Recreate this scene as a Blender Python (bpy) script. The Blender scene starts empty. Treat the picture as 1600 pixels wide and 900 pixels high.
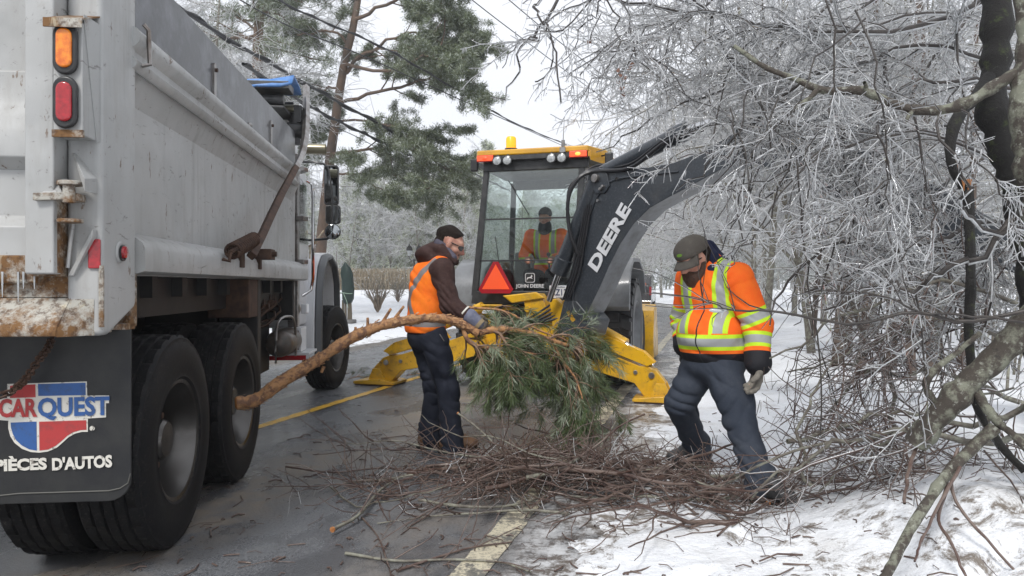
import bpy, bmesh, math, random
import numpy as np
from mathutils import Vector, Matrix
# ------------------------------------------------------------ camera, sky, sun
H, F, HY = 1.28, 1155.0, 447.0          # eye height, focal length in photo pixels, horizon row
S = bpy.context.scene
COL = S.collection
cam = bpy.data.objects.new('camera', bpy.data.cameras.new('camera')); COL.objects.link(cam)
cam.location = (0, 0, H); cam.rotation_euler = (math.pi/2, 0, 0)
cam.data.lens = F/1600*36; cam.data.sensor_width = 36; cam.data.shift_y = -(450-HY)/1600
cam.data.clip_start = 0.05; cam.data.clip_end = 3000
S.camera = cam
S.view_settings.view_transform = 'Standard'; S.view_settings.look = 'None'
S.view_settings.exposure = 0.78
S.cycles.volume_bounces = 2; S.view_settings.gamma = 1
W = bpy.data.worlds.new('World'); S.world = W; W.use_nodes = True
nt = W.node_tree; N = nt.nodes; bg = N['Background']
sky = N.new('ShaderNodeTexSky'); sky.sky_type = 'NISHITA'; sky.sun_disc = False
sky.sun_elevation = math.radians(48); sky.sun_rotation = math.radians(200)
sky.air_density = 1.0; sky.dust_density = 3.0
hs = N.new('ShaderNodeHueSaturation'); hs.inputs['Saturation'].default_value = 0.12
mx = N.new('ShaderNodeMixRGB'); mx.inputs[0].default_value = 0.86
tc = N.new('ShaderNodeTexCoord'); no = N.new('ShaderNodeTexNoise'); no.inputs['Scale'].default_value = 1.6
no.inputs['Detail'].default_value = 3; no.inputs['Roughness'].default_value = .45
cr = N.new('ShaderNodeValToRGB')
cr.color_ramp.elements[0].position = .3; cr.color_ramp.elements[0].color = (6.6, 6.9, 7.55, 1)
cr.color_ramp.elements[1].position = .75; cr.color_ramp.elements[1].color = (7.9, 8.1, 8.6, 1)
nt.links.new(sky.outputs[0], hs.inputs['Color']); nt.links.new(hs.outputs[0], mx.inputs[1])
nt.links.new(tc.outputs['Generated'], no.inputs['Vector']); nt.links.new(no.outputs[0], cr.inputs[0])
nt.links.new(cr.outputs[0], mx.inputs[2]); nt.links.new(mx.outputs[0], bg.inputs[0])
bg.inputs[1].default_value = 0.085
sun = bpy.data.objects.new('sun', bpy.data.lights.new('sun', 'SUN')); COL.objects.link(sun)
sun.data.energy = 1.5; sun.data.angle = math.radians(13); sun.data.color = (1, .97, .93)
sun.rotation_euler = (math.radians(42), 0, math.radians(-20+180-200+20))
SD = Vector((math.sin(math.radians(200))*math.cos(math.radians(48)), math.cos(math.radians(200))*math.cos(math.radians(48)), math.sin(math.radians(48))))
sun.rotation_euler = SD.to_track_quat('Z', 'Y').to_euler()

# ------------------------------------------------------------ helpers
rad = math.radians
class Fr:                                # a thing's frame: place + heading, and rays from the eye into it
    def __init__(s, loc, deg):
        s.o = np.array(loc, float); a = rad(deg); s.c = math.cos(a); s.s = math.sin(a); s.deg = deg
    def l(s, p):
        v = np.array(p, float)-s.o; return np.array([s.c*v[0]+s.s*v[1], -s.s*v[0]+s.c*v[1], v[2]])
    def w(s, p):
        return np.array([s.c*p[0]-s.s*p[1], s.s*p[0]+s.c*p[1], p[2]])+s.o
    def hit(s, px, py, ax, val):
        c0 = s.l((0, 0, H)); r = np.array([(px-800)/F, 1.0, (HY-py)/F]); d = s.l(r+s.o)
        return c0+(val-c0[ax])/d[ax]*d
def P(px, py, d): return np.array([(px-800)/F*d, d, H+(HY-py)/F*d])

def lerp(a, b, t): return a+(b-a)*t
class MB:                                # mesh builder
    def __init__(s): s.v = []; s.f = []; s.m = []; s.n = 0
    def add(s, vs, fs, m=0):
        vs = np.asarray(vs, float).reshape(-1, 3)
        s.v.append(vs); s.f.extend([tuple(i+s.n for i in f) for f in fs]); s.m.extend([m]*len(fs)); s.n += len(vs); return s
    def box(s, x0, x1, y0, y1, z0, z1, m=0):
        v = [(x, y, z) for z in (z0, z1) for y in (y0, y1) for x in (x0, x1)]
        return s.add(v, [(0, 2, 3, 1), (4, 5, 7, 6), (0, 1, 5, 4), (2, 6, 7, 3), (0, 4, 6, 2), (1, 3, 7, 5)], m)
    def hexa(s, a, b, m=0):              # two quads joined
        v = list(a)+list(b); return s.add(v, [(3, 2, 1, 0), (4, 5, 6, 7)]+[(i, (i+1) % 4, 4+(i+1) % 4, 4+i) for i in range(4)], m)
    def prism(s, pts, ext, m=0):
        n = len(pts); p = np.asarray(pts, float); v = np.vstack([p, p+np.asarray(ext, float)])
        return s.add(v, [tuple(range(n-1, -1, -1)), tuple(range(n, 2*n))]+[(i, (i+1) % n, n+(i+1) % n, n+i) for i in range(n)], m)
    def tube(s, pts, rs, k=8, m=0, caps=True):
        p = np.asarray(pts, float); n = len(p); r = np.broadcast_to(np.asarray(rs, float), (n,))
        v, f = tube_arrays(p[None], r[None], k)
        fs = [tuple(q) for q in f]
        if caps: fs += [tuple(range(k-1, -1, -1)), tuple(range((n-1)*k, n*k))]
        return s.add(v, fs, m)
    def lathe(s, prof, c=(0, 0, 0), ax=(0, 0, 1), k=24, m=0, caps=False, closed=False):
        a = Vector(ax).normalized(); u = a.orthogonal().normalized(); w = a.cross(u); c = Vector(c); v = []; n = len(prof)
        for r, h in prof:
            for i in range(k):
                t = 2*math.pi*i/k; v.append(c+a*h+u*(r*math.cos(t))+w*(r*math.sin(t)))
        f = [(j*k+i, j*k+(i+1) % k, (j+1)*k+(i+1) % k, (j+1)*k+i) for j in range(n-1) for i in range(k)]
        if closed: f += [((n-1)*k+i, (n-1)*k+(i+1) % k, (i+1) % k, i) for i in range(k)]
        if caps: f += [tuple(range(k-1, -1, -1)), tuple(range((n-1)*k, n*k))]
        return s.add(v, f, m)
    def cyl(s, a, b, r, k=12, m=0, r2=None):
        a = Vector(a); b = Vector(b); d = b-a
        return s.lathe([(r, 0), (r if r2 is None else r2, d.length)], a, d, k, m, caps=True)
    def ball(s, c, r, k=12, m=0, sc=(1, 1, 1)):
        prof = [(max(1e-4, math.sin(math.pi*j/(k//2+1))), -math.cos(math.pi*j/(k//2+1))) for j in range(k//2+2)]
        t = MB().lathe(prof, (0, 0, 0), (0, 0, 1), k); v = np.vstack(t.v)*np.array(sc)*r+np.array(c)
        return s.add(v, t.f, m)

def tube_arrays(Pn, Rn, k):              # (N,n,3),(N,n) -> verts, quads
    Pn = np.asarray(Pn, float); Nn, n, _ = Pn.shape
    T = np.empty_like(Pn); T[:, 1:-1] = Pn[:, 2:]-Pn[:, :-2]; T[:, 0] = Pn[:, 1]-Pn[:, 0]; T[:, -1] = Pn[:, -1]-Pn[:, -2]
    T /= np.linalg.norm(T, axis=2, keepdims=True)+1e-9
    ref = np.where(np.abs((Pn[:, -1]-Pn[:, 0])[:, 2:3]) > .9*np.linalg.norm(Pn[:, -1]-Pn[:, 0], axis=1, keepdims=True), [[1., 0, 0]], [[0., 0, 1]])[:, None, :]
    U = np.cross(T, np.broadcast_to(ref, T.shape)); U /= np.linalg.norm(U, axis=2, keepdims=True)+1e-9; V = np.cross(T, U)
    a = np.arange(k)*2*math.pi/k
    ring = Pn[:, :, None, :]+Rn[:, :, None, None]*(np.cos(a)[None, None, :, None]*U[:, :, None, :]+np.sin(a)[None, None, :, None]*V[:, :, None, :])
    base = (np.arange(Nn)*n*k)[:, None, None]; j = (np.arange(n-1)*k)[None, :, None]; i = np.arange(k)[None, None, :]; i2 = (i+1) % k
    q = np.stack([base+j+i, base+j+i2, base+j+k+i2, base+j+k+i], -1).reshape(-1, 4)
    return ring.reshape(-1, 3), q

def link(name, data, parent=None, loc=None):
    o = bpy.data.objects.new(name, data); COL.objects.link(o)
    if parent: o.parent = parent
    if loc is not None: o.location = loc
    return o
def fast_mesh(name, v, quads, mi=None, smooth=True):   # uniform faces from numpy
    me = bpy.data.meshes.new(name); v = np.asarray(v, np.float32); q = np.asarray(quads, np.int32); k = q.shape[1]
    me.vertices.add(len(v)); me.vertices.foreach_set('co', v.ravel()); me.loops.add(q.size); me.loops.foreach_set('vertex_index', q.ravel())
    me.polygons.add(len(q)); me.polygons.foreach_set('loop_start', np.arange(0, q.size, k, dtype=np.int32))
    if mi is not None: me.polygons.foreach_set('material_index', np.asarray(mi, np.int32))
    me.update(calc_edges=True); me.validate()
    me.polygons.foreach_set('use_smooth', np.full(len(q), smooth)); return me
def obj(name, mb, mats, parent=None, bevel=0, ang=38, loc=None, segs=2):
    me = bpy.data.meshes.new(name); me.from_pydata(np.vstack(mb.v).tolist(), [], mb.f)
    for m in (mats if isinstance(mats, (list, tuple)) else [mats]): me.materials.append(m)
    me.polygons.foreach_set('material_index', mb.m); me.update()
    bm = bmesh.new(); bm.from_mesh(me); bmesh.ops.recalc_face_normals(bm, faces=bm.faces); bm.to_mesh(me); bm.free()
    me.polygons.foreach_set('use_smooth', [True]*len(me.polygons)); me.set_sharp_from_angle(angle=rad(ang))
    o = link(name, me, parent, loc)
    if bevel:
        b = o.modifiers.new('bevel', 'BEVEL'); b.width = bevel; b.segments = segs; b.limit_method = 'ANGLE'; b.angle_limit = rad(40); b.harden_normals = True
    return o
def tag(o, label=None, cat=None, group=None, kind=None):
    if label: o['label'] = label
    if cat: o['category'] = cat
    if group: o['group'] = group
    if kind: o['kind'] = kind
    return o
def thing(name, loc, label, cat, rot=0, group=None):
    o = link(name, None, loc=loc); o.rotation_euler = (0, 0, rad(rot)); return tag(o, label, cat, group)
def dup(o, parent=None):
    c = o.copy(); COL.objects.link(c)
    if parent: c.parent = parent
    for ch in list(o.children): dup(ch, c)
    return c
def text_mesh(name, body, size, M4, mat_, parent, ext=.002, sx=1, off=0, shear=0, align='CENTER'):
    cu = bpy.data.curves.new(name, 'FONT'); cu.body = body; cu.size = size; cu.extrude = ext; cu.offset = off; cu.align_x = align; cu.align_y = 'CENTER'
    cu.shear = shear; cu.resolution_u = 3
    o = link(name, cu); dg = bpy.context.evaluated_depsgraph_get(); me = bpy.data.meshes.new_from_object(o.evaluated_get(dg))
    bpy.data.objects.remove(o); me.transform(M4 @ Matrix.Diagonal((sx, 1, 1, 1))); me.materials.clear(); me.materials.append(mat_)
    return link(name, me, parent)
def basis(o, x, y):                      # matrix whose local x,y go along given directions
    x = Vector(x).normalized(); z = x.cross(Vector(y)).normalized(); y = z.cross(x)
    return Matrix(((x[0], y[0], z[0], o[0]), (x[1], y[1], z[1], o[1]), (x[2], y[2], z[2], o[2]), (0, 0, 0, 1)))
def spline(pts, n):                      # catmull-rom through points (any dims) -> n samples
    p = np.asarray(pts, float); m = len(p); q = np.vstack([2*p[0]-p[1], p, 2*p[-1]-p[-2]]); t = np.linspace(0, m-1-1e-6, n); i = t.astype(int); u = (t-i)[:, None]
    a, b, c, d = q[i], q[i+1], q[i+2], q[i+3]
    return .5*((2*b)+(-a+c)*u+(2*a-5*b+4*c-d)*u**2+(-a+3*b-3*c+d)*u**3)

# ------------------------------------------------------------ materials
def rgba(c): return (c, c, c, 1) if isinstance(c, (int, float)) else (*c, 1)
class Mt:
    def __init__(s, name, col, rough=.6, metal=0, spec=.5, coat=0, coord='Object'):
        s.m = bpy.data.materials.new(name); s.m.use_nodes = True; s.t = s.m.node_tree; s.b = s.t.nodes['Principled BSDF']
        s.b.inputs['Base Color'].default_value = rgba(col); s.b.inputs['Roughness'].default_value = rough; s.b.inputs['Metallic'].default_value = metal
        s.b.inputs['Specular IOR Level'].default_value = spec; s.b.inputs['Coat Weight'].default_value = coat; s.b.inputs['Coat Roughness'].default_value = .08
        tc = s.t.nodes.new('ShaderNodeTexCoord'); s.co = tc.outputs[coord]; s.tc = tc; s.col = None; s.c0 = rgba(col); s.r0 = rough; s.rg = None; s.bp = None
    def n(s, ty, **k):
        x = s.t.nodes.new(ty)
        for a, b in k.items():
            if a.startswith('i_'): x.inputs[a[2:].replace('_', ' ')].default_value = b
            else: setattr(x, a, b)
        return x
    def l(s, a, b): s.t.links.new(a, b)
    def noise(s, scale, detail=4, rough=.6, sv=(1, 1, 1), dist=0, lo=.4, hi=.6):
        mp = s.n('ShaderNodeMapping'); mp.inputs['Scale'].default_value = sv; s.l(s.co, mp.inputs[0])
        x = s.n('ShaderNodeTexNoise', i_Scale=scale, i_Detail=detail, i_Roughness=rough, i_Distortion=dist); s.l(mp.outputs[0], x.inputs['Vector'])
        return s.ramp(x.outputs[0], lo, hi)
    def ramp(s, v, lo, hi, a=0., b=1.):
        x = s.n('ShaderNodeMapRange', i_From_Min=lo, i_From_Max=hi, i_To_Min=a, i_To_Max=b); s.l(v, x.inputs[0]); return x.outputs[0]
    def math(s, op, a, b=0.):
        x = s.n('ShaderNodeMath', operation=op)
        for i, q in enumerate((a, b)):
            if isinstance(q, (int, float)): x.inputs[i].default_value = q
            else: s.l(q, x.inputs[i])
        return x.outputs[0]
    def sep(s):
        x = s.n('ShaderNodeSeparateXYZ'); s.l(s.co, x.inputs[0]); return x.outputs
    def mix(s, fac, c, rough=None, amt=1.):
        if amt != 1: fac = s.math('MULTIPLY', fac, amt)
        x = s.n('ShaderNodeMixRGB'); s.l(fac, x.inputs[0])
        if s.col: s.l(s.col, x.inputs[1])
        else: x.inputs[1].default_value = s.c0
        x.inputs[2].default_value = rgba(c); s.col = x.outputs[0]; s.l(s.col, s.b.inputs['Base Color'])
        if rough is not None:
            y = s.n('ShaderNodeMix'); s.l(fac, y.inputs[0])
            if s.rg: s.l(s.rg, y.inputs[2])
            else: y.inputs[2].default_value = s.r0
            y.inputs[3].default_value = rough; s.rg = y.outputs[0]; s.l(s.rg, s.b.inputs['Roughness'])
        return s
    def bump(s, v, strength=.3, dist=.01):
        x = s.n('ShaderNodeBump', i_Strength=strength, i_Distance=dist); s.l(v, x.inputs['Height'])
        if s.bp: s.l(s.bp, x.inputs['Normal'])
        s.bp = x.outputs[0]; s.l(s.bp, s.b.inputs['Normal']); return s
def pm(name, col, rough=.6, var=None, vs=6, vlo=.35, vhi=.65, bs=0, bstr=.2, bdist=.004, **k):
    m = Mt(name, col, rough, **k)
    if var is not None: m.mix(m.noise(vs, 5, .65, lo=vlo, hi=vhi), var)
    if bs: m.bump(m.noise(bs, 4, .6, lo=0, hi=1), bstr, bdist)
    return m.m
# ------------------------------------------------------------ materials used by the vehicles and people
def paint_truck():
    m = Mt('truck_paint', (.45, .455, .45), .36, spec=.5)
    m.mix(m.noise(1.1, 4, .6, (1, 1, .8), lo=.3, hi=.75), (.33, .335, .33), .5)
    m.mix(m.noise(7, 5, .7, (1, 1, .07), lo=.52, hi=.78), (.19, .18, .165), .6, .6)     # run streaks
    m.mix(m.noise(22, 5, .7, (1, 1, .35), lo=.63, hi=.67), (.13, .075, .04), .8, .85)     # rust pits
    m.mix(m.noise(5, 6, .75, (1, 1, 1), lo=.62, hi=.8), (.2, .15, .1), .8, .5)
    m.mix(m.noise(18, 6, .8, (1, .25, 1), dist=1.2, lo=.61, hi=.64), (.13, .12, .11), .7, .7); m.mix(m.noise(3, 6, .75, (1, 1, .25), lo=.54, hi=.72), (.26, .245, .22), .65, .5); m.mix(m.noise(.9, 5, .7, (1, .5, .6), lo=.55, hi=.8), (.33, .32, .30), .6, .6)
    m.bump(m.noise(2.2, 3, .5, lo=0, hi=1), .6, .06); m.bump(m.noise(60, 3, .6, lo=0, hi=1), .05, .002)
    return m.m
def paint_rust():
    m = Mt('rusty_truck_paint', (.40, .385, .34), .5)
    m.mix(m.noise(6, 7, .75, lo=.44, hi=.56), (.17, .085, .03), .85)
    m.mix(m.noise(30, 6, .7, lo=.5, hi=.6), (.07, .035, .018), .9, .75)
    m.mix(m.noise(14, 5, .7, (1, 1, .2), lo=.62, hi=.7), (.6, .55, .4), .5, .5)
    m.bump(m.noise(40, 6, .7, lo=0, hi=1), .5, .006); return m.m
M = {}
M['truck'] = paint_truck(); M['rust'] = paint_rust()
M['dark_paint'] = pm('underbody_black', (.008, .008, .009), .6, (.022, .02, .018), 5)
def rubber():
    m = Mt('tyre_rubber', (.007, .007, .008), .62, spec=.2); m.mix(m.noise(4, 6, .7, lo=.52, hi=.8), (.026, .024, .021), .75)
    m.mix(m.noise(60, 4, .7, lo=.55, hi=.75), (.09, .08, .07), .8, .5); m.bump(m.noise(80, 4, lo=0, hi=1), .25, .003); return m.m
M['tyre'] = rubber()
M['rubber'] = pm('black_rubber', (.012, .012, .013), .35, (.03, .03, .03), 20)
M['rim'] = pm('wheel_steel', (.13, .125, .12), .26, (.04, .036, .032), 2.5, metal=.8, bs=60)
M['steel'] = pm('worn_steel', (.34, .33, .32), .3, (.12, .09, .07), 9, .4, .75, metal=.85, bs=25)
M['rusty'] = pm('rusty_steel', (.10, .055, .035), .7, (.045, .025, .018), 14, metal=.3, bs=50, bstr=.5)
M['plank'] = pm('wet_dark_board', (.045, .048, .055), .28, (.16, .17, .19), 5, .45, .8, bs=12, bstr=.3)
M['flap'] = pm('mudflap_rubber', (.012, .013, .015), .55, (.032, .032, .03), 5, .4, .75, bs=40)
M['amber'] = pm('amber_lens', (.85, .26, .015), .2, (.6, .12, .01), 40, coat=.6)
M['red'] = pm('red_lens', (.42, .012, .02), .22, (.26, .01, .015), 60, coat=.6)
M['white'] = pm('white_paint', (.62, .63, .65), .3, (.45, .45, .45), 4, .5, .8, coat=.4)
M['cream'] = pm('cream_duct', (.45, .38, .27), .6, (.2, .14, .08), 8)
M['chrome'] = pm('chrome', (.6, .6, .6), .08, metal=1)
M['mirror'] = pm('mirror_glass', (.35, .37, .38), .03, metal=1)
M['blue_tarp'] = pm('blue_tarp', (.05, .19, .5), .45, (.16, .3, .6), 9, bs=18, bstr=.6)
M['logo_red'] = pm('print_red', (.42, .04, .04), .5, (.2, .05, .05), 30, .5, .8); M['logo_blue'] = pm('print_blue', (.03, .10, .30), .5, (.04, .06, .1), 30, .5, .8)
M['logo_white'] = pm('print_white', (.66, .64, .58), .5, (.25, .23, .2), 45, .58, .66)
def yellow():
    m = Mt('machine_yellow', (.68, .38, .012), .3, coat=.3); m.mix(m.noise(4, 5, .7, lo=.45, hi=.75), (.40, .22, .02), .55)
    m.mix(m.noise(16, 6, .75, lo=.60, hi=.67), (.09, .055, .025), .85, .85); m.mix(m.noise(3, 5, .7, lo=.56, hi=.72), (.13, .10, .06), .8, .65); return m.m
M['yellow'] = yellow()
M['yellow_clean'] = pm('roof_yellow', (.66, .35, .015), .28, (.5, .25, .012), 3, coat=.5)
def boomgrey():
    m = Mt('boom_grey', (.020, .025, .032), .36, coat=.25); m.mix(m.noise(50, 4, .6, lo=.5, hi=.7), (.060, .070, .082), .3, .7)
    m.mix(m.noise(3, 5, .7, lo=.5, hi=.7), (.05, .05, .05), .6, .6); m.bump(m.noise(120, 2, lo=0, hi=1), .15, .002); return m.m
M['boom'] = boomgrey()
M['boom_light'] = pm('boom_pale_grey', (.16, .17, .18), .4, (.07, .07, .07), 5, .4, .7)  # paler grey, set on the lower face of the boom
M['hose'] = pm('hydraulic_hose', (.012, .012, .014), .4)
M['cabblack'] = pm('cab_frame_black', (.02, .021, .022), .42, (.05, .05, .05), 8)
M['fendergrey'] = pm('fender_grey', (.20, .21, .22), .35, (.13, .135, .14), 5, coat=.3)
M['orange_tri'] = pm('triangle_orange', (.95, .10, .02), .45, coat=.3); M['dark_red'] = pm('triangle_border', (.33, .012, .02), .25, coat=.4)
M['lens'] = pm('lamp_glass', (.5, .52, .52), .1, (.25, .26, .27), 50, coat=.8)
M['plate'] = pm('plate_white', (.62, .64, .66), .4); M['ink'] = pm('plate_ink', (.02, .03, .10), .5)
def glow(name, c, s):
    m = Mt(name, c, .25); m.b.inputs['Emission Color'].default_value = (*c, 1); m.b.inputs['Emission Strength'].default_value = s; return m.m
M['beacon'] = glow('lit_amber_beacon', (1, .33, .01), .55); M['redlit'] = glow('lit_red_lamp', (.9, .10, .03), .25); M['hot'] = glow('lit_bulb', (1, .28, .05), 1.3)
def glassm(name, tint, refl=.12, rough=.02):
    m = bpy.data.materials.new(name); m.use_nodes = True; t = m.node_tree; t.nodes.remove(t.nodes['Principled BSDF']); o = t.nodes['Material Output']
    a = t.nodes.new('ShaderNodeBsdfTransparent'); a.inputs[0].default_value = (*tint, 1); g = t.nodes.new('ShaderNodeBsdfGlossy'); g.inputs['Roughness'].default_value = rough
    f = t.nodes.new('ShaderNodeFresnel'); f.inputs[0].default_value = 1.5; ad = t.nodes.new('ShaderNodeMath'); ad.operation = 'ADD'; ad.inputs[1].default_value = refl; ad.use_clamp = True
    x = t.nodes.new('ShaderNodeMixShader'); t.links.new(f.outputs[0], ad.inputs[0]); t.links.new(ad.outputs[0], x.inputs[0]); t.links.new(a.outputs[0], x.inputs[1]); t.links.new(g.outputs[0], x.inputs[2]); t.links.new(x.outputs[0], o.inputs[0]); return m
M['glass'] = glassm('cab_glass', (.93, .98, .96), .06)
# ------------------------------------------------------------ ground, road, markings
TH = rad(15.1); W0 = np.array([-1.075, 0.0])
SC, RC = 31.0, 95.0                       # the road runs straight for SC metres, then bends left
def road_pt(u, s):
    u = np.asarray(u, float); s = np.asarray(s, float); s1 = np.minimum(s, SC); a = np.maximum(s-SC, 0)/RC
    t = np.array([math.sin(TH), math.cos(TH)]); n = np.array([math.cos(TH), -math.sin(TH)])
    x = W0[0]+t[0]*s1+n[0]*u; y = W0[1]+t[1]*s1+n[1]*u
    fx = RC*np.sin(a); fy = -(RC)*(1-np.cos(a))                      # along t, along n
    x = x+t[0]*fx+n[0]*fy-u*n[0]+u*(n[0]*np.cos(a)+t[0]*np.sin(a)); y = y+t[1]*fx+n[1]*fy-u*n[1]+u*(n[1]*np.cos(a)+t[1]*np.sin(a))
    return x, y
def road_u(x, y):
    t = np.array([math.sin(TH), math.cos(TH)]); n = np.array([math.cos(TH), -math.sin(TH)])
    dx = x-W0[0]; dy = y-W0[1]; s = dx*t[0]+dy*t[1]; u = dx*n[0]+dy*n[1]
    cs = s-SC; cu = u+RC; r = np.hypot(cs, cu)                       # arc centre at u=-RC, s=SC
    return np.where(cs > 0, r-RC, u), s
_G = {}
def vnoise(x, y, seed=0):
    if seed not in _G: _G[seed] = np.random.RandomState(seed).rand(64, 64)
    g = _G[seed]; x = np.asarray(x, float); y = np.asarray(y, float); i = np.floor(x).astype(int); j = np.floor(y).astype(int); a = x-i; b = y-j
    a = a*a*(3-2*a); b = b*b*(3-2*b); G = lambda p, q: g[p % 64, q % 64]
    return G(i, j)*(1-a)*(1-b)+G(i+1, j)*a*(1-b)+G(i, j+1)*(1-a)*b+G(i+1, j+1)*a*b
def fbm(x, y, seed=0, o=4):
    return sum(vnoise(x*2**k, y*2**k, seed+k)/2**k for k in range(o))/sum(1/2**k for k in range(o))
def sstep(a, b, x): t = np.clip((x-a)/(b-a), 0, 1); return t*t*(3-2*t)
FOOT = [(.75+.33*i+.06*math.sin(i*2.1), 3.1+.28*i+.12*(i % 2)+.1*math.sin(i*1.7), .9+.3*math.sin(i)) for i in range(7)]+[(1.0+.05*i, 4.0+.42*i, 1.4+.2*math.sin(2*i)) for i in range(6)]+[(1.25+.2*i, 2.75+.1*math.sin(3*i), .2*i) for i in range(4)]
def ground_z(x, y):
    u, s = road_u(x, y); e = .75*(fbm(x*1.0, y*1.0, 3)-.5)+.70*(fbm(x*6, y*6, 5)-.5)
    right = sstep(.30, .78, u+e); left = sstep(6.15, 6.5, -u+e*.6)
    z = -.05+.075*np.maximum(right, left)+.05*(fbm(x*2.2, y*2.2, 9)-.5)*right+.02*(fbm(x*9, y*9, 11)-.5)*np.maximum(right, left)
    z = z+right*(.16*sstep(1.3, 3.2, u)+.55*sstep(4, 22, u))
    z = z+right*.30*np.exp(-(((x-2.25)/.75)**2+((y-3.35)/.85)**2))*(.8+.5*fbm(x*4, y*4, 21))
    z = z+left*(1.15*sstep(16, 62, y)*sstep(6, 14, -u)+.05*(fbm(x*.6, y*.6, 13)-.5))
    for fx_, fy_, fa in FOOT:
        ca, sa = math.cos(fa), math.sin(fa); a_ = ((x-fx_)*ca+(y-fy_)*sa)/.13; b_ = (-(x-fx_)*sa+(y-fy_)*ca)/.055; q_ = a_*a_+b_*b_
        z = z-right*(.055*np.exp(-q_**2)-.012*np.exp(-(q_-2.2)**2))
    return z
xs = np.concatenate([-np.geomspace(3, 500, 60)[::-1], np.linspace(-2.9, 6, 180), np.geomspace(6.1, 500, 60)])
ys = np.concatenate([np.linspace(-6, .9, 10), np.linspace(1.0, 9, 170), np.geomspace(9.1, 60, 110), np.geomspace(62, 900, 40)])
X, Y = np.meshgrid(xs, ys); Z = ground_z(X, Y); ny, nx = X.shape
idx = np.arange(nx*ny).reshape(ny, nx); q = np.stack([idx[:-1, :-1], idx[:-1, 1:], idx[1:, 1:], idx[1:, :-1]], -1).reshape(-1, 4)
me = fast_mesh('ground', np.stack([X, Y, Z], -1).reshape(-1, 3), q)
g = Mt('snow', (.80, .82, .85), .5, spec=.35)
g.mix(g.noise(2.4, 6, .7, lo=.50, hi=.66), (.58, .575, .56), .45, .6)
ga = g.n('ShaderNodeAttribute'); ga.attribute_name = 'dirt'; dn = g.noise(5.5, 8, .8, dist=.6, lo=.30, hi=.80); g.mix(g.ramp(g.math('ADD', dn, ga.outputs['Fac']), .74, .92), (.13, .10, .07), .55, .9)
g.mix(g.noise(45, 4, .7, lo=.66, hi=.71), (.06, .04, .03), .7, .8)
g.bump(g.noise(7, 6, .65, lo=0, hi=1), .6, .05); g.bump(g.noise(60, 4, .6, lo=0, hi=1), .35, .01)
uu_, _s = road_u(X, Y); dirt = np.where(uu_ > 0, .46*np.exp(-np.maximum(uu_-.25, 0)/.42), .42*np.exp(-np.maximum(-uu_-6.2, 0)/.5))+.34*np.exp(-(((X-2.2)/1.0)**2+((Y-2.9)/1.0)**2))+.04+.34*(fbm(X*1.5, Y*1.5, 71)-.42)+.05*np.exp(-((X-1.4)/1.2)**2-((Y-4)/1.5)**2)
at = me.attributes.new('dirt', 'FLOAT', 'POINT'); at.data.foreach_set('value', dirt.astype(np.float32).ravel())
me.materials.append(g.m); tag(link('ground', me), kind='structure')
# the road sheet carries (u, s) as UV
us = np.linspace(-6.5, .75, 60); ss = np.concatenate([np.linspace(-3, 12, 150), np.geomspace(12.2, 190, 90)])
U_, S_ = np.meshgrid(us, ss); RX, RY = road_pt(U_, S_); RZ = .008*(fbm(RX*1.3, RY*1.3, 31)-.5)
rny, rnx = U_.shape; ridx = np.arange(rnx*rny).reshape(rny, rnx); rq = np.stack([ridx[:-1, :-1], ridx[:-1, 1:], ridx[1:, 1:], ridx[1:, :-1]], -1).reshape(-1, 4)
me = fast_mesh('road', np.stack([RX, RY, RZ], -1).reshape(-1, 3), rq)
uvl = me.uv_layers.new(name='uv'); uvs = np.stack([U_, S_], -1).reshape(-1, 2)[rq.ravel()]; uvl.data.foreach_set('uv', uvs.astype(np.float32).ravel())
def band(r, u, c, w, soft, amp=.3, sc=.9):
    n = r.noise(sc, 6, .7, (1, .35, 1), lo=0, hi=1); n2 = r.math('MULTIPLY', r.math('SUBTRACT', n, .5), amp*2)
    d = r.math('ABSOLUTE', r.math('SUBTRACT', r.math('ADD', u, n2), c)); return r.ramp(d, w+soft, w)
r = Mt('wet_asphalt', (.115, .122, .134), .30, spec=.5, coord='UV'); ux, uy, uz = r.sep()
r.mix(r.noise(1.2, 4, .6, lo=.35, hi=.7), (.13, .137, .147), .26)
r.mix(r.noise(110, 3, .7, lo=.50, hi=.58), (.25, .25, .255), .4, .55); r.mix(r.noise(62, 3, .7, lo=.52, hi=.60), (.028, .029, .032), .3, .65)
mud = (.23, .195, .155)
b1 = r.math('MULTIPLY', band(r, ux, -1.72, .16, .34, .35), r.noise(5, 6, .75, lo=.36, hi=.58)); r.mix(b1, mud, .5, .9)
b2 = r.math('MULTIPLY', band(r, ux, -.15, .30, .35, .5), r.noise(3, 6, .75, lo=.32, hi=.66)); r.mix(b2, (.21, .18, .15), .5, .7)
b3 = band(r, ux, .62, .22, .35, .35); r.mix(b3, (.125, .10, .08), .42, .9); b5 = r.math('MULTIPLY', band(r, ux, .65, .35, .3, .5), r.noise(7, 7, .8, lo=.44, hi=.54)); r.mix(b5, (.62, .63, .64), .4, .9)
b4 = band(r, ux, -6.3, .4, .3, .25); r.mix(b4, (.12, .1, .08), .5, .8)
r.mix(r.noise(9, 7, .8, lo=.62, hi=.72), (.22, .20, .17), .6, .5)
r.mix(r.noise(2.2, 5, .6, (1, .5, 1), lo=.47, hi=.60), (.06, .063, .07), .08, .75)     # standing water
r.bump(r.noise(90, 3, .7, lo=0, hi=1), .6, .010); r.bump(r.noise(8, 5, .7, lo=0, hi=1), .12, .01)
me.materials.append(r.m); tag(link('road', me), kind='structure')
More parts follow.
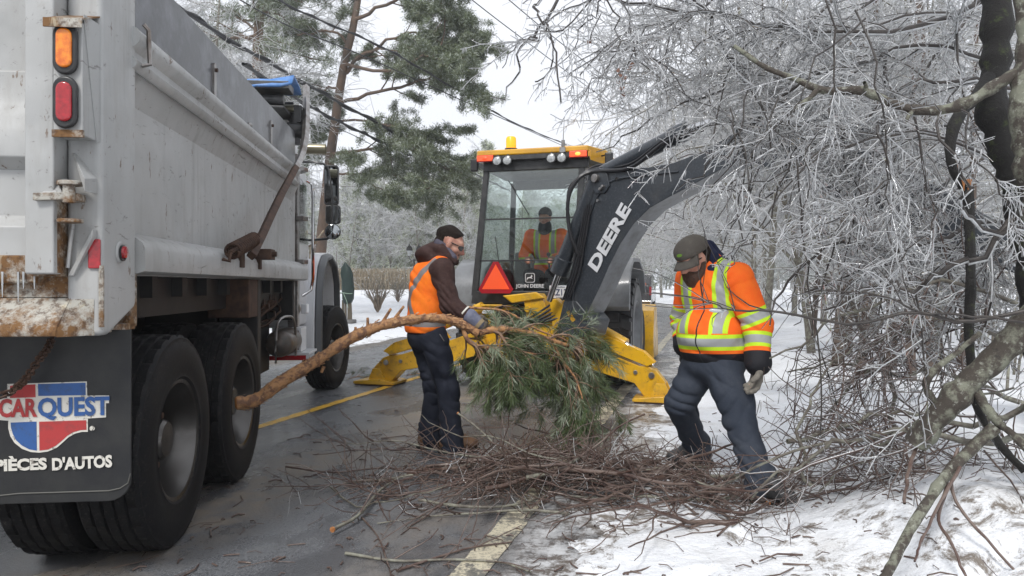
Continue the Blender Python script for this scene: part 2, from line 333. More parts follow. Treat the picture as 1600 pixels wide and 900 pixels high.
def marking(name, u0, w, s0, s1, colr, wear, seed, label):
    sv = np.concatenate([np.arange(s0, 14, .06), np.geomspace(14.1, s1, 60)]); uu = np.array([-w/2, -w/6, w/6, w/2])
    A, B_ = np.meshgrid(uu, sv); jit = (fbm(B_*9+A*7, B_*3, seed)-.5)*.035*np.sign(A); x, y = road_pt(u0+A+jit, B_); z = .008*(fbm(x*1.3, y*1.3, 31)-.5)+.005
    n1, n2 = A.shape; ii = np.arange(n1*n2).reshape(n1, n2); qq = np.stack([ii[:-1, :-1], ii[:-1, 1:], ii[1:, 1:], ii[1:, :-1]], -1).reshape(-1, 4)
    # worn-off bits are missing faces
    cx = np.stack([x, y, z], -1).reshape(-1, 3)[qq].mean(1); keep = fbm(cx[:, 0]*9, cx[:, 1]*7, seed+3) > wear(cx[:, 1])
    me = fast_mesh(name, np.stack([x, y, z], -1).reshape(-1, 3), qq[keep]); m = Mt(name, colr, .4, coord='Object')
    m.mix(m.noise(5, 8, .85, lo=.47 if w > .13 else .56, hi=.53 if w > .13 else .62), (.11, .108, .10), .35, .95); m.mix(m.noise(60, 4, .7, lo=.54, hi=.60), (.10, .10, .095), .4, .7); m.mix(m.noise(3, 5, .7, lo=.5, hi=.8), (.26, .2, .13), .4, .5 if w > .13 else .2); me.materials.append(m.m)
    return tag(link(name, me), kind='structure')
marking('centre_line', -2.93, .11, 2.5, 120, (.80, .46, .03), lambda y: .18+0*y, 41, '')
marking('edge_line', 0.0, .15, 1.2, 150, (.56, .51, .38), lambda y: .20+0*y, 47, '')
# ------------------------------------------------------------ dump truck
TF = Fr((-1.30, 0, 0), 5.93)
truck = thing('dump_truck', (-1.30, 0, 0), 'light grey dump truck with a rusty tailgate sill, seen from its rear right corner', 'truck', 5.93)
ts = lambda px, py, x=0: TF.hit(px, py, 0, x)
tr = lambda px, py, y: TF.hit(px, py, 1, y)
XL = -2.42
def capsule_pts(cx, cz, w, h, y, n=10, taper=0):   # upright stadium outline in the xz plane
    r = w/2; L = []
    for i in range(n+1): a = math.pi*i/n; L.append((cx+r*math.cos(a), y, cz+h/2-r+r*math.sin(a)))
    for i in range(n+1): a = math.pi+math.pi*i/n; L.append((cx+r*math.cos(a), y, cz-h/2+r+r*math.sin(a)))
    return L
# dump body: side panels, front, floor
b = MB(); b.box(-.13, -.085, 3.15, 7.35, 1.44, 2.30); b.box(XL, XL+.045, 3.15, 7.35, 1.44, 2.30); b.box(XL+.05, -.135, 3.0, 7.3, 1.33, 1.42); b.box(XL+.05, -.135, 7.25, 7.33, 1.43, 2.9)
body = obj('dump_body', b, M['truck'], truck, .004)
# upper skirt leaning out under the top rail
b = MB(); b.prism([(-.086, 3.2, 2.10), (-.02, 3.2, 2.25), (-.06, 3.2, 2.25)], (0, 3.98, 0)); obj('panel_gusset', b, M['truck'], truck)
def railprof(x0, pts): return [(x0+a, 3.19, z) for a, z in pts]
b = MB(); pr = [(-.09, 2.25), (-.005, 2.215), (.012, 2.225), (.022, 2.25), (-.004, 2.275), (-.006, 2.30), (.030, 2.335), (.034, 2.365), (.015, 2.392), (-.02, 2.40), (-.09, 2.40)]
b.prism(railprof(0, pr), (0, 3.80, 0)); obj('top_rail', b, M['truck'], truck, ang=50)
b = MB(); b.prism([(XL-x-.09+.0, 3.19, z) for x, z in pr], (0, 3.8, 0)); obj('top_rail', b, M['truck'], truck, ang=50)
b = MB(); pr = [(-.13, 1.335), (.0, 1.335), (.03, 1.345), (.035, 1.37), (.035, 1.44), (.022, 1.47), (-.005, 1.49), (-.05, 1.515), (-.13, 1.53)]
b.prism([(x, 3.24, z) for x, z in pr], (0, 4.17, 0)); obj('bottom_rail', b, M['truck'], truck, ang=50)
b = MB(); b.prism([(XL-x-.13, 3.24, z) for x, z in pr], (0, 4.17, 0)); obj('bottom_rail', b, M['truck'], truck, ang=50)
# side boards above the rails
for x0 in (-.075, XL+.03):
    b = MB(); b.box(x0, x0+.045, 3.24, 7.06, 2.40, 2.74); obj('side_board', b, M['plank'], truck, .004)
    for py_ in (4.46, 6.0):
        b = MB(); b.prism([(x0+.045, py_+a, z) for a, z in [(-.022, 2.38), (.022, 2.38), (.022, 2.60), (.012, 2.615), (-.012, 2.615), (-.022, 2.60)]], (.012, 0, 0)); k = obj('board_bracket', b, M['steel'], truck)
        b = MB(); b.cyl((x0+.055, py_, 2.575), (x0+.072, py_, 2.575), .012, 6); obj('bolt', b, M['rusty'], k)
# rail end lip + small rust nub on the rail
b = MB(); b.tube([(.03, 3.235, 2.42), (.045, 3.25, 2.40), (.04, 3.27, 2.33), (.05, 3.25, 2.25), (.02, 3.24, 2.24)], .010, 6); b.ball((-.0, 5.2, 2.405), .022, 8); obj('rail_lip', b, M['steel'], truck)
# corner posts
for x0, x1 in ((-.135, 0.0), (XL, XL+.135)):
    b = MB(); b.prism([(x0, 2.903, 1.085), (x0, 2.97, 1.085), (x0, 3.235, 1.19), (x0, 3.235, 3.25), (x0, 2.903, 3.25)], (x1-x0, 0, 0)); obj('corner_post', b, M['truck'], truck, .022, segs=3)
# weld seam and lower mounting behind the post
b = MB(); b.tube([(-.002, 2.9, z) for z in np.linspace(1.12, 1.36, 9)], .010, 6); obj('weld_seam', b, M['rust'], truck)
b = MB(); b.box(-.16, -.03, 3.24, 3.32, 1.10, 1.334); b.box(-.16, -.03, 3.02, 3.30, 1.09, 1.12); obj('hinge_block', b, M['rust'], truck, .004)
# rear sill, rusted
b = MB(); b.prism([(XL+.14, y, z) for y, z in [(2.915, 1.235), (2.905, 1.228), (2.80, 1.125), (2.795, 1.105), (2.80, 1.09), (2.915, 1.085)]], (abs(XL)-.14-.10-.02, 0, 0)); obj('rear_sill', b, M['rust'], truck, .004)
b = MB(); b.prism([(-.12, 2.905, 1.235), (-.12, 2.80, 1.125), (-.12, 2.795, 1.09), (-.12, 2.905, 1.085)], (0.001, 0, 0)); b.hexa([(-.119, 2.80, 1.088), (-.119, 2.80, 1.12), (-.119, 2.905, 1.23), (-.119, 2.905, 1.088)], [(-.05, 2.88, 1.088), (-.05, 2.88, 1.10), (-.03, 2.90, 1.23), (-.03, 2.905, 1.088)]); obj('sill_end', b, M['rust'], truck)
b = MB(); b.box(XL+.14, -.137, 2.93, 2.99, 1.236, 1.42); obj('sill_wall', b, M['rust'], truck)
rng = random.Random(4)
b = MB()
for i in range(46):                       # icicles on the rusty lip under the tailgate
    x = -.235-.038*i*1.0+rng.uniform(-.01, .01)
    if x < XL+.2: break
    L = rng.uniform(.06, .13); b.lathe([(.0045, 0), (.0035, -L*.5), (.0012, -L)], (x, 2.885+rng.uniform(-.01, .01), 1.335), (0, 0, 1), 5)
ice = pm('clear_ice', (.62, .66, .68), .06, coat=.8); ice.node_tree.nodes['Principled BSDF'].inputs['Transmission Weight'].default_value = .35
M['ice'] = ice
tag(obj('icicle_row', b, ice, truck), kind='stuff')
# tailgate
b = MB(); b.box(XL+.15, -.24, 2.955, 3.0, 1.30, 3.25)
b.prism([(XL+.15, 2.956, 2.13), (XL+.15, 2.935, 2.12), (XL+.15, 2.935, 1.99), (XL+.15, 2.90, 1.935), (XL+.15, 2.90, 1.78), (XL+.15, 2.956, 1.735)], (abs(XL)-.15-.24, 0, 0))
b.prism([(XL+.15, 2.956, 1.56), (XL+.15, 2.90, 1.51), (XL+.15, 2.90, 1.36), (XL+.15, 2.956, 1.30)], (abs(XL)-.15-.24, 0, 0))
tg = obj('tailgate', b, M['truck'], truck, .006)
b = MB(); b.box(XL+.20, -.24, 2.892, 2.957, 1.29, 1.40); obj('tailgate_lip', b, M['rust'], truck, .01)
for x0 in (-.242, XL+.137): 
    b = MB(); b.box(x0, x0+.105, 2.815, 2.985, 1.325, 3.25); obj('gate_frame', b, M['truck'], tg, .008)
b = MB(); b.box(-.246, -.138, 2.87, 2.955, 1.318, 1.337); b.box(-.150, -.1365, 2.84, 2.95, 1.33, 1.62); obj('gate_rust', b, M['rust'], tg)
# tail lamps on the post
b = MB(); b.box(-.128, -.022, 2.79, 2.905, 1.845, 2.27); b.prism([(-.022, 2.90, 1.84), (-.012, 2.905, 1.84), (-.012, 2.905, 2.30), (-.022, 2.79, 2.30)], (0.004, 0, 0))
lh = obj('lamp_housing', b, M['truck'], truck, .006)
b = MB(); b.hexa([(-.135, 2.745, 2.262), (-.01, 2.745, 2.262), (-.01, 2.91, 2.33), (-.135, 2.91, 2.33)], [(-.135, 2.745, 2.268), (-.01, 2.745, 2.268), (-.01, 2.91, 2.336), (-.135, 2.91, 2.336)]); b.box(-.14, -.005, 2.742, 2.75, 2.235, 2.268); obj('lamp_hood', b, M['rust'], truck)
b = MB(); b.box(-.13, -.02, 2.785, 2.80, 1.838, 1.865); obj('lamp_rust', b, M['rust'], lh)
for cz, mt, nm in ((2.165, M['amber'], 'amber_lamp'), (1.965, M['red'], 'red_lamp')):
    b = MB(); b.prism(capsule_pts(-.078, cz, .088, .195, 2.79), (0, -.022, 0)); k = obj('rubber_ring', b, M['rubber'], lh, .009, segs=3)
    b = MB(); b.prism(capsule_pts(-.078, cz, .056, .148, 2.775), (0, -.018, 0)); obj(nm, b, mt, truck, .008, segs=3)
# latch and hinge plates
b = MB()
def plate(pts, th, ax, m=0): b.prism(pts, [(th, 0, 0), (0, th, 0), (0, 0, th)][ax], m)
def zp(lst, y0, y1, z): return [(x, y, z) for x, y in lst]
b.prism([(-.20, 2.79, 1.60), (-.10, 2.80, 1.605), (-.055, 2.84, 1.605), (-.06, 2.90, 1.605), (-.19, 2.90, 1.60)], (0, 0, .028))
b.lathe([(0, 0), (.022, 0), (.022, .07), (0, .07)], (-.085, 2.82, 1.595), (0, 0, 1), 10)
b.lathe([(0, 0), (.045, 0), (.045, .016), (0, .016)], (-.085, 2.83, 1.662), (0, 0, 1), 14)
b.lathe([(0, 0), (.045, 0), (.045, .014), (0, .014)], (-.085, 2.83, 1.52), (0, 0, 1), 14)
obj('latch', b, M['rust'], truck, .003)
b = MB(); b.hexa([(-.105, 2.903, 1.80), (-.100, 2.903, 1.80), (-.02, 2.905, 1.70), (-.02, 2.905, 1.64)], [(-.105, 2.89, 1.79), (-.100, 2.89, 1.79), (-.02, 2.80, 1.685), (-.02, 2.80, 1.635)])
b.hexa([(-.18, 2.90, 1.62), (-.15, 2.90, 1.70), (-.13, 2.90, 1.70), (-.08, 2.90, 1.62)], [(-.18, 2.80, 1.62), (-.16, 2.86, 1.69), (-.14, 2.86, 1.69), (-.10, 2.80, 1.62)])
b.tube([(-.10, 2.885, 1.53), (-.12, 2.885, 1.35)], .008, 6); b.hexa([(-.12, 2.903, 1.32), (-.10, 2.903, 1.32), (-.02, 2.903, 1.47), (-.02, 2.903, 1.50)], [(-.12, 2.885, 1.32), (-.10, 2.885, 1.32), (-.02, 2.865, 1.47), (-.02, 2.865, 1.50)])
obj('latch_gusset', b, M['truck'], truck, .002)
# rectangular reflector and round side lamp
b = MB(); b.box(-.050, .004-.008, 2.892, 2.902, 1.348, 1.463); obj('reflector', b, M['red'], truck, .008, segs=3)
c = ts(187, 394); b = MB(); b.lathe([(.0, .008), (.040, .008), (.045, 0)], (0.001, c[1], c[2]), (1, 0, 0), 20); k = obj('side_lamp_ring', b, M['truck'], truck)
b = MB(); b.lathe([(.033, .008), (.033, .016), (.026, .016)], (0.001, c[1], c[2]-.004), (1, 0, 0), 20); obj('rubber_ring', b, M['rubber'], k)
b = MB(); b.lathe([(.027, .010), (.024, .024), (.0, .028)], (0.001, c[1], c[2]), (1, 0, 0), 20); obj('side_lamp', b, M['red'], truck)
# mudflaps with the print
def flap(x0, x1):
    z0, z1, r = .395, 1.10, .09; pts = [(x1, 3.06, z1)]
    for i in range(7): a = -i*math.pi/12; pts.append((x1-r+r*math.cos(a), 3.06, z0+r+r*math.sin(a)))
    for i in range(7): a = -math.pi/2-i*math.pi/12; pts.append((x0+r+r*math.cos(a), 3.06, z0+r+r*math.sin(a)))
    pts.append((x0, 3.06, z1)); b = MB(); b.prism(pts, (0, .012, 0)); return b
fl = obj('mudflap', flap(-.62, .045), M['flap'], truck, .003); obj('mudflap', flap(XL-.04, XL+.62), M['flap'], truck, .003)
FY = 3.057
fp = lambda px, py, dy=0: tuple(TF.hit(px, py, 1, FY-dy))
rb = MB(); zz = lambda px, py: (TF.hit(px, py, 1, FY)[0], TF.hit(px, py, 1, FY)[2])
pth = [fp(208-4, 740), fp(200, 755), fp(188, 763), fp(170, 767)]+[fp(x, 767+(170-x)*.03) for x in (100, 30)]+[(-.5, FY, fp(30, 775)[2]), (-.6, FY, fp(30, 770)[2]+.03)]
rb.tube([(p[0], FY, p[2]) for p in pth], .003, 4); obj('raised_rib', rb, pm('flap_rib', (.10, .10, .09), .6), fl)
def decal(pxs, mt, dy, nm):
    b = MB(); b.prism([fp(x, y, dy) for x, y in pxs], (0, .0012, 0)); return obj(nm, b, mt, fl)
A = 3.747                                # zoom factor of the studied crop
def Z(*l): return [(x/A, 560+y/A) for x, y in l]
arc = lambda cx, cy, rx, ry, a0, a1, n=9: [(cx+rx*math.cos(rad(a0+(a1-a0)*i/n)), cy+ry*math.sin(rad(a0+(a1-a0)*i/n))) for i in range(n+1)]
decal(Z((42, 150), (508, 135), (510, 217), (638, 217), (638, 262), (620, 262), (620, 345), (514, 352), (514, 430), *[(480, 430), (440, 440), (400, 462), (370, 490), (330, 525), (280, 545), (230, 552), (180, 548), (130, 530), (85, 495), (60, 455), (48, 410)], (48, 365), (-20, 360), (-60, 330), (-75, 295), (-60, 255), (-20, 235), (42, 232)), M['logo_white'], .0005, 'logo_ground')
decal(Z((58, 160), (206, 152), (208, 228), (58, 232)), M['logo_red'], .002, 'logo_field')
decal(Z((222, 150), (500, 142), (501, 215), (224, 220)), M['logo_blue'], .002, 'logo_field')
decal(Z((62, 376), (213, 370), (215, 540), (170, 532), (128, 510), (95, 480), (74, 440), (64, 405)), M['logo_blue'], .002, 'logo_field')
decal(Z((229, 371), (504, 362), (506, 418), (470, 420), (430, 432), (395, 452), (362, 482), (325, 512), (280, 534), (231, 540)), M['logo_red'], .002, 'logo_field')
def flaptext(body, px, py, hpx, wpx, mt, dy=.004, off=.006, nm='lettering', slope=0):
    c = np.array(fp(px, py, dy)); right = np.array([1, 0, slope]); s = 3.06/F*hpx*1.38
    o = text_mesh(nm, body, s, basis(c, right, (0, 0, 1)), mt, fl, .0006, 1, off)
    me = o.data; co = np.array([v.co[:] for v in me.vertices]); w = co[:, 0].max()-co[:, 0].min(); tgt = abs(fp(px+wpx/2, py)[0]-fp(px-wpx/2, py)[0]); x0 = c[0]
    me.transform(Matrix.Translation((x0, 0, 0)) @ Matrix.Diagonal((tgt/w, 1, 1, 1)) @ Matrix.Translation((-x0, 0, 0))); return o
flaptext('CAR', 27, 639, 27, 60, M['logo_red'], off=.0035); flaptext('QUEST', 115, 637, 28, 112, M['logo_blue'], off=.0035, slope=.01)
flaptext('PIÈCES', 32, 727, 17, 82, M['logo_white'], off=.0028, slope=.02); flaptext("D'AUTOS", 128, 724, 18, 94, M['logo_white'], off=.0028, slope=.03)
flaptext('®', 144, 670, 7, 8, M['logo_white'], off=.001)
# chain over the flap
b = MB(); cp = spline([fp(82, 528, .05), fp(74, 545, .05), fp(62, 560, .06), fp(45, 585, .07), fp(30, 602, .07), fp(0, 618, .08), (-.7, 2.95, .80), (-.95, 2.95, .95)], 34)
for i in range(len(cp)-1):
    d = Vector(cp[i+1]-cp[i]); c = (cp[i]+cp[i+1])/2; u = d.normalized(); sidev = u.orthogonal().normalized() if i % 2 else u.cross(u.orthogonal()).normalized()
    L = [Vector(c)+u*(d.length*.72*math.cos(t))+sidev*(.014*math.sin(t)) for t in np.linspace(0, 2*math.pi, 11)]
    b.tube([tuple(p) for p in L], .0055, 5, caps=False)
obj('chain', b, M['rusty'], truck)
# wheels
def tyre_mesh(R, Wd, seg=112, name='tyre', depth=.014):
    # profile across the tread (x) with grooves, then sidewall
    w = Wd/2; prof = []                       # (x, r, treadflag)
    ribs = np.linspace(-w+.01, w-.01, 6)
    for i in range(5):
        a, c2 = ribs[i], ribs[i+1]; g = .007; prof += [(a+g*.3, R-depth, 0), (a+g, R-.001*abs(i-2)**1.5, 1+i), (c2-g, R-.001*abs(i-2)**1.5, 1+i), (c2-g*.3, R-depth, 0)]
    side = lambda s: [(s*(w-.001), R-.020, 0), (s*(w-.001), R-.034, 10), (s*(w+.006), R-.045, 0), (s*(w+.013), R-.09, 0), (s*(w+.017), R-.13, 0), (s*(w+.014), R-.17, 0), (s*(w+.008), R-.205, 0), (s*(w+.010), R-.212, 0), (s*(w-.004), R-.232, 0), (s*(w-.02), R-.235, 0)]
    prof = side(-1)[::-1]+prof+side(1); n = len(prof); v = np.zeros((n, seg, 3))
    th = np.arange(seg)*2*math.pi/seg
    for j, (x, r_, fl_) in enumerate(prof):
        rr = np.full(seg, r_)
        if fl_ and fl_ < 9: rr[(np.arange(seg)+fl_*2) % 4 == 0] -= depth*(.9 if fl_ in (1, 5) else .6)
        if fl_ == 10: rr[np.arange(seg) % 4 == 0] -= .006
        v[j, :, 0] = x; v[j, :, 1] = rr*np.cos(th); v[j, :, 2] = rr*np.sin(th)
    ii = np.arange(n*seg).reshape(n, seg); i2 = np.roll(ii, -1, 1); q = np.stack([ii[:-1], i2[:-1], i2[1:], ii[1:]], -1).reshape(-1, 4)
    me = fast_mesh(name, v.reshape(-1, 3), q); me.materials.append(M['tyre']); me.set_sharp_from_angle(angle=rad(35)); return me
TR = .525
tyre_me = tyre_mesh(TR, .27)
b = MB(); x = .135; Rr = TR-.232
b.lathe([(Rr, x-.02), (Rr+.012, x-.004), (Rr+.006, x+.002), (Rr-.012, x-.004), (Rr-.02, x-.03), (Rr-.035, x-.06), (Rr-.05, x-.14), (Rr-.06, x-.165), (.17, x-.175), (.145, x-.165), (.14, x-.15), (0.0, x-.15)], (0, 0, 0), (1, 0, 0), 44)
b.lathe([(.105, x-.15), (.10, x-.07), (.085, x-.055), (0, x-.05)], (0, 0, 0), (1, 0, 0), 20)
rim_me = obj('rim_source', b, M['rim']); 
b2 = MB()
for i in range(10):
    a = i*2*math.pi/10; b2.cyl((x-.15, .128*math.cos(a), .128*math.sin(a)), (x-.10, .128*math.cos(a), .128*math.sin(a)), .016, 6)
nuts = obj('nuts_source', b2, M['rusty'])
def wheel(name, parent, c, rz=0, flip=False):
    w = link(name, None, parent, c); w.rotation_euler = (random.Random(c[1]).uniform(0, 6), 0, rad(rz+(180 if flip else 0)))
    link('tyre', tyre_me, w); link('rim', rim_me.data, w); link('lug_nuts', nuts.data, w); return w
XW = .02-.135
for yw in (3.71, 4.95):
    wheel('wheel', truck, (XW, yw, TR-.01)); wheel('wheel', truck, (XW-.33, yw, TR-.01), flip=True)
    wheel('wheel', truck, (XL-XW, yw, TR-.01), flip=True); wheel('wheel', truck, (XL-XW+.33, yw, TR-.01))
wheel('wheel', truck, (-.06, 9.34, TR-.01), -11); wheel('wheel', truck, (XL+.06, 9.34, TR-.01), -11, flip=True)
for o in (rim_me, nuts): bpy.data.objects.remove(o)
# frame, axles, underbody
b = MB(); b.box(-.95, -.85, 3.1, 10.2, .82, 1.10); b.box(XL+.85, XL+.95, 3.1, 10.2, .82, 1.10)
for yw in (3.71, 4.95): b.cyl((-.5, yw, .52), (XL+.5, yw, .52), .09, 12); b.ball((XL/2, yw, .52), .2, 12)
b.cyl((XL/2, 5, .55), (XL/2, 8.3, .8), .06, 10); b.box(-.84, XL+.84, 3.2, 3.5, .8, 1.05); obj('chassis_frame', b, M['dark_paint'], truck)
b = MB()
for i in range(9): y = 3.35+i*.45; b.box(XL+.1, -.14, y, y+.08, 1.22, 1.33)
b.box(-.5, -.2, 3.3, 7.2, 1.12, 1.325); b.box(XL+.2, XL+.5, 3.3, 7.2, 1.12, 1.325); obj('cross_member', b, M['dark_paint'], truck)
b = MB(); b.box(-.33, -.04, 5.62, 5.72, .50, 1.33); b.box(-.9, -.34, 5.6, 7.4, .45, 1.1); b.box(-.33, -.08, 7.22, 7.3, .95, 1.33); obj('battery_box', b, M['dark_paint'], truck, .01)
b = MB(); c = ts(402, 440, -.03); b.box(-.33, -.038, 5.35, 5.61, 1.05, 1.33); obj('frame_bracket', b, M['rusty'], truck, .01)
c = TF.hit(436, 540, 0, -.15); b = MB(); b.lathe([(0, -.35), (.07, -.34), (.115, -.30), (.13, -.24), (.13, .22), (.115, .28), (.07, .32), (0, .33)], (-.17, c[1]+.35, c[2]+.01), (0, 1, 0), 20); obj('air_tank', b, pm('dusty_tank', (.07, .065, .06), .4, (.13, .10, .08), 12, metal=.3), truck)
c = TF.hit(428, 489, 0, -.3); b = MB(); b.tube(spline([(-.7, c[1], c[2]+.02), (-.45, c[1], c[2]), (-.24, c[1]+.02, c[2]), (-.15, c[1]+.2, c[2]+.02), (-.2, c[1]+.5, c[2]+.05)], 12), .065, 12); obj('exhaust_pipe', b, M['cream'], truck)
b = MB(); rg = random.Random(6)
for i in range(9):
    y = 6.3+rg.random()*.9; z0 = .9+rg.random()*.3; b.tube(spline([(-.6, y, z0), (-.3, y+.05, z0-.08), (-.18, y+.2, z0+.05), (-.5, y+.5, z0+.1)], 8), .012, 5)
obj('air_line', b, M['rusty'], truck)
b = MB(); b.tube(spline([(-.06, 6.35, .62), (-.06, 6.4, .95), (-.06, 6.9, 1.0), (-.06, 7.2, .92), (-.06, 7.25, .6)], 16), .012, 6); obj('step_hoop', b, M['steel'], truck)
# cab
b = MB()
b.prism([(-.16, y, z) for y, z in [(7.62, .85), (8.55, .85), (8.62, 1.7), (8.45, 2.55), (7.62, 2.62)]], (XL+.32, 0, 0)); cab = obj('cab', b, M['white'], truck, .03)
b = MB(); b.prism([(-.155, y, z) for y, z in [(7.95, 1.75), (8.5, 1.75), (8.38, 2.4), (7.95, 2.45)]], (.008, 0, 0)); obj('cab_window', b, M['glass'], cab)
b = MB(); b.prism([(-.42, y, z) for y, z in [(8.63, 1.0), (10.5, 1.0), (10.5, 1.45), (10.3, 1.62), (8.63, 1.78)]], (XL+.84, 0, 0)); obj('hood', b, M['white'], truck, .05, segs=3)
# front fenders: white skirt behind the wheel and an arch over it
for side in (0, 1):
    fx = (lambda x: x) if side == 0 else (lambda x: XL-x)
    arch = [(8.42, .45), (8.44, .9), (8.50, 1.25), (8.66, 1.52), (8.95, 1.66), (9.4, 1.70), (9.85, 1.60), (10.1, 1.35), (10.15, 1.0)]
    inner = [(9.34+(y-9.34)*.90, 0.9+(z-.9)*.90 if z > .9 else z) for y, z in arch]
    b = MB(); n = len(arch); vs = []
    for xx in (-.40, -.07): vs += [(fx(xx), y, z) for y, z in arch]+[(fx(xx), y, z) for y, z in inner]
    fs = []
    for i in range(n-1): fs += [(i, i+1, 2*n+i+1, 2*n+i), (n+i, 3*n+i, 3*n+i+1, n+i+1), (i, n+i, n+i+1, i+1), (2*n+i, 2*n+i+1, 3*n+i+1, 3*n+i)]
    fs += [(0, 2*n, 3*n, n), (n-1, 2*n-1, 4*n-1, 3*n-1)]; b.add(vs, fs); fe = obj('fender', b, M['white'], truck, .015)
    b = MB(); vs = []
    for xx in (-.069, .01): vs += [(fx(xx), 9.34+(y-9.34)*(1 if xx < 0 else .97), z-(0 if xx < 0 else .035)) for y, z in arch]+[(fx(xx), y, z) for y, z in inner]
    b.add(vs, fs); obj('fender_flare', b, pm('flare_grey', (.09, .095, .10), .45), fe, .02)
b = MB(); c = ts(497, 412, -.1); b.box(-.28, -.16, 8.40, 8.47, 1.50, 1.62); b.box(-.25, -.19, 8.36, 8.42, 1.44, 1.58); obj('hood_latch', b, M['rubber'], truck, .01)
b = MB(); b.tube([(-.14, 8.55, 1.60), (-.16, 8.7, 1.72), (-.05, 9.0, 1.95)], .010, 6); b.tube([(-.3, 8.6, 1.66), (-.12, 8.9, 1.80)], .012, 6); obj('hood_strut', b, M['cream'], truck)
b = MB(); b.box(-.34, -.05, 7.50, 7.80, .615, .86); sb = obj('step_box', b, M['white'], truck, .008)
b = MB()
for dx, dz in ((.02, .03), (.02, .21), (.26, .03), (.26, .21)): b.cyl((-.34+dx, 7.5, .615+dz), (-.34+dx, 7.49, .615+dz), .008, 6)
obj('bolt', b, M['rusty'], sb)
b = MB(); b.box(-.40, .03, 7.48, 7.98, .585, .612); st = obj('cab_step', b, M['white'], truck, .006); b = MB(); b.box(-.36, .0, 7.474, 7.479, .535, .584); b.box(-.36, -.19, 7.4725, 7.474, .54, .58); obj('red_marker', b, M['red'], st)
b = MB(); b.box(-.17, -.07, 7.42, 7.52, .87, 2.6); b.box(-.11, -.095, 7.405, 7.419, .87, 2.6); obj('cab_pillar', b, M['steel'], truck, .008)
b = MB(); b.box(-.06, .0, 7.52, 7.66, 1.0, 1.10); obj('cab_bracket', b, M['white'], truck, .01)
b = MB(); g = [ts(478, 268), ts(487, 276), ts(489, 300), ts(489, 440), ts(484, 462), ts(472, 472)]
b.tube([(.03, 7.75, p[2]) for p in []] or [(0.0-.02, 7.62, 2.36), (.03, 7.65, 2.33), (.04, 7.65, 2.25), (.04, 7.65, 1.35), (.02, 7.65, 1.24), (-.06, 7.6, 1.18)], .016, 8); obj('grab_rail', b, M['chrome'], truck)
for z in (2.42, 1.93, 1.50):
    b = MB(); b.prism([(-.30, 7.42, z), (.0, 7.36, z), (.03, 7.44, z), (-.05, 7.56, z), (-.30, 7.56, z)], (0, 0, .045)); obj('rung', b, M['steel'], truck, .008)
b = MB(); b.box(-.03, .01, 7.40, 7.43, 1.38, 1.48); obj('orange_marker', b, M['amber'], truck, .01)
# tarp housing and bows at the front of the body
b = MB(); b.box(XL+.0, -.05, 6.85, 7.10, 3.10, 3.17); b.box(XL+.0, -.10, 6.9, 7.55, 2.93, 2.955); b.cyl((XL+.05, 7.0, 3.03), (-.12, 7.0, 3.03), .05, 10); b.box(XL+.05, -.1, 7.35, 7.4, 2.75, 3.1); obj('tarp_housing', b, pm('housing_black', (.03, .032, .035), .4, (.1, .1, .1), 6), truck, .008)
b = MB(); pts = np.array([[(-.44+.105*i, 6.83+.10*j+.01*math.sin(i*2), 3.19+.012*math.sin(i*1.7+j)-(0.09*(j == 0))-(.05*(j == 5))+.012*i) for j in range(6)] for i in range(5)]); v = pts.reshape(-1, 3)
b.add(v, [(i*6+j, i*6+j+1, i*6+j+7, i*6+j+6) for i in range(4) for j in range(5)]); o = obj('blue_tarp', b, M['blue_tarp'], truck); s_ = o.modifiers.new('s', 'SOLIDIFY'); s_.thickness = .02
b = MB(); b.box(-.75, -.2, 7.45, 7.8, 2.55, 2.85); b.prism([(-.2, 7.45, 2.6), (-.12, 7.5, 2.62), (-.12, 7.5, 2.8), (-.2, 7.45, 2.82)], (0, .2, 0)); obj('cab_roof_box', b, M['white'], truck, .02)
b = MB(); b.cyl((-.12, 7.15, 2.78), (.0, 7.2, 2.78), .075, 14); b.cyl((-.05, 7.2, 2.95), (-.05, 7.2, 2.65), .05, 10); b.box(-.06, .01, 7.15, 7.3, 2.86, 3.02); b.ball((.0, 7.25, 2.92), .08, 10); obj('tarp_motor', b, M['rubber'], truck)
b = MB(); b.tube([(-.05, 7.8, 2.72), (.15, 7.8, 2.72)], .055, 14, caps=False); b.tube([(-.5, 7.25, 3.0), (-.02, 7.2, 3.0)], .035, 10); obj('horn_tube', b, pm('brass_tube', (.36, .33, .24), .3, metal=.8), truck)
# tarp arm: bent square tube from the pivot on the lower rail
ap = [ts(393, 400, .10), ts(412, 362, .10), ts(432, 318, .10), ts(450, 284, .10), ts(462, 262, .10), ts(471, 243, .10), ts(476, 222, .10), ts(478, 200, .08), ts(478.5, 165, .04), ts(478.5, 135, 0)]
for nm, sl, mt in (('tarp_arm', ap[4:], M['steel']), ('tarp_arm_lower', ap[:5], M['rusty'])):
    b = MB(); p = spline(sl, 14 if nm == 'tarp_arm' else 6); Vv = []
    b.tube(p, .036, 4, caps=True); o = obj(nm, b, mt, truck, .006, ang=30)
b = MB(); b.box(.04, .13, 5.27, 5.42, 1.47, 1.545); b.cyl((.0, 5.33, 1.51), (.16, 5.33, 1.51), .02, 8); b.box(-.02, .05, 5.30, 5.36, 1.40, 1.5); b.box(.0, .05, 4.80, 4.88, 1.40, 1.52); obj('arm_pivot', b, M['rusty'], truck, .004)
a0 = np.array(ts(362, 393, .08)); a1 = np.array(ts(397, 374, .08)); n = 13*14; b = MB(); ax = (a1-a0); L = np.linalg.norm(ax); ax /= L; u = np.array([1., 0, 0]); w_ = np.cross(ax, u)
hp = [a0+ax*L*i/n+.043*(u*math.cos(i*2*math.pi/14)+w_*math.sin(i*2*math.pi/14)) for i in range(n)]
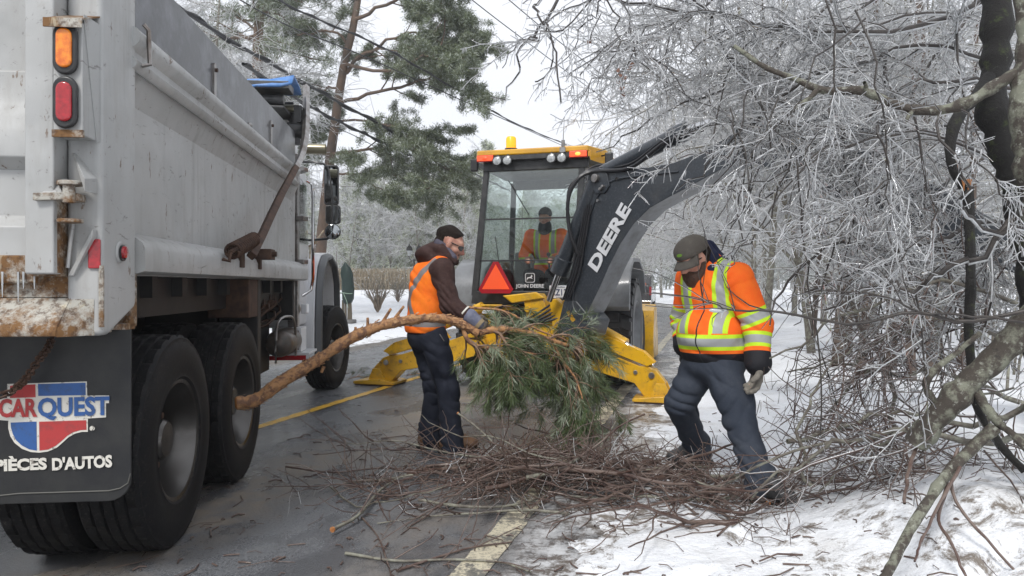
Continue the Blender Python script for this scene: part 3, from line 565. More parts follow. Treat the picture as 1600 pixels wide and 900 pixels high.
b.tube(hp, .0085, 5); b.cyl(a0-ax*.03, a1+ax*.04, .014, 8); b.tube([a0-ax*.03, a0-ax*.05+np.array([0, 0, -.05]), (a0[0]-.04, a0[1]-.05, 1.44)], .012, 6); obj('coil_spring', b, M['rusty'], truck)
# mirrors
mr = link('mirror_assembly', None, truck, (0, 0, 0))
D = 8.6/ .9947
def tm(px, py, d=8.62): return TF.l(P(px, py, d))
b = MB(); b.tube([tm(470, 253), tm(488, 253), tm(505, 256), tm(513, 262), tm(519, 300), tm(519, 340), tm(517, 360)], .014, 8); b.tube([tm(468, 376), tm(490, 375), tm(512, 373), tm(519, 366), tm(520, 345)], .014, 8); b.box(*(lambda c: (c[0]-.09, c[0]+.02, c[1]-.06, c[1]+.06, c[2]-.06, c[2]+.06))(tm(472, 376))); obj('mirror_arm', b, M['rubber'], mr)
def mirror(nm, px, py, w, h, r):
    c = tm(px, py); b = MB(); pts = []
    for (sx, sz) in ((1, 1), (-1, 1), (-1, -1), (1, -1)):
        a0 = {(1, 1): 0, (-1, 1): 90, (-1, -1): 180, (1, -1): 270}[(sx, sz)]
        for k in range(5): a = rad(a0+k*22.5); pts.append((c[0]+sx*(w-r)+r*math.cos(a), c[1], c[2]+sz*(h-r)+r*math.sin(a)))
    b.prism(pts, (0, .07, 0)); o = obj(nm, b, M['rubber'], mr, .012, segs=3)
    b = MB(); b.prism([((p[0]-c[0])*.86+c[0], c[1]-.004, (p[2]-c[2])*.90+c[2]) for p in pts], (0, .005, 0)); obj('mirror_glass', b, M['mirror'], o)
mirror('mirror', 517.5, 289, .083, .235, .035); mirror('mirror', 520, 335, .086, .112, .04)
c = tm(520, 362, 8.6); b = MB(); b.lathe([(0, .05), (.06, .04), (.088, .012), (.092, 0), (.086, -.004)], tuple(c), (0, 1, 0), 24); o = obj('round_mirror', b, M['rubber'], mr); b = MB(); b.lathe([(.085, -.002), (.05, -.016), (0, -.021)], tuple(c), (0, 1, 0), 24); obj('mirror_glass', b, M['mirror'], o)
# ------------------------------------------------------------ backhoe loader
BF = Fr((0.2, 8.9, 0), -16)
bh = thing('backhoe_loader', (0.2, 8.9, 0), 'yellow and dark grey backhoe loader parked on the road with its stabilisers down', 'backhoe', -16)
br = lambda px, py, y: BF.hit(px, py, 1, y)
# cab frame
b = MB()
def bar(p, q, w=.05, h=.05, m=0, mb=None):       # square bar
    (mb or b).tube([p, q], math.hypot(w, h)/2, 4, m)
zt, zb, y0, y1 = 2.80, 1.16, .30, 1.95
post = {'rl': ((-.62, y0, zt), (-.78, y0-.02, zb)), 'rr': ((.60, y0, zt), (.50, y0-.02, zb)), 'fl': ((-.74, y1, zt), (-.80, y1, zb-.2)), 'fr': ((.74, y1, zt), (.78, y1, zb-.2)), 'sr': ((.74, .62, zt), (.80, .60, zb))}
for k_, (p, q) in post.items():
    b = MB(); b.hexa([(p[0]-.035, p[1]-.03, p[2]), (p[0]+.035, p[1]-.03, p[2]), (p[0]+.035, p[1]+.04, p[2]), (p[0]-.035, p[1]+.04, p[2])], [(q[0]-.04, q[1]-.03, q[2]), (q[0]+.04, q[1]-.03, q[2]), (q[0]+.04, q[1]+.04, q[2]), (q[0]-.04, q[1]+.04, q[2])]); obj('cab_post', b, M['cabblack'], bh, .008)
b = MB(); b.box(-.66, .68, .255, .34, 2.72, 2.86); obj('cab_header', b, M['cabblack'], bh, .01)
b = MB(); b.hexa([(-.82, .25, zb-.1), (.62, .25, zb-.1), (.85, 1.95, zb-.1), (-.85, 1.95, zb-.1)], [(-.80, .25, zb+.06), (.54, .25, zb+.06), (.80, 1.95, zb+.06), (-.80, 1.95, zb+.06)]); obj('cab_sill', b, M['cabblack'], bh, .01)
b = MB(); b.box(-.75, .75, 1.93, 1.99, 2.70, 2.84); b.box(-.8, .8, 1.93, 1.99, .85, 1.15); obj('cab_front_frame', b, M['cabblack'], bh, .01)
b = MB(); b.hexa([(-.72, .34, .5), (.72, .34, .5), (.78, 1.95, .5), (-.78, 1.95, .5)], [(-.74, .34, 1.10), (.74, .34, 1.10), (.80, 1.95, 1.10), (-.80, 1.95, 1.10)]); obj('cab_floor', b, pm('floor_grey', (.12, .125, .125), .7, (.07, .07, .065), 6), bh)
# panes
b = MB(); b.hexa([(-.585, .29, zt-.07), (.565, .29, zt-.07), (.46, .27, zb+.06), (-.74, .27, zb+.06)], [(-.585, .294, zt-.07), (.565, .294, zt-.07), (.46, .274, zb+.06), (-.74, .274, zb+.06)]); rw = obj('rear_window', b, M['glass'], bh)
for z, t in ((2.12, .45), (1.60, .78)):
    xl = lerp(-.60, -.76, (zt-z)/(zt-zb)); xr = lerp(.58, .49, (zt-z)/(zt-zb)); b = MB(); b.box(xl, xr, .262, .282, z-.010, z+.010); obj('window_bar', b, M['cabblack'], rw, .003)
for s in (-1, 1):
    p, q = (post['rl'], post['fl']) if s < 0 else (post['sr'], post['fr']); b = MB(); b.add([p[0], q[0], (q[1][0], q[1][1], zb), p[1]], [(0, 1, 2, 3)]); obj('side_window', b, M['glass'], bh)
b = MB(); b.add([post['rr'][0], post['sr'][0], post['sr'][1], post['rr'][1]], [(0, 1, 2, 3)]); obj('quarter_window', b, M['glass'], bh)
b = MB(); b.add([(-.72, 1.97, 2.72), (.72, 1.97, 2.72), (.76, 1.97, 1.15), (-.76, 1.97, 1.15)], [(0, 1, 2, 3)]); obj('windscreen', b, M['glass'], bh)
# roof
b = MB(); rp = [(-.71, .16), (.69, .16), (.86, .55), (.88, 1.9), (.78, 2.15), (-.78, 2.15), (-.88, 1.9), (-.86, .55)]
b.prism([(x, y, 2.90) for x, y in rp], (0, 0, .075)); roof = obj('roof', b, M['yellow_clean'], bh, .02, segs=3)
b = MB(); b.prism([(x*.985, y+.012, 2.845) for x, y in rp], (0, 0, .056)); obj('roof_liner', b, M['cabblack'], roof)
b = MB()
for x0, x1 in ((-.71, -.69), (.69, .71)): b.box(x0, x1, .17, .5, 2.84, 2.90)
obj('roof_skirt', b, M['yellow_clean'], roof, .005)
b = MB(); b.hexa([(.715, .20, 2.80), (.72, .20, 2.80), (.885, .6, 2.78), (.88, .6, 2.78)], [(.700, .20, 2.92), (.72, .20, 2.92), (.885, .6, 2.92), (.87, .6, 2.92)]); obj('roof_side', b, M['yellow_clean'], roof, .004)
for x in (-.60, .575):
    b = MB(); b.box(x-.105, x+.105, .135, .17, 2.835, 2.905); k = obj('tail_lamp', b, M['redlit'], bh, .008)
    b = MB(); b.box(x-.11, x+.11, .15, .20, 2.828, 2.912); obj('lamp_frame', b, M['dark_red'], k, .004)
    b = MB(); b.ball((x+.0, .132, 2.87), .022, 10, sc=(1.6, .3, 1)); obj('bulb_glow', b, M['hot'] if x > 0 else M['redlit'], k)
for x in (-.44, -.31, .245, .375):
    b = MB(); b.lathe([(0, .08), (.045, .07), (.060, .02), (.062, 0), (.052, -.004)], (x, .13, 2.83), (0, 1, 0), 18); k = obj('work_lamp', b, M['rubber'], bh); b = MB(); b.lathe([(.052, 0), (.03, -.010), (0, -.014)], (x, .13, 2.83), (0, 1, 0), 18); obj('lamp_glass', b, M['lens'], k)
    b = MB(); b.box(x-.012, x+.012, .16, .19, 2.86, 2.91); obj('lamp_bracket', b, M['rubber'], k)
b = MB(); b.lathe([(.075, 0), (.075, .02), (.066, .03), (.064, .15), (.05, .172), (0, .176)], (-.30, .28, 2.975), (0, 0, 1), 20); k = obj('beacon', b, M['beacon'], bh); b = MB(); b.cyl((-.30, .28, 2.975), (-.30, .28, 3.0), .08, 20); obj('beacon_base', b, M['rubber'], k)
b = MB(); b.cyl((.385, .18, 2.92), (.385, .18, 3.05), .022, 8); b.tube([(.385, .18, 3.05), (.40, .18, 3.32)], [.006, .003], 5); b.box(.35, .42, .14, .22, 2.90, 2.96); obj('antenna', b, M['steel'], bh)
for x in (-.80, .92):
    b = MB(); b.box(x-.05, x+.05, .30, .36, 2.74, 2.90); b.tube([(x, .34, 2.88), (x*.8, .5, 2.88)], .012, 6); obj('small_mirror', b, M['rubber'], bh, .02)
# cab interior
b = MB(); b.box(-.28, .30, .72, 1.15, 1.10, 1.32); b.box(-.26, .28, 1.10, 1.24, 1.28, 2.0); obj('seat', b, pm('seat_grey', (.09, .10, .105), .7, (.06, .06, .06), 8), bh, .05)
b = MB(); b.box(-.55, -.35, 1.3, 1.6, 1.1, 1.75); b.box(-.62, -.42, .45, .8, 1.1, 1.5); obj('console', b, pm('console_grey', (.13, .14, .14), .6, (.09, .09, .09), 8), bh, .03)
for x in (-.33, -.10, .16):
    b = MB(); b.tube([(x, .55, 1.12), (x-.02, .5, 1.5), (x-.03, .5, 1.66)], .013, 6); b.ball((x-.03, .5, 1.68), .028, 8); obj('lever', b, M['rubber'], bh)
# wiper and text on the pane
b = MB(); b.tube([(-.33, .26, 2.60), (-.06, .255, 2.16)], .006, 5); b.tube([(-.42, .26, 1.35), (-.50, .255, 1.9)], .005, 5); obj('wiper', b, M['rubber'], bh)
tc_ = br(828, 447, .265); text_mesh('lettering', 'JOHN DEERE', .062, basis(tc_, (1, 0, 0), (0, 0, 1)), M['white'], bh, .0008, 1.0, .0012)
c = br(828, 434, .262); b = MB(); pts = []
for (sx, sz, a0) in ((1, 1, 0), (-1, 1, 90), (-1, -1, 180), (1, -1, 270)):
    for k in range(4): a = rad(a0+k*30); pts.append((c[0]+sx*.035+.02*math.cos(a), c[1], c[2]+sz*.032+.02*math.sin(a)))
b.prism([((p[0]-c[0])*1.12+c[0], c[1]+.001, (p[2]-c[2])*1.12+c[2]) for p in pts], (0, .002, 0)); k = obj('emblem', b, M['white'], bh); b = MB(); b.prism(pts, (0, .002, 0)); obj('emblem_field', b, M['rubber'], k)
deer = [(-.042, -.012), (-.030, .004), (-.012, .008), (.006, .010), (.016, .022), (.014, .038), (.020, .028), (.024, .040), (.026, .026), (.036, .020), (.030, .016), (.024, .012), (.022, .0), (.034, -.010), (.030, -.014), (.014, -.006), (-.004, -.004), (-.022, -.008), (-.034, -.022), (-.040, -.034), (-.046, -.034), (-.038, -.020)]
b = MB(); b.prism([(c[0]+x, c[1]-.003, c[2]+z) for x, z in deer], (0, .002, 0)); obj('emblem_deer', b, M['white'], k)
# slow-moving triangle
c = br(774.5, 438, .10); b = MB(); S_ = .255
def tri(s, t): return [(-s, -s*.50), (-s*.82, -s*.72), (s*.82, -s*.72), (s, -s*.50), (t, s*1.02), (-t, s*1.02)]
b.prism([(c[0]+x, c[1], c[2]+z) for x, z in tri(.225, .035)], (0, .006, 0)); k = obj('slow_triangle', b, M['dark_red'], bh, .002)
b = MB(); b.prism([(c[0]+x, c[1]-.003, c[2]+z-.002) for x, z in [(-.178, -.108), (.178, -.108), (0, .200)]], (0, .003, 0)); obj('triangle_face', b, M['orange_tri'], k)
# rear fenders
for s in (-1, 1):
    b = MB(); prof = [(-.15, 1.02), (-.12, 1.28), (.02, 1.50), (.35, 1.64), (1.15, 1.66), (1.75, 1.52), (1.98, 1.2)]; n = len(prof)
    vs = [(s*x, .55+y*.9, z) for x in (.72, 1.16) for y, z in prof]+[(s*x, .60+y*.87, z-.05) for x in (.72, 1.16) for y, z in prof]
    fs = []
    for i in range(n-1): fs += [(i, i+1, n+i+1, n+i), (2*n+i, 3*n+i, 3*n+i+1, 2*n+i+1), (n+i, n+i+1, 3*n+i+1, 3*n+i), (i, 2*n+i, 2*n+i+1, i+1)]
    fs += [(0, n, 3*n, 2*n)]; b.add(vs, fs); obj('rear_fender', b, M['fendergrey'], bh, .02)
# wheels
def tractor_tyre(R, Wd, lugs, name):
    w = Wd/2; b = MB(); b.lathe([(R-.30, -w+.03), (R-.22, -w), (R-.10, -w-.0), (R-.045, -w+.04), (R-.035, 0), (R-.045, w-.04), (R-.10, w), (R-.22, w), (R-.30, w-.03)], (0, 0, 0), (1, 0, 0), 56)
    for i in range(lugs):
        for row, (xa, xb) in enumerate(((-w+.005, -w*.42), (-w*.36, w*.36), (w*.42, w-.005))):
            a = 2*math.pi*(i+(.5 if row == 1 else 0))/lugs; da = math.pi/lugs*.70; sk = .35*da*(row-1); vs = []
            for rr, sh in ((R-.06, 1.0), (R+.0, .86)):
                for aa, xx in ((a-da*sh-sk, xa), (a-da*sh+sk, xb), (a+da*sh+sk, xb), (a+da*sh-sk, xa)):
                    xx2 = (xa+xb)/2+(xx-(xa+xb)/2)*(1 if rr < R-.01 else .88); vs.append((xx2, rr*math.cos(aa), rr*math.sin(aa)))
            b.add(vs, [(0, 1, 2, 3), (7, 6, 5, 4), (0, 4, 5, 1), (1, 5, 6, 2), (2, 6, 7, 3), (3, 7, 4, 0)])
    return b
def mk_wheel(c, R, Wd, lugs, parent, tyre, rim):
    w = link('wheel', None, parent, c); link('tyre', tyre, w); link('rim', rim, w); return w
t1 = obj('tyre_source', tractor_tyre(.70, .50, 24, 'tyre'), pm('loader_tyre', (.022, .023, .026), .4, (.05, .05, .052), 6), ang=30)
t2 = obj('tyre_source', tractor_tyre(.45, .32, 20, 'tyre'), M['tyre'], ang=30)
def rim_b(R, w):
    b = MB(); b.lathe([(R, w-.02), (R-.02, w-.01), (R-.04, w-.06), (R-.10, w-.16), (.12, w-.18), (.10, w-.12), (0, w-.12)], (0, 0, 0), (1, 0, 0), 28); b.lathe([(R, -w+.02), (R-.04, -w+.06), (0, -w+.12)], (0, 0, 0), (1, 0, 0), 28); return b
r1 = obj('rim_source', rim_b(.41, .25), M['fendergrey']); r2 = obj('rim_source', rim_b(.17, .16), M['yellow'])
for x in (-.90, .92): 
    w = mk_wheel((x, 1.25, .69), .7, .5, 24, bh, t1.data, r1.data); w.rotation_euler = (.1, 0, 0 if x > 0 else math.pi)
for x in (-.85, .85): mk_wheel((x, 3.35, .45), .45, .32, 20, bh, t2.data, r2.data)
for o in (t1, t2, r1, r2): bpy.data.objects.remove(o)
# engine hood, loader arms and front bucket
b = MB(); b.box(-.42, .42, 2.0, 3.9, .75, 1.45); obj('engine_hood', b, M['yellow'], bh, .06, segs=3)
b = MB(); b.box(-.45, .45, .2, 3.8, .42, .75); obj('main_frame', b, M['dark_paint'], bh, .02)
for s in (-1, 1):
    b = MB(); b.prism([(s*.58, y, z) for y, z in [(2.0, 1.25), (2.3, 1.35), (3.9, .75), (4.3, .30), (4.15, .24), (3.6, .55), (2.0, 1.05)]], (s*.12, 0, 0)); obj('loader_arm', b, M['yellow'], bh, .01)
b = MB(); o_ = [(4.2, .04), (5.05, .04), (5.05, .08), (4.35, .12), (4.25, .4), (4.35, .80), (4.75, .92), (4.72, .96), (4.25, .86), (4.12, .4)]
b.prism([(-1.10, y, z) for y, z in o_], (2.20, 0, 0))
for x in (-1.11, 1.08): b.prism([(x, y, z) for y, z in [(4.2, .04), (5.05, .04), (5.0, .4), (4.75, .92), (4.25, .85), (4.12, .4)]], (.03, 0, 0))
obj('front_bucket', b, M['yellow'], bh, .01)
# rear frame and swing casting
b = MB(); b.box(-.68, .58, .02, .12, .985, 1.03); b.box(-.70, -.2, -.02, .10, 1.03, 1.055); b.box(-.62, -.34, .05, .24, .28, .98); b.box(.26, .60, .05, .24, .28, .98); b.box(-.33, .25, .10, .24, .28, .5); obj('rear_frame', b, M['yellow'], bh, .01)
b = MB(); b.box(-.58, -.43, -.03, .0, .945, .985); obj('white_reflector', b, M['white'], bh, .003)
b = MB(); b.box(.34, .46, -.05, -.01, .945, .985); obj('white_reflector', b, M['white'], bh, .003)
b = MB()
sw = lambda px, py, y: br(px, py, y)
for (ya, yb, pl) in ((-.25, -.17, [(818, 470), (826, 458), (842, 459), (850, 472), (868, 510), (874, 548), (850, 580), (832, 580), (826, 540), (824, 505)]), ):
    b.prism([sw(x, y, ya) for x, y in pl], (0, .30, 0))
sc_ = obj('swing_casting', b, M['yellow'], bh, .012)
for px, py, r_ in ((825, 483, .035), (848, 500, .02), (815, 520, .02)):
    b = MB(); c = sw(px, py, -.26); b.lathe([(0, -.03), (r_, -.03), (r_, .02)], tuple(c), (0, 1, 0), 14); obj('pin', b, M['rusty'] if r_ < .03 else M['yellow'], sc_)
b = MB(); c = sw(797, 497, -.02); b.lathe([(.0, .06), (.155, .06), (.165, 0), (.19, -.012), (.19, .02)], tuple(c), (0, 1, 0), 22); obj('dark_gap_cup', b, M['rubber'], bh)  # black cup whose colour stands in for the dark gap beside the casting
b = MB(); b.hexa([sw(785, 462, -.28), sw(838, 456, -.28), sw(852, 466, -.28), sw(800, 474, -.28)], [sw(785, 462, .1), sw(838, 456, .1), sw(852, 466, .1), sw(800, 474, .1)]); obj('swing_cap', b, M['yellow'], bh, .015)
b = MB(); b.prism([sw(x, y, -.30) for x, y in [(858, 470), (868, 466), (880, 476), (885, 520), (872, 548), (864, 520)]], (0, .2, 0)); b.prism([sw(x, y, -.26) for x, y in [(878, 470), (888, 466), (896, 480), (900, 530), (884, 545)]], (0, .25, 0)); obj('swing_bracket', b, M['yellow'], bh, .012)
for k in range(5):
    b = MB(); a = sw(770+k*12, 495+3*k, -.05); e = sw(870+k*3, 470+k*6, -.28); b.tube(spline([a, (a+e)/2+np.array([0, -.12, -.14+.03*k]), e], 12), .014, 6); obj('hose', b, M['hose'], bh)
# stabilisers
def stabil(s, foot, hipx):
    fx, fy = foot; hip = np.array([hipx, .02, .60]); ft = np.array([fx, fy, .22]); d = ft-hip; d /= np.linalg.norm(d); up = np.array([-d[2]*s*s*np.sign(d[0]), 0, abs(d[0])]); up /= np.linalg.norm(up); y_ = np.array([0, 1, 0])
    k = link('stabiliser', None, bh)
    th = .09
    L = np.linalg.norm(ft-hip); A = lambda t, h, y=0: tuple(hip+d*L*t+up*h+y_*y)
    out = [(-.02, -.13), (.25, -.15), (.80, -.10), (.90, -.19), (1.0, -.215), (1.07, -.12), (1.05, .03), (.94, .12), (.86, .13), (.80, .10), (.30, .12), (.0, .15)]
    b = MB(); b.prism([A(t, h, -th) for t, h in out], (0, 2*th, 0)); obj('arm', b, M['yellow'], k, .008)
    b = MB(); b.prism([A(t, h, -th-.02) for t, h in [(.30, .15), (.86, .13), (.92, .20), (.80, .27), (.35, .30)]], (0, .03, 0)); b.prism([A(t, h, -th+.10) for t, h in [(.30, .15), (.86, .13), (.92, .20), (.80, .27), (.35, .30)]], (0, .03, 0)); obj('guard', b, M['yellow'], k, .004)
    b = MB(); b.tube([A(-.05, .42), A(.62, .27)], .065, 14); obj('cylinder', b, M['yellow'], k); b = MB(); b.tube([A(.62, .27), A(.90, .15)], .032, 12); obj('rod', b, M['chrome'], k)
    for t, h, r_ in ((.92, .05, .035), (.78, .02, .024), (1.0, -.13, .045)):
        b = MB(); c = A(t, h, -th-.022); b.cyl(c, (c[0], c[1]+2*th+.04, c[2]), r_, 12); obj('pin', b, M['steel'], k, .004)
    b = MB(); fx2 = ft[0]+.02*s; b.prism([(fx2-.30, fy-.2, .02), (fx2+.27, fy-.2, .02), (fx2+.27, fy-.2, .055), (fx2+.05, fy-.2, .09), (fx2-.30, fy-.2, .055)], (0, .42, 0)); obj('pad', b, M['yellow'], k, .008)
    b = MB(); b.box(fx2-.28, fx2+.26, fy-.19, fy+.2, .004, .022); obj('pad_edge', b, M['rusty'], k)
    b = MB(); b.prism([(fx2-.12, fy-.14, .06), (fx2+.12, fy-.14, .06), (fx2+.05, fy-.14, .22), (fx2-.05, fy-.14, .22)], (0, .03, 0)); b.prism([(fx2-.12, fy+.11, .06), (fx2+.12, fy+.11, .06), (fx2+.05, fy+.11, .22), (fx2-.05, fy+.11, .22)], (0, .03, 0)); obj('pad_ear', b, M['yellow'], k, .004)
stabil(-1, (-2.02, .19), -.55); stabil(1, (1.58, -.32), .35)
# boom: a curved box beam swung towards the verge
bp0 = np.array([.63, 8.15, 0]); bd = np.array([.7071, -.7071, 0]); bn = np.array([.7071, .7071, 0])
def bpt(px, py, off=0):
    r = np.array([(px-800)/F, 1, (HY-py)/F]); o = np.array([0, 0, H]); q = bp0+bn*off; t = np.dot(bn, q-o)/np.dot(bn, r); return BF.l(o+r*t)
up_e = [(876, 500), (884, 455), (897, 400), (908, 350), (917, 310), (928, 277), (938, 267), (965, 263), (1010, 262), (1050, 255), (1090, 240), (1130, 218), (1165, 196), (1185, 192)]
lo_e = [(900, 522), (922, 480), (938, 447), (952, 415), (970, 380), (990, 350), (1015, 325), (1045, 308), (1080, 290), (1120, 268), (1155, 250), (1180, 238), (1200, 225), (1203, 205)]
nl = BF.l(BF.o+bn*.30)-BF.l(BF.o)
b = MB(); U = [bpt(*p) for p in up_e]; Lw = [bpt(*p) for p in lo_e]
n = len(U); vs = U+Lw+[u+nl for u in U]+[l+nl for l in Lw]; fs = []; ms = []
for i in range(n-1): fs += [(i, i+1, n+i+1, n+i), (2*n+i, 3*n+i, 3*n+i+1, 2*n+i+1), (i, 2*n+i, 2*n+i+1, i+1), (n+i, n+i+1, 3*n+i+1, 3*n+i)]; ms += [0, 0, 0, 1]
fs += [(0, n, 3*n, 2*n), (n-1, 3*n-1, 4*n-1, 2*n-1)]; ms += [0, 0]; b.add(vs, fs); b.m = ms
boom = obj('boom', b, [M['boom'], M['boom_light']], bh, .008, ang=25)
b = MB(); b.prism([bpt(x, y, -.012) for x, y in [(868, 520), (880, 470), (900, 470), (925, 500), (918, 526), (890, 530)]], nl*1.08); obj('boom_foot', b, M['boom'], bh, .02)
# raised rim plate along the boom side + boss at the knee
rib = spline([bpt(x, y, -.008) for x, y in [(890, 500), (903, 420), (918, 350), (932, 310), (955, 283), (1000, 275), (1060, 268)]], 30); b = MB(); b.tube(rib, .010, 6); obj('boom_rib', b, M['boom'], boom)
b = MB(); b.prism([bpt(*p, -.02) for p in [(917, 283), (921, 266), (935, 262), (948, 270), (952, 290), (944, 302), (930, 302)]], nl*1.1); kb = obj('boom_boss', b, M['boom'], boom, .008)
for (px, py, r_) in ((928, 278, .045), (936, 295, .016), (940, 291, .016)):
    c = Vector(bpt(px, py, -.06)); b = MB(); b.cyl(c, c+Vector(nl)*.4, r_, 14); obj('pin', b, M['steel'], kb, .004)
for px, py in ((933, 313), (963, 279)):
    c = Vector(bpt(px, py, -.04)); b = MB(); b.cyl(c, c+Vector(nl)*.15, .018, 8); obj('bolt', b, M['chrome'], boom)
b = MB(); b.prism([bpt(*p, -.012) for p in [(885, 488), (890, 484), (899, 500), (894, 504)]], nl*.02); obj('yellow_reflector', b, M['yellow_clean'], boom)
b = MB(); b.tube(spline([bpt(x, y, -.008) for x, y in [(895, 470), (897, 482), (906, 492), (918, 488)]], 10), .008, 5); obj('weld_line', b, M['boom_light'], boom)
# big letters
c = bpt(952, 373, -.010); e1 = bpt(975, 330, -.01)-bpt(930, 413, -.01); e2 = bpt(940, 366, -.01)-bpt(964, 380, -.01)
tx = text_mesh('lettering', 'DEERE', .30, basis(c, e1, e2), M['white'], boom, .003, 1, .012)
me = tx.data; co = np.array([v.co[:] for v in me.vertices]); e1n = e1/np.linalg.norm(e1); e2n = np.array(basis(c, e1, e2).col[1][:3]); pr1 = (co-c)@e1n; pr2 = (co-c)@e2n; w1 = pr1.max()-pr1.min(); h1 = pr2.max()-pr2.min()
B4 = basis(c, e1, e2); me.transform(B4 @ Matrix.Diagonal((np.linalg.norm(bpt(984, 326, -.01)-bpt(923, 417, -.01))/w1, .155/h1, 1, 1)) @ B4.inverted())
# licence plate
c = br(868, 456, -.02); b = MB(); b.box(c[0]-.075, c[0]+.21, c[1], c[1]+.006, c[2]-.075, c[2]+.075); pl = obj('licence_plate', b, M['plate'], bh, .004); text_mesh('lettering', 'RZ132', .105, basis(c+np.array([.065, -.003, -.01]), (1, 0, 0), (0, 0, 1)), M['ink'], pl, .001, .78, .002)
text_mesh('lettering', 'Québec', .03, basis(c+np.array([.065, -.003, .058]), (1, 0, 0), (0, 0, 1)), M['ink'], pl, .001); text_mesh('lettering', 'Je me souviens', .018, basis(c+np.array([.065, -.003, -.064]), (1, 0, 0), (0, 0, 1)), M['ink'], pl, .001)
# boom cylinder (in front of the cab pane) and rod
def cyl_part(nm, p, q, r, mt, k=16, **kw): b = MB(); b.cyl(p, q, r, k); return obj(nm, b, mt, bh, **kw)
lower = Vector(bpt(858, 470, .0)); collar0 = Vector(bpt(874, 424, .0)); top = Vector(bpt(930, 285, .05))
cyl_part('boom_rod', lower, collar0, .035, M['chrome']); cyl_part('boom_cylinder', collar0, top, .085, M['boom']); d = (top-collar0).normalized(); cyl_part('cylinder_collar', collar0-d*.03, collar0+d*.16, .105, M['boom'], bevel=.01)
# dipper cylinder above the boom
c0 = Vector(bpt(940, 272, .15)); c1 = Vector(bpt(1075, 203, .15)); c2 = Vector(bpt(1165, 175, .15)); cyl_part('dipper_cylinder', c0, c1, .085, M['boom']); cyl_part('dipper_rod', c1, c2, .04, M['chrome'])
d = (c1-c0).normalized(); cyl_part('cylinder_collar', c1-d*.18, c1, .10, M['boom'], bevel=.01)
for k, off in enumerate((-.02, .08, .2)):
    b = MB(); b.tube(spline([bpt(905, 400+k*10, off-.05), bpt(890, 360, off-.14), bpt(888, 310-k*5, off-.16), bpt(905, 278, off-.1), bpt(930, 268-k*4, off), bpt(985, 262-k*6, off), bpt(1040, 222-k*5, off), bpt(1090, 205, off), bpt(1130, 190, off), bpt(1160, 200, off)], 50), .022 if k == 0 else .016, 8); obj('hose', b, M['hose'], bh)
for k in range(4):
    b = MB(); b.tube(spline([bpt(880+k*3, 468, -.03), bpt(893+k*4, 425, -.04), bpt(903+k*3, 385, -.03), bpt(915+k*3, 320, -.02)], 14), .011, 6); obj('hose', b, M['hose'], bh)
# dipper stick, link and bucket, half lost in the branches
tipw = BF.w((bpt(1185, 210)+bpt(1185, 210, .3))/2); dd = np.array([.82, -.57, 0]); dn = np.array([.57, .82, 0])
def dpt(px, py, off=0):
    r = np.array([(px-800)/F, 1, (HY-py)/F]); o = np.array([0, 0, H]); q = tipw+dn*off; t = np.dot(dn, q-o)/np.dot(dn, r); return BF.l(o+r*t)
dl = BF.l(BF.o+dn*.22)-BF.l(BF.o)
b = MB(); b.prism([dpt(x, y, -.11) for x, y in [(1140, 195), (1175, 165), (1215, 170), (1330, 215), (1480, 300), (1625, 385), (1625, 440), (1580, 425), (1400, 345), (1250, 290), (1180, 255)]], dl); obj('dipper_stick', b, M['boom'], bh, .012)
b = MB(); c = Vector(dpt(1100, 177, -.2)); b.cyl(Vector(dpt(1180, 210, -.2)), Vector(dpt(1180, 210, .2)), .06, 16); obj('pin', b, M['steel'], bh, .006)
b = MB(); b.cyl(Vector(dpt(1230, 165, 0)), Vector(dpt(1400, 215, 0)), .07, 14); obj('bucket_cylinder', b, M['boom'], bh)
bo_ = [(1605, 370), (1700, 385), (1765, 440), (1775, 520), (1730, 590), (1650, 615)]; bi_ = [(1648, 600), (1718, 576), (1755, 515), (1748, 446), (1692, 398), (1605, 384)]
b = MB(); b.prism([dpt(x, y, -.28) for x, y in bo_+bi_], dl*2.55); bk = obj('rear_bucket', b, M['boom'], bh, .006)
for off in (-.29, .27): b = MB(); b.prism([dpt(x, y, off) for x, y in [(1605, 372), (1700, 388), (1762, 440), (1772, 520), (1728, 588), (1652, 612), (1660, 540), (1640, 460)]], dl*.08); obj('bucket_side', b, M['rusty'], bk)
for k in range(5): b = MB(); o2 = -.26+.12*k; b.hexa([dpt(1650, 598, o2), dpt(1650, 616, o2), dpt(1650, 616, o2+.05), dpt(1650, 598, o2+.05)], [dpt(1612, 618, o2+.015), dpt(1612, 622, o2+.015), dpt(1612, 622, o2+.035), dpt(1612, 618, o2+.035)]); obj('bucket_tooth', b, M['steel'], bk)
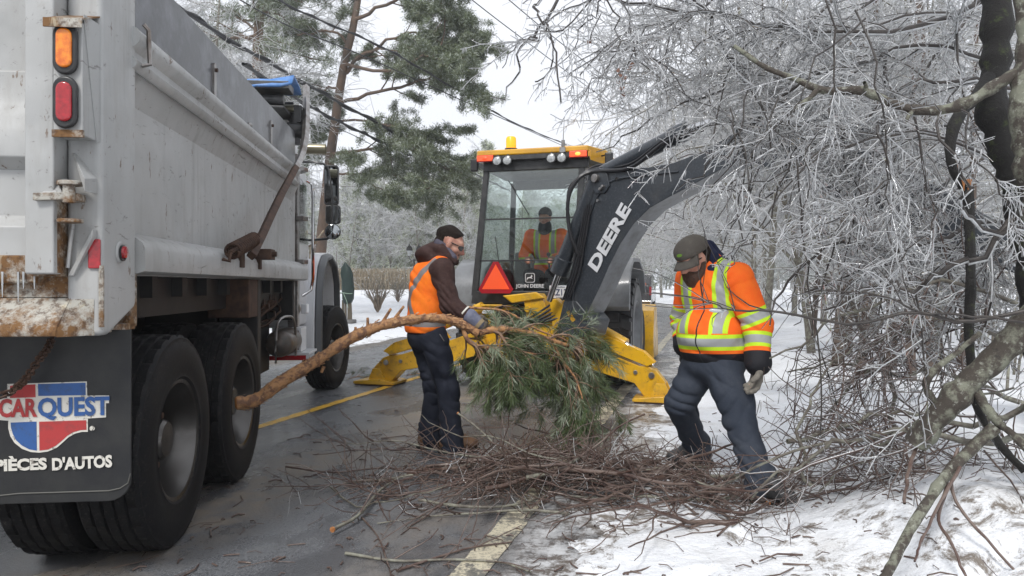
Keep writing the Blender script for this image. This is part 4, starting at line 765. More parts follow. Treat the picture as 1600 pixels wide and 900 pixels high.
# ------------------------------------------------------------ people: blended distance-field bodies, meshed with surface nets
def nrm(v): v = np.asarray(v, float); return v/np.linalg.norm(v)
def cap(a, b, ra, rb=None, sq=None): return ('c', np.asarray(a, float), np.asarray(b, float), ra, ra if rb is None else rb, sq)
def ell(c, r, R=None): return ('e', np.asarray(c, float), np.asarray(r, float), np.eye(3) if R is None else np.asarray(R, float))
def chain(pts, rs): return [cap(pts[i], pts[i+1], rs[i], rs[i+1]) for i in range(len(pts)-1)]
def sdf_mesh(name, prims, h, mats, parent, k=.02, folds=(), noise=0, cuts=(), loc=None, mfun=None, attrs=None):
    lo = np.full(3, 1e9); hi = -lo
    for p in prims:
        if p[0] == 'c': a = np.minimum(p[1]-p[3], p[2]-p[4]); b = np.maximum(p[1]+p[3], p[2]+p[4])
        else: a = p[1]-p[2].max(); b = p[1]+p[2].max()
        lo = np.minimum(lo, a); hi = np.maximum(hi, b)
    lo -= h*3+.01; hi += h*3+.01; n = np.ceil((hi-lo)/h).astype(int)+1
    D = np.full(n, .2, np.float32); ax = [lo[i]+h*np.arange(n[i]) for i in range(3)]
    for p in prims:
        if p[0] == 'c': a = np.minimum(p[1]-p[3], p[2]-p[4]); b = np.maximum(p[1]+p[3], p[2]+p[4])
        else: a = p[1]-p[2].max(); b = p[1]+p[2].max()
        i0 = np.maximum(((a-lo-k-2.5*h)/h).astype(int), 0); i1 = np.minimum(((b-lo+k+2.5*h)/h).astype(int)+2, n)
        X, Y, Z = np.meshgrid(*[ax[i][i0[i]:i1[i]] for i in range(3)], indexing='ij', sparse=True)
        if p[0] == 'c':
            ab = p[2]-p[1]; L = max(ab@ab, 1e-9); x, y, z = X-p[1][0], Y-p[1][1], Z-p[1][2]
            t = np.clip((x*ab[0]+y*ab[1]+z*ab[2])/L, 0, 1); d = np.sqrt((x-t*ab[0])**2+(y-t*ab[1])**2+(z-t*ab[2])**2)-(p[3]+(p[4]-p[3])*t)
        else:
            x, y, z = X-p[1][0], Y-p[1][1], Z-p[1][2]; R = p[3]; u = [(x*R[i][0]+y*R[i][1]+z*R[i][2])/p[2][i] for i in range(3)]
            q = np.sqrt(u[0]**2+u[1]**2+u[2]**2); g = np.sqrt(sum((u[i]/p[2][i])**2 for i in range(3)))+1e-9; d = q*(q-1)/g
        s = tuple(slice(i0[i], i1[i]) for i in range(3)); o = D[s]; hh = np.clip(.5+.5*(o-d)/k, 0, 1); D[s] = o+(d-o)*hh-k*hh*(1-hh)
    if folds or noise or cuts:
        X, Y, Z = np.meshgrid(*ax, indexing='ij', sparse=True)
        for (c, rr, dr, wl, am) in folds:
            q = (X-c[0])**2+(Y-c[1])**2+(Z-c[2])**2; w = np.exp(-q/rr**2); dr = nrm(dr)
            ph = 2*math.pi/wl*(X*dr[0]+Y*dr[1]+Z*dr[2])*.8+2.6*np.sin(11*X+9*Y+2*np.sin(6*Z))+2.2*np.sin(15*Z+8*X-5*Y); D += (am*w*(.8-1.6*np.abs(np.sin(ph*.5))**.7)*(.6+.4*np.sin(17*X-13*Y+9*Z))).astype(np.float32)
        if noise: D += (noise*(np.sin(23*X+9*Y+3*np.sin(11*Z))*np.sin(19*Z+3*np.sin(13*Y+7*X))+.5*np.sin(47*X+31*Z+2*np.sin(21*Y))*np.sin(41*Y+17*Z))).astype(np.float32)
        for (c, nn) in cuts: D[:] = np.maximum(D, (X-c[0])*nn[0]+(Y-c[1])*nn[1]+(Z-c[2])*nn[2])
    S_ = D < 0
    c8 = [(i, j, l) for i in (0, 1) for j in (0, 1) for l in (0, 1)]; m = tuple(n-1)
    sub = lambda A, o: A[o[0]:o[0]+m[0], o[1]:o[1]+m[1], o[2]:o[2]+m[2]]
    cnt = sum(sub(S_, o).astype(np.int8) for o in c8); act = (cnt > 0) & (cnt < 8); I = np.argwhere(act); idx = -np.ones(m, np.int64); idx[act] = np.arange(len(I))
    acc = np.zeros((len(I), 3)); num = np.zeros(len(I))
    for a in c8:
        for axis in range(3):
            if a[axis]: continue
            b = list(a); b[axis] = 1; da = D[tuple((I+a).T)]; db = D[tuple((I+b).T)]; cr_ = (da < 0) != (db < 0); t = np.where(cr_, da/(da-db+1e-12), 0)
            pt = np.array(a, float)[None]+np.zeros((len(I), 3)); pt[:, axis] = t; acc[cr_] += pt[cr_]; num[cr_] += 1
    V = lo+h*(I+acc/num[:, None]); Q = []
    for axis in range(3):
        o = [0, 0, 0]; o[axis] = 1; A = S_[:n[0]-o[0], :n[1]-o[1], :n[2]-o[2]]; B_ = S_[o[0]:, o[1]:, o[2]:]; E_ = np.argwhere(A != B_); inside = A[tuple(E_.T)]
        u, v = [(1, 2), (2, 0), (0, 1)][axis]; ok = (E_[:, u] > 0) & (E_[:, v] > 0) & (E_[:, u] < n[u]-1) & (E_[:, v] < n[v]-1); E_ = E_[ok]; inside = inside[ok]
        du = np.zeros(3, int); du[u] = 1; dv = np.zeros(3, int); dv[v] = 1
        q = np.stack([idx[tuple((E_-du-dv).T)], idx[tuple((E_-dv).T)], idx[tuple(E_.T)], idx[tuple((E_-du).T)]], 1); q[~inside] = q[~inside][:, ::-1]; Q.append(q)
    Q = np.vstack(Q); Q = Q[(Q >= 0).all(1)]
    mi = mfun(V[Q].mean(1)) if mfun else None
    me = fast_mesh(name, V, Q, mi)
    for mm in (mats if isinstance(mats, (list, tuple)) else [mats]): me.materials.append(mm)
    for nm, f in (attrs or {}).items():
        a = me.attributes.new(nm, 'FLOAT', 'POINT'); a.data.foreach_set('value', np.asarray(f(V), np.float32))
    return link(name, me, parent, loc)
def frame(f, up):                        # rows: right, forward, up
    f = nrm(f); r = nrm(np.cross(f, up)); u = np.cross(r, f); return np.array([r, f, u])
def head_prims(c, Rm, s=1.0, beard=0, o=0.0):
    p = lambda x, y, z: c+s*(x*Rm[0]+y*Rm[1]+z*Rm[2]); e = lambda q, r: ell(p(*q), np.array(r)*s+o, Rm); L = []
    L += [e((0, -.022, .035), (.077, .094, .082)), e((0, .02, -.015), (.066, .074, .098)), e((0, .040, -.075), (.044, .047, .038)), e((0, .050, .028), (.056, .042, .022))]
    L += [cap(p(0, .088, .012), p(0, .112, -.026), .008*s, .0135*s), e((.013, .095, -.030), (.010, .012, .008)), e((-.013, .095, -.030), (.010, .012, .008))]
    L += [e((0, .086, -.055), (.024, .011, .006)), e((0, .084, -.067), (.021, .011, .007)), e((0, .078, -.088), (.020, .016, .014))]
    for sx in (-1, 1): L += [e((sx*.075, -.005, -.008), (.011, .019, .032)), e((sx*.040, .060, -.022), (.022, .024, .020)), e((sx*.028, .070, .034), (.022, .014, .007)), e((sx*.030, .074, .010), (.014, .012, .009))]
    return L
def hand_prims(w, d, pn, curl, side, s=1.0, g=0.0, spread=.12):      # wrist, finger direction, palm normal (towards what is held), thumb side = side*(d x pn)
    d = nrm(d); pn = nrm(pn-np.dot(pn, d)*d); t = side*np.cross(d, pn); L = []
    L.append(cap(w-d*.03*s, w+d*.03*s, .026*s+g, .025*s+g))
    for i in range(4):
        x = (.029-.0195*i)*s; b0 = w+d*.03*s+t*x*.75; kn = w+d*(.095-.004*abs(i-1))*s+t*x; L.append(cap(b0, kn, .0135*s+g, .0115*s+g))
        ln = np.array([.042, .026, .021])*s*(1.0, 1.08, 1.0, .82)[i]; ang = 0; q = kn; fd0 = nrm(d+t*spread*(1.2-i*.8)*.3)
        for j in range(3):
            ang += curl[j]*(1+.06*i); dr = fd0*math.cos(ang)+pn*math.sin(ang); q2 = q+dr*ln[j]; L.append(cap(q, q2, (.0098-.0009*j)*s+g, (.0092-.0010*j)*s+g)); q = q2
    b0 = w+d*.025*s+t*.026*s+pn*.006*s; k1 = b0+(d*.55+t*.62+pn*.45)*.040*s; k2 = k1+(d*.72+t*.15+pn*.62)*.034*s; k3 = k2+(d*.6-t*.15+pn*.7)*.027*s
    L += [cap(b0, k1, .0165*s+g, .0125*s+g), cap(k1, k2, .0118*s+g, .0105*s+g), cap(k2, k3, .0105*s+g, .009*s+g)]; return L
def boot_prims(ank, toe, gz, s=1.0, o=0):
    a = np.array(ank, float); d = np.array(toe, float)-a; d[2] = 0; d = nrm(d); up = np.array([0, 0, 1.]); R = frame(d, up); hz = gz
    g = np.array([a[0], a[1], hz]); p = lambda y, z: g+d*y*s+up*z*s
    return [cap(p(-.01, .13), p(-.02, .08), .052*s+o, .052*s+o), ell(p(-.03, .05), np.array([.045, .065, .052])*s+o, R), ell(p(.06, .052), np.array([.047, .10, .048])*s+o, R), ell(p(.145, .042), np.array([.05, .065, .040])*s+o, R), cap(p(.02, .11), p(.09, .075), .042*s+o, .036*s+o)]
def sole(ank, toe, gz, s, mt, parent, base):
    a = np.array(ank, float); d = np.array(toe, float)-a; d[2] = 0; d = nrm(d); r = np.array([d[1], -d[0], 0]); g = np.array([a[0], a[1], gz])
    out = [(-.105, 0), (-.09, .038), (-.03, .042), (.04, .044), (.12, .054), (.18, .044), (.215, .0)]; pts = [(y, x) for y, x in out]+[(y, -x) for y, x in out[-2:0:-1]]
    b = MB(); b.prism([g+d*y*s+r*x*s+np.array([0, 0, -.004]) for y, x in pts], (0, 0, .028*s)); return obj('sole', b, mt, parent, .004)
def hit_ground(px, py, it=40):
    d = 4.0
    lo, hi = 1.0, 200.
    for _ in range(26):
        m = math.sqrt(lo*hi); q = P(px, py, m); gz = float(ground_z(q[0], q[1]));  u = float(road_u(q[0], q[1])[0])
        if -6.2 < u < .35: gz = max(gz, 0.0)
        if q[2] > gz: lo = m
        else: hi = m
    q = P(px, py, lo); return q
def gz_at(x, y):
    u = float(road_u(x, y)[0]); z = float(ground_z(x, y)); return max(z, 0.0) if -6.2 < u < .6 else z
# cloth materials that read signed distances stored on the mesh
def cloth(name, col, var, lay=(), rough=.8, vs=8, bump_=.25, sc=1.0):
    m = Mt(name, col, rough, spec=.25); m.mix(m.noise(vs*sc, 5, .7, lo=.45, hi=.7), var)
    for an, c, rr in lay:
        a = m.n('ShaderNodeAttribute'); a.attribute_name = an; m.mix(m.ramp(a.outputs['Fac'], .0002, .0014), c, rr)
    m.mix(m.noise(4, 7, .75, lo=.62, hi=.72), tuple(np.array(var)*.35), .9, .45)
    m.bump(m.noise(300, 2, .5, lo=0, hi=1), .25, .001); m.bump(m.noise(22, 5, .65, dist=.4, lo=0, hi=1), bump_, .012); return m.m
ORG = (.93, .13, .012); SIL = (.36, .37, .37); LIM = (.55, .80, .03)
skin = pm('skin', (.52, .29, .21), .5, (.36, .15, .11), 14, bs=120, bstr=.15); skin.node_tree.nodes['Principled BSDF'].inputs['Subsurface Weight'].default_value = .08; skin.node_tree.nodes['Principled BSDF'].inputs['Subsurface Scale'].default_value = .01
hair = pm('dark_brown_hair', (.008, .005, .004), .8, (.020, .013, .009), 70, bs=120, bstr=1., bdist=.008, spec=.2)
beardm = pm('dark_beard', (.030, .014, .008), .65, (.085, .036, .018), 50, bs=120, bstr=1.0, bdist=.006)
navy = cloth('navy_work_trousers', (.012, .015, .026), (.022, .026, .04)); greyblue = cloth('greyblue_work_trousers', (.030, .038, .055), (.05, .058, .075), vs=5)
def torso(c_hip, c_chest, c_neck, sh, rt, fw, w=(.155, .185, .19), dp=(.11, .12, .10), o=0):
    up = nrm(c_chest-c_hip); R = np.array([rt, np.cross(up, rt), up]); R[1] = nrm(R[1]); R[0] = nrm(np.cross(R[1], R[2]))
    mid = (c_hip+c_chest)/2
    return [ell(c_hip, (w[0]+o, dp[0]+o, .14+o), R), ell(mid, (w[0]*.97+o, dp[0]*.98+o, .20+o), R), ell(c_chest, (w[1]+o, dp[1]+o, .20+o), R), cap(c_chest*.4+sh[0]*.6, sh[0], .085+o, .07+o), cap(c_chest*.4+sh[1]*.6, sh[1], .085+o, .07+o), cap(c_chest+up*.08, c_neck, .075+o, .055+o)]

# ---- worker in the orange vest
base1 = P(692, 708, 5.72); base1[2] = 0
q1 = lambda px, py, d: P(px, py, d)-base1
w1 = {}
rt1 = nrm([.42, -.90, 0]); fw1 = nrm([.90, .42, 0])
J = dict(hip=q1(664, 520, 5.76), chest=q1(671, 446, 5.76), neck=q1(688, 405, 5.74), shR=q1(691, 421, 5.60), shL=q1(668, 419, 5.92), elR=q1(703, 477, 5.52), wrR=q1(737, 497, 5.48), haR=q1(757, 514, 5.47), elL=q1(706, 478, 5.98), wrL=q1(742, 505, 5.86),
         hR=q1(676, 528, 5.70), hL=q1(662, 528, 5.84), kR=q1(700, 606, 5.66), kL=q1(679, 605, 5.84), aR=q1(706, 690, 5.68), aL=q1(671, 678, 5.84), head=q1(704, 381, 5.73))
Hf = frame([.86, .02, -.42], [.35, 0, 1]); hs1 = 1.07
tor = torso(J['hip'], J['chest'], J['neck'], (J['shR'], J['shL']), rt1, fw1, (.150, .165, 0), (.105, .12, 0))
hp = head_prims(J['head'], Hf, hs1)
legR = chain([J['hR'], J['kR'], J['aR']], [.085, .062, .045]); legL = chain([J['hL'], J['kL'], J['aL']], [.085, .062, .045])
armR = chain([J['shR'], J['elR'], J['wrR']], [.055, .045, .032]); armL = chain([J['shL'], J['elL'], J['wrL']], [.055, .045, .032])
handR = hand_prims(J['wrR'], J['haR']-J['wrR'], np.array([.35, .75, -.55]), (.75, 1.0, .7), 1, 1.05)
handL = hand_prims(J['wrL'], np.array([.8, -.25, -.3]), np.array([.2, -.8, -.5]), (.75, 1.0, .7), -1, 1.0)
gRr, gLr = 0.0, 0.0
body_o = sdf_mesh('person', tor+hp+legR+legL+armR+armL+handR+handL+[cap(J['neck']-[0, 0, .02], J['head']+Hf[2]*-.05, .055, .052)]+boot_prims(J['aR'], J['aR']+[.2, .06, 0], .0, .85)+boot_prims(J['aL'], J['aL']+[.2, .1, 0], .0, .85), .0065, [skin], None, .018, loc=base1)
p1 = tag(body_o, 'man in brown hoodie and plain orange vest dragging a pine branch', 'person')
gR = lambda a: float(gz_at(*(base1+a)[:2]))
# trousers
tr1 = [ell(J['hip']+[0, 0, -.03], (.165, .135, .12), frame(fw1, [0, 0, 1])), cap(J['hR']+[0, 0, .02], J['kR'], .112, .082), cap(J['hL']+[0, 0, .02], J['kL'], .108, .080), cap(J['kR'], J['aR']+[0, 0, .03], .082, .080), cap(J['kL'], J['aL']+[0, 0, .03], .080, .080), cap(J['aR']+[0, 0, .06], J['aR']+[.01, 0, -.035], .080, .086), cap(J['aL']+[0, 0, .06], J['aL']+[.01, 0, -.035], .078, .085), ell(lerp(J['hR'], J['kR'], .62)+rt1*.075, (.045, .045, .075))]
tf = [(J['kR'], .2, (.5, .1, 1), .075, .014), (J['kL'], .2, (-.5, .2, 1), .07, .014), (J['aR']+[0, 0, .05], .16, (.4, .2, 1), .055, .016), (J['aL']+[0, 0, .05], .16, (.4, -.3, 1), .055, .016), (lerp(J['hR'], J['kR'], .4), .2, (1, 0, .9), .09, .010), (J['hip']+[0, 0, -.1], .18, (.6, 0, 1), .07, .007)]
sdf_mesh('trousers', tr1, .008, navy, p1, .03, tf, .0025)
# belt area / hoodie body under the vest, sleeves, hood
fleece = cloth('brown_fleece', (.040, .020, .018), (.060, .033, .028), vs=30, bump_=.5)
hd = [ell(J['hip']+[0, 0, .07], (.165, .13, .16), frame(fw1, [0, 0, 1])), ell(J['chest'], (.185, .135, .21), frame(fw1, [.1, 0, 1])), cap(J['chest']+rt1*.05+[0, 0, .06], J['shR'], .12, .088), cap(J['chest']-rt1*.05+[0, 0, .06], J['shL'], .12, .088),
      cap(J['shR'], J['elR'], .082, .068), cap(J['elR'], J['wrR'], .070, .050), cap(J['shL'], J['elL'], .080, .066), cap(J['elL'], J['wrL'], .068, .050),
      cap(q1(686, 408, 5.72), q1(700, 409, 5.70), .085, .06)]
hf = [(J['elR'], .15, (1, 0, .7), .05, .014), (lerp(J['shR'], J['elR'], .4), .13, (.6, .1, 1), .06, .012), (J['wrR'], .1, (1, 0, -.6), .04, .010), (J['elL'], .1, (1, 0, .7), .034, .008)]
sdf_mesh('hoodie', hd, .0075, fleece, p1, .03, hf, .003)
hoodp = [ell(q1(672, 393, 5.72), (.092, .115, .060), frame([.95, .2, .30], [0, 0, 1])), cap(q1(664, 404, 5.74), q1(686, 388, 5.72), .060, .046), cap(q1(690, 388, 5.65), q1(710, 409, 5.645), .034, .026), cap(q1(690, 388, 5.82), q1(712, 409, 5.81), .034, .026), ell(q1(682, 404, 5.70), (.09, .09, .05))]
sdf_mesh('hood', hoodp, .0065, fleece, p1, .045, [(q1(675, 395, 5.66), .14, (1, 0, 1.5), .06, .012)], .004)
sdf_mesh('hood_lining', [cap(q1(686, 380, 5.69), q1(707, 402, 5.65), .040, .034), cap(q1(686, 380, 5.77), q1(707, 402, 5.80), .040, .034)], .0065, cloth('grey_lining', (.075, .070, .095), (.11, .1, .13)), p1, .02)
# vest with silver tape
def plane_frame(o, R): return lambda V: ((V-o)@R.T)
up1 = nrm(J['chest']-J['hip']); R1 = frame(fw1, up1); T1 = plane_frame(J['hip'], R1)
ve = [ell(J['hip']+[0, 0, .08], (.182, .148, .15), frame(fw1, [0, 0, 1])), ell(J['hip']+[0.0, 0, .04], (.182, .150, .10), frame(fw1, [0, 0, 1])), ell(lerp(J['hip'], J['chest'], .55), (.188, .150, .2), R1), ell(J['chest'], (.192, .152, .215), R1), cap(J['chest']+rt1*.10+[0, 0, .08], J['shR']-rt1*.045+[0, 0, .015], .105, .093), cap(J['chest']-rt1*.10+[0, 0, .08], J['shL']+rt1*.045+[0, 0, .015], .105, .093)]
def sd_vest(V):
    L = T1(V); x, y, z = L.T; t = .026; back = y < .02
    belt = t-np.abs(z-.085)
    cx = x+.00; xx = t-np.abs(cx*np.where(z > .27, 1, 1)-(z-.27)*.62)/1.18; x2 = t-np.abs(cx+(z-.27)*.62)/1.18
    cr2 = np.where(back & (z > .10), np.maximum(xx, x2), -1); fr = np.where(~back & (z > .1), t-np.abs(np.abs(x)-.10), -1); return np.maximum(belt, np.maximum(cr2, fr))
vestm = cloth('orange_vest_mesh', (.93, .17, .015), (.98, .24, .02), (('tape', (.21, .20, .20), .35),), vs=5)
cutn = nrm([0, 0, -1]); 
sdf_mesh('vest', ve, .0075, vestm, p1, .03, [(J['hip']+[0, -.1, .15], .24, (.6, .3, 1), .10, .013), (J['chest']+[-.1, -.1, 0], .2, (1, 0, .8), .09, .011)], .0025, cuts=[(J['hip']+[0, 0, .005], (0, 0, -1))], attrs={'tape': sd_vest})
sdf_mesh('glove', [p[:3]+(p[3]+.006, p[4]+.006, None) for p in hand_prims(J['wrR'], J['haR']-J['wrR'], np.array([.35, .75, -.55]), (.75, 1.0, .7), 1, 1.15)], .005, pm('work_glove', (.06, .045, .03), .8, (.12, .10, .075), 25, bs=60), p1, .006)
d_ = nrm(J['haR']-J['wrR']); cf = sdf_mesh('glove_cuff', [cap(J['wrR']-d_*.015, J['wrR']+d_*.065, .060, .046)], .006, pm('cuff_denim', (.10, .11, .17), .75, (.16, .17, .22), 30), p1, .01)
b = MB(); b.tube([J['wrR']-d_*.078, J['wrR']-d_*.066], .053, 16); obj('cuff_band', b, M['logo_white'], p1)
b = MB(); b.tube([J['wrR']+d_*.060, J['wrR']+d_*.088], [.050, .046], 16); obj('cuff_band', b, pm('tan_band', (.26, .20, .12), .8), p1)
sdf_mesh('glove', [p[:3]+(p[3]+.006, p[4]+.006, None) for p in handL], .006, pm('work_glove_far', (.06, .045, .03), .8), p1, .006)
# hair, sunglasses
hc = J['head']; hpv = lambda x, y, z: hc+hs1*(x*Hf[0]+y*Hf[1]+z*Hf[2])
hr = [ell(hpv(0, -.030, .045), np.array([.080, .098, .082])*hs1, Hf), ell(hpv(0, .020, .078), np.array([.066, .052, .034])*hs1, Hf), ell(hpv(0, -.07, -.02), np.array([.065, .045, .06])*hs1, Hf), cap(hpv(.074, .012, .02), hpv(.070, .016, -.022), .010, .007), cap(hpv(-.074, .012, .02), hpv(-.070, .016, -.022), .010, .007)]
sdf_mesh('hair', hr, .0055, hair, p1, .012, [(hc, .2, Hf[1]+Hf[0]*.4, .016, .005)], .004, cuts=[(hpv(0, .026, .045), nrm(Hf[1]*1.0-Hf[2]*.70))])
sdf_mesh('stubble', [ell(hpv(0, .050, -.078), np.array([.046, .046, .036])*hs1, Hf), cap(hpv(.060, .01, -.045), hpv(.035, .055, -.088), .020, .016), cap(hpv(-.060, .01, -.045), hpv(-.035, .055, -.088), .020, .016), cap(hpv(.022, .088, -.048), hpv(-.022, .088, -.048), .010, .010)], .0055, pm('dark_stubble', (.10, .052, .038), .75, (.17, .09, .065), 60), p1, .02)
def glasses(parent, hpv, mt, s):
    for sx in (-1, 1):
        b = MB(); pts = [hpv(sx*.008, .094, .018), hpv(sx*.045, .088, .020), hpv(sx*.066, .066, .014), hpv(sx*.066, .064, -.006), hpv(sx*.045, .086, -.018), hpv(sx*.014, .092, -.014)]; b.prism(pts, hpv(0, .007, 0)-hpv(0, 0, 0)); obj('sunglass_lens', b, mt, parent, .003)
        b = MB(); b.tube([hpv(sx*.068, .064, .010), hpv(sx*.080, .0, .008), hpv(sx*.080, -.02, -.004)], .0042, 6); obj('sunglass_arm', b, mt, parent)
shade = pm('dark_lens', (.012, .009, .009), .3)
glasses(p1, hpv, shade, hs1)
brownboot = pm('brown_boot', (.13, .065, .03), .6, (.07, .04, .022), 12, bs=40); blackboot = pm('black_boot', (.016, .016, .018), .45, (.05, .05, .05), 14, bs=40); solem = pm('boot_sole', (.012, .011, .010), .7)
for a, t in ((J['aR'], (.2, .05, 0)), (J['aL'], (.2, .1, 0))):
    z0 = .004; sdf_mesh('boot', boot_prims(a, a+np.array(t), z0+.02, 1.0, .004), .006, brownboot, p1, .02, [(a+[.05, 0, -.02], .08, (1, 0, .3), .025, .003)]); sole(a, a+np.array(t), z0, 1.05, solem, p1, base1)
b = MB(); b.tube([q1(687, 522, 5.585), q1(694, 533, 5.575)], .004, 5); obj('zip_pull', b, M['steel'], p1)
b = MB(); b.tube([q1(704, 560, 5.56), q1(712, 580, 5.56)], .003, 4)

# ---- bearded worker in the hi-vis jacket, stepping over the brush
fR = hit_ground(1085, 731); fL = hit_ground(1190, 787)
base2 = np.array([1.32, 4.75, 0.0]); base2[2] = 0
q2 = lambda px, py, d: P(px, py, d)-base2
fw2 = nrm([-.62, -.78, 0]); rt2 = nrm([-.78, .62, 0]); DR = float(fR[1]); DL = float(fL[1])
DR = min(max(DR, 4.75), 5.2); DL = min(max(DL, 4.25), 4.6)
J = dict(hip=q2(1116, 560, 4.72), belly=q2(1112, 520, 4.70), chest=q2(1114, 455, 4.72), neck=q2(1104, 412, 4.72), shR=q2(1080, 436, 4.90), shL=q2(1152, 436, 4.55), elL=q2(1184, 508, 4.52), wrL=q2(1184, 567, 4.46), elR=q2(1070, 500, 4.98), wrR=q2(1071, 540, 4.88),
         hR=q2(1097, 568, 4.80), hL=q2(1128, 572, 4.64), kR=q2(1062, 630, 4.80), kL=q2(1156, 660, 4.50), aR=q2(1090, 700, DR), aL=q2(1190, 754, DL), head=q2(1084, 405, 4.66))
Hf = frame([-.80, -.45, -.50], [-.25, -.1, 1]); hs2 = 1.06; s2 = 1.0
tor = torso(J['hip'], J['chest'], J['neck'], (J['shR'], J['shL']), rt2, fw2, (.18, .2, 0), (.15, .15, 0))
hp = head_prims(J['head'], Hf, hs2)
hL = hand_prims(J['wrL'], np.array([-.05, .05, -1]), np.array([-.6, -.2, 0]), (.35, .5, .4), -1, 1.1); hR_ = hand_prims(J['wrR'], np.array([-.1, -.1, -1]), np.array([.6, .2, 0]), (.35, .5, .4), 1, 1.05)
dirR = np.array([-.24, -.06, 0]); dirL = np.array([.13, -.22, 0])
gzR = gz_at(*(base2+J['aR'])[:2])-base2[2]; gzL = gz_at(*(base2+J['aL'])[:2])-base2[2]
gzR = J['aR'][2]-.115; gzL = max(min(gzL, J['aL'][2]-.10), J['aL'][2]-.14)
p2 = sdf_mesh('person', tor+hp+chain([J['hR'], J['kR'], J['aR']], [.10, .07, .05])+chain([J['hL'], J['kL'], J['aL']], [.10, .07, .05])+chain([J['shR'], J['elR'], J['wrR']], [.06, .05, .034])+chain([J['shL'], J['elL'], J['wrL']], [.06, .05, .034])+hL+hR_+[cap(J['neck'], J['head']-Hf[2]*.05, .06, .055)]+boot_prims(J['aR'], J['aR']+dirR, gzR+.02, .85)+boot_prims(J['aL'], J['aL']+dirL, gzL+.02, .85), .0065, [skin], None, .018, loc=base2)
tag(p2, 'bearded man in grey cap and orange hi-vis jacket stepping over cut branches', 'person')
R2 = frame(fw2, nrm(J['chest']-J['hip']))
tr2 = [ell(J['hip']+[0, 0, -.04], (.195, .17, .13), frame(fw2, [0, 0, 1])), cap(J['hR'], J['kR'], .125, .092), cap(J['hL'], J['kL'], .122, .09), cap(J['kR'], J['aR'], .092, .080), cap(J['kL'], J['aL'], .090, .080), cap(J['aR']+[0, 0, .05], J['aR']+[0, 0, -.02], .080, .088), cap(J['aL']+[0, 0, .05], J['aL']+[0, 0, -.03], .080, .088), ell(lerp(J['hL'], J['kL'], .65)+[.085, -.03, 0], (.04, .055, .085))]
tf = [(J['kR'], .2, (.7, .1, 1), .08, .016), (J['kL'], .2, (-.7, .2, 1), .075, .016), (J['aR']+[0, 0, .08], .18, (.4, .2, 1), .06, .018), (J['aL']+[0, 0, .08], .18, (.5, -.1, 1), .06, .018), (lerp(J['hL'], J['kL'], .4), .2, (1, .3, .9), .10, .012), (lerp(J['hR'], J['hL'], .5)+[0, -.1, -.1], .16, (1, 0, .4), .055, .008)]
sdf_mesh('trousers', tr2, .008, greyblue, p2, .03, tf, .003)
T2 = plane_frame(J['hip'], R2); hgt = np.linalg.norm(J['chest']-J['hip'])
jk = [ell(J['hip']+[0, 0, .06], (.225, .195, .14), frame(fw2, [0, 0, 1])), ell(J['belly']+fw2*.02, (.215, .20, .17), R2), ell(J['chest'], (.225, .18, .21), R2), cap(J['chest']+rt2*.08+[0, 0, .06], J['shR'], .135, .10), cap(J['chest']-rt2*.08+[0, 0, .06], J['shL'], .135, .105), cap(J['neck']-[0, 0, .05], J['neck']+[0, 0, .015], .10, .085)]
def sd_belt(V): z = T2(V)[:, 2]; return .026-np.abs(z-.115)
def sd_beltl(V): z = T2(V)[:, 2]; return .050-np.abs(z-.115)
def sd_br(V): x, y, z = T2(V).T; return np.where(z > .165, .026-np.abs(np.abs(x+.0)-.115), -.5)
def sd_brl(V): x, y, z = T2(V).T; return np.where(z > .165, .050-np.abs(np.abs(x+.0)-.115), -.5)
def sd_zip(V): x, y, z = T2(V).T; return np.where(y > 0, .0055-np.abs(x-.010*np.sin(z*14)), -.5)
def sd_hem(V): z = T2(V)[:, 2]; return .045-z
jl = (('lime2', LIM, .6), ('sil2', SIL, .35), ('lime', LIM, .6), ('sil', SIL, .35), ('hem', (.014, .014, .018), .7), ('zip', (.02, .02, .022), .5))
jm = cloth('hivis_jacket', ORG, (.95, .20, .02), jl, vs=4)
def jm_attrs(): return {'lime2': sd_brl, 'sil2': sd_br, 'lime': sd_beltl, 'sil': sd_belt, 'hem': sd_hem, 'zip': sd_zip}
sdf_mesh('jacket', jk, .0075, jm, p2, .035, [(J['belly']+fw2*.15, .24, (.2, .4, 1), .10, .014), (J['chest']+fw2*.15, .2, (1, -.5, .6), .09, .012), (J['shL'], .14, (1, 0, -1), .05, .007)], .003, attrs=jm_attrs(), cuts=[(J['hip']+[0, 0, -.055], (0, 0, -1))])
for side, (a, e, w) in (('L', (J['shL'], J['elL'], J['wrL'])), ('R', (J['shR'], J['elR'], J['wrR']))):
    da = nrm(e-a); db = nrm(w-e); la = np.linalg.norm(e-a); lb = np.linalg.norm(w-e)
    def sds(V, hw, a=a, e=e, da=da, db=db, la=la, lb=lb):
        s1 = (V-a)@da; s3 = (V-e)@db; return np.maximum(hw-np.abs(s1-la*.82)-.3*((V-e)@np.array([1., 0, 0])*0), np.where(s3 > .02, hw-np.abs(s3-lb*.42), -.5))
    sdf_mesh('sleeve', [cap(a, e, .102, .084), cap(e, w, .086, .070), cap(w-db*.04, w, .072, .074)], .0075, jm, p2, .03, [(e, .15, (.6, 0, 1), .06, .015), (lerp(a, e, .4), .14, (1, 0, .8), .07, .012)], .003,
             attrs={'lime2': lambda V: np.full(len(V), -.5), 'sil2': lambda V: np.full(len(V), -.5), 'lime': lambda V, f=sds: f(V, .046), 'sil': lambda V, f=sds: f(V, .024), 'hem': lambda V, e=e, db=db, lb=lb: (V-e)@db-lb*.72, 'zip': lambda V: np.full(len(V), -.5)})
pad = lambda L, g: [(p[0], p[1], p[2], p[3]+g, p[4]+g, None) for p in L]
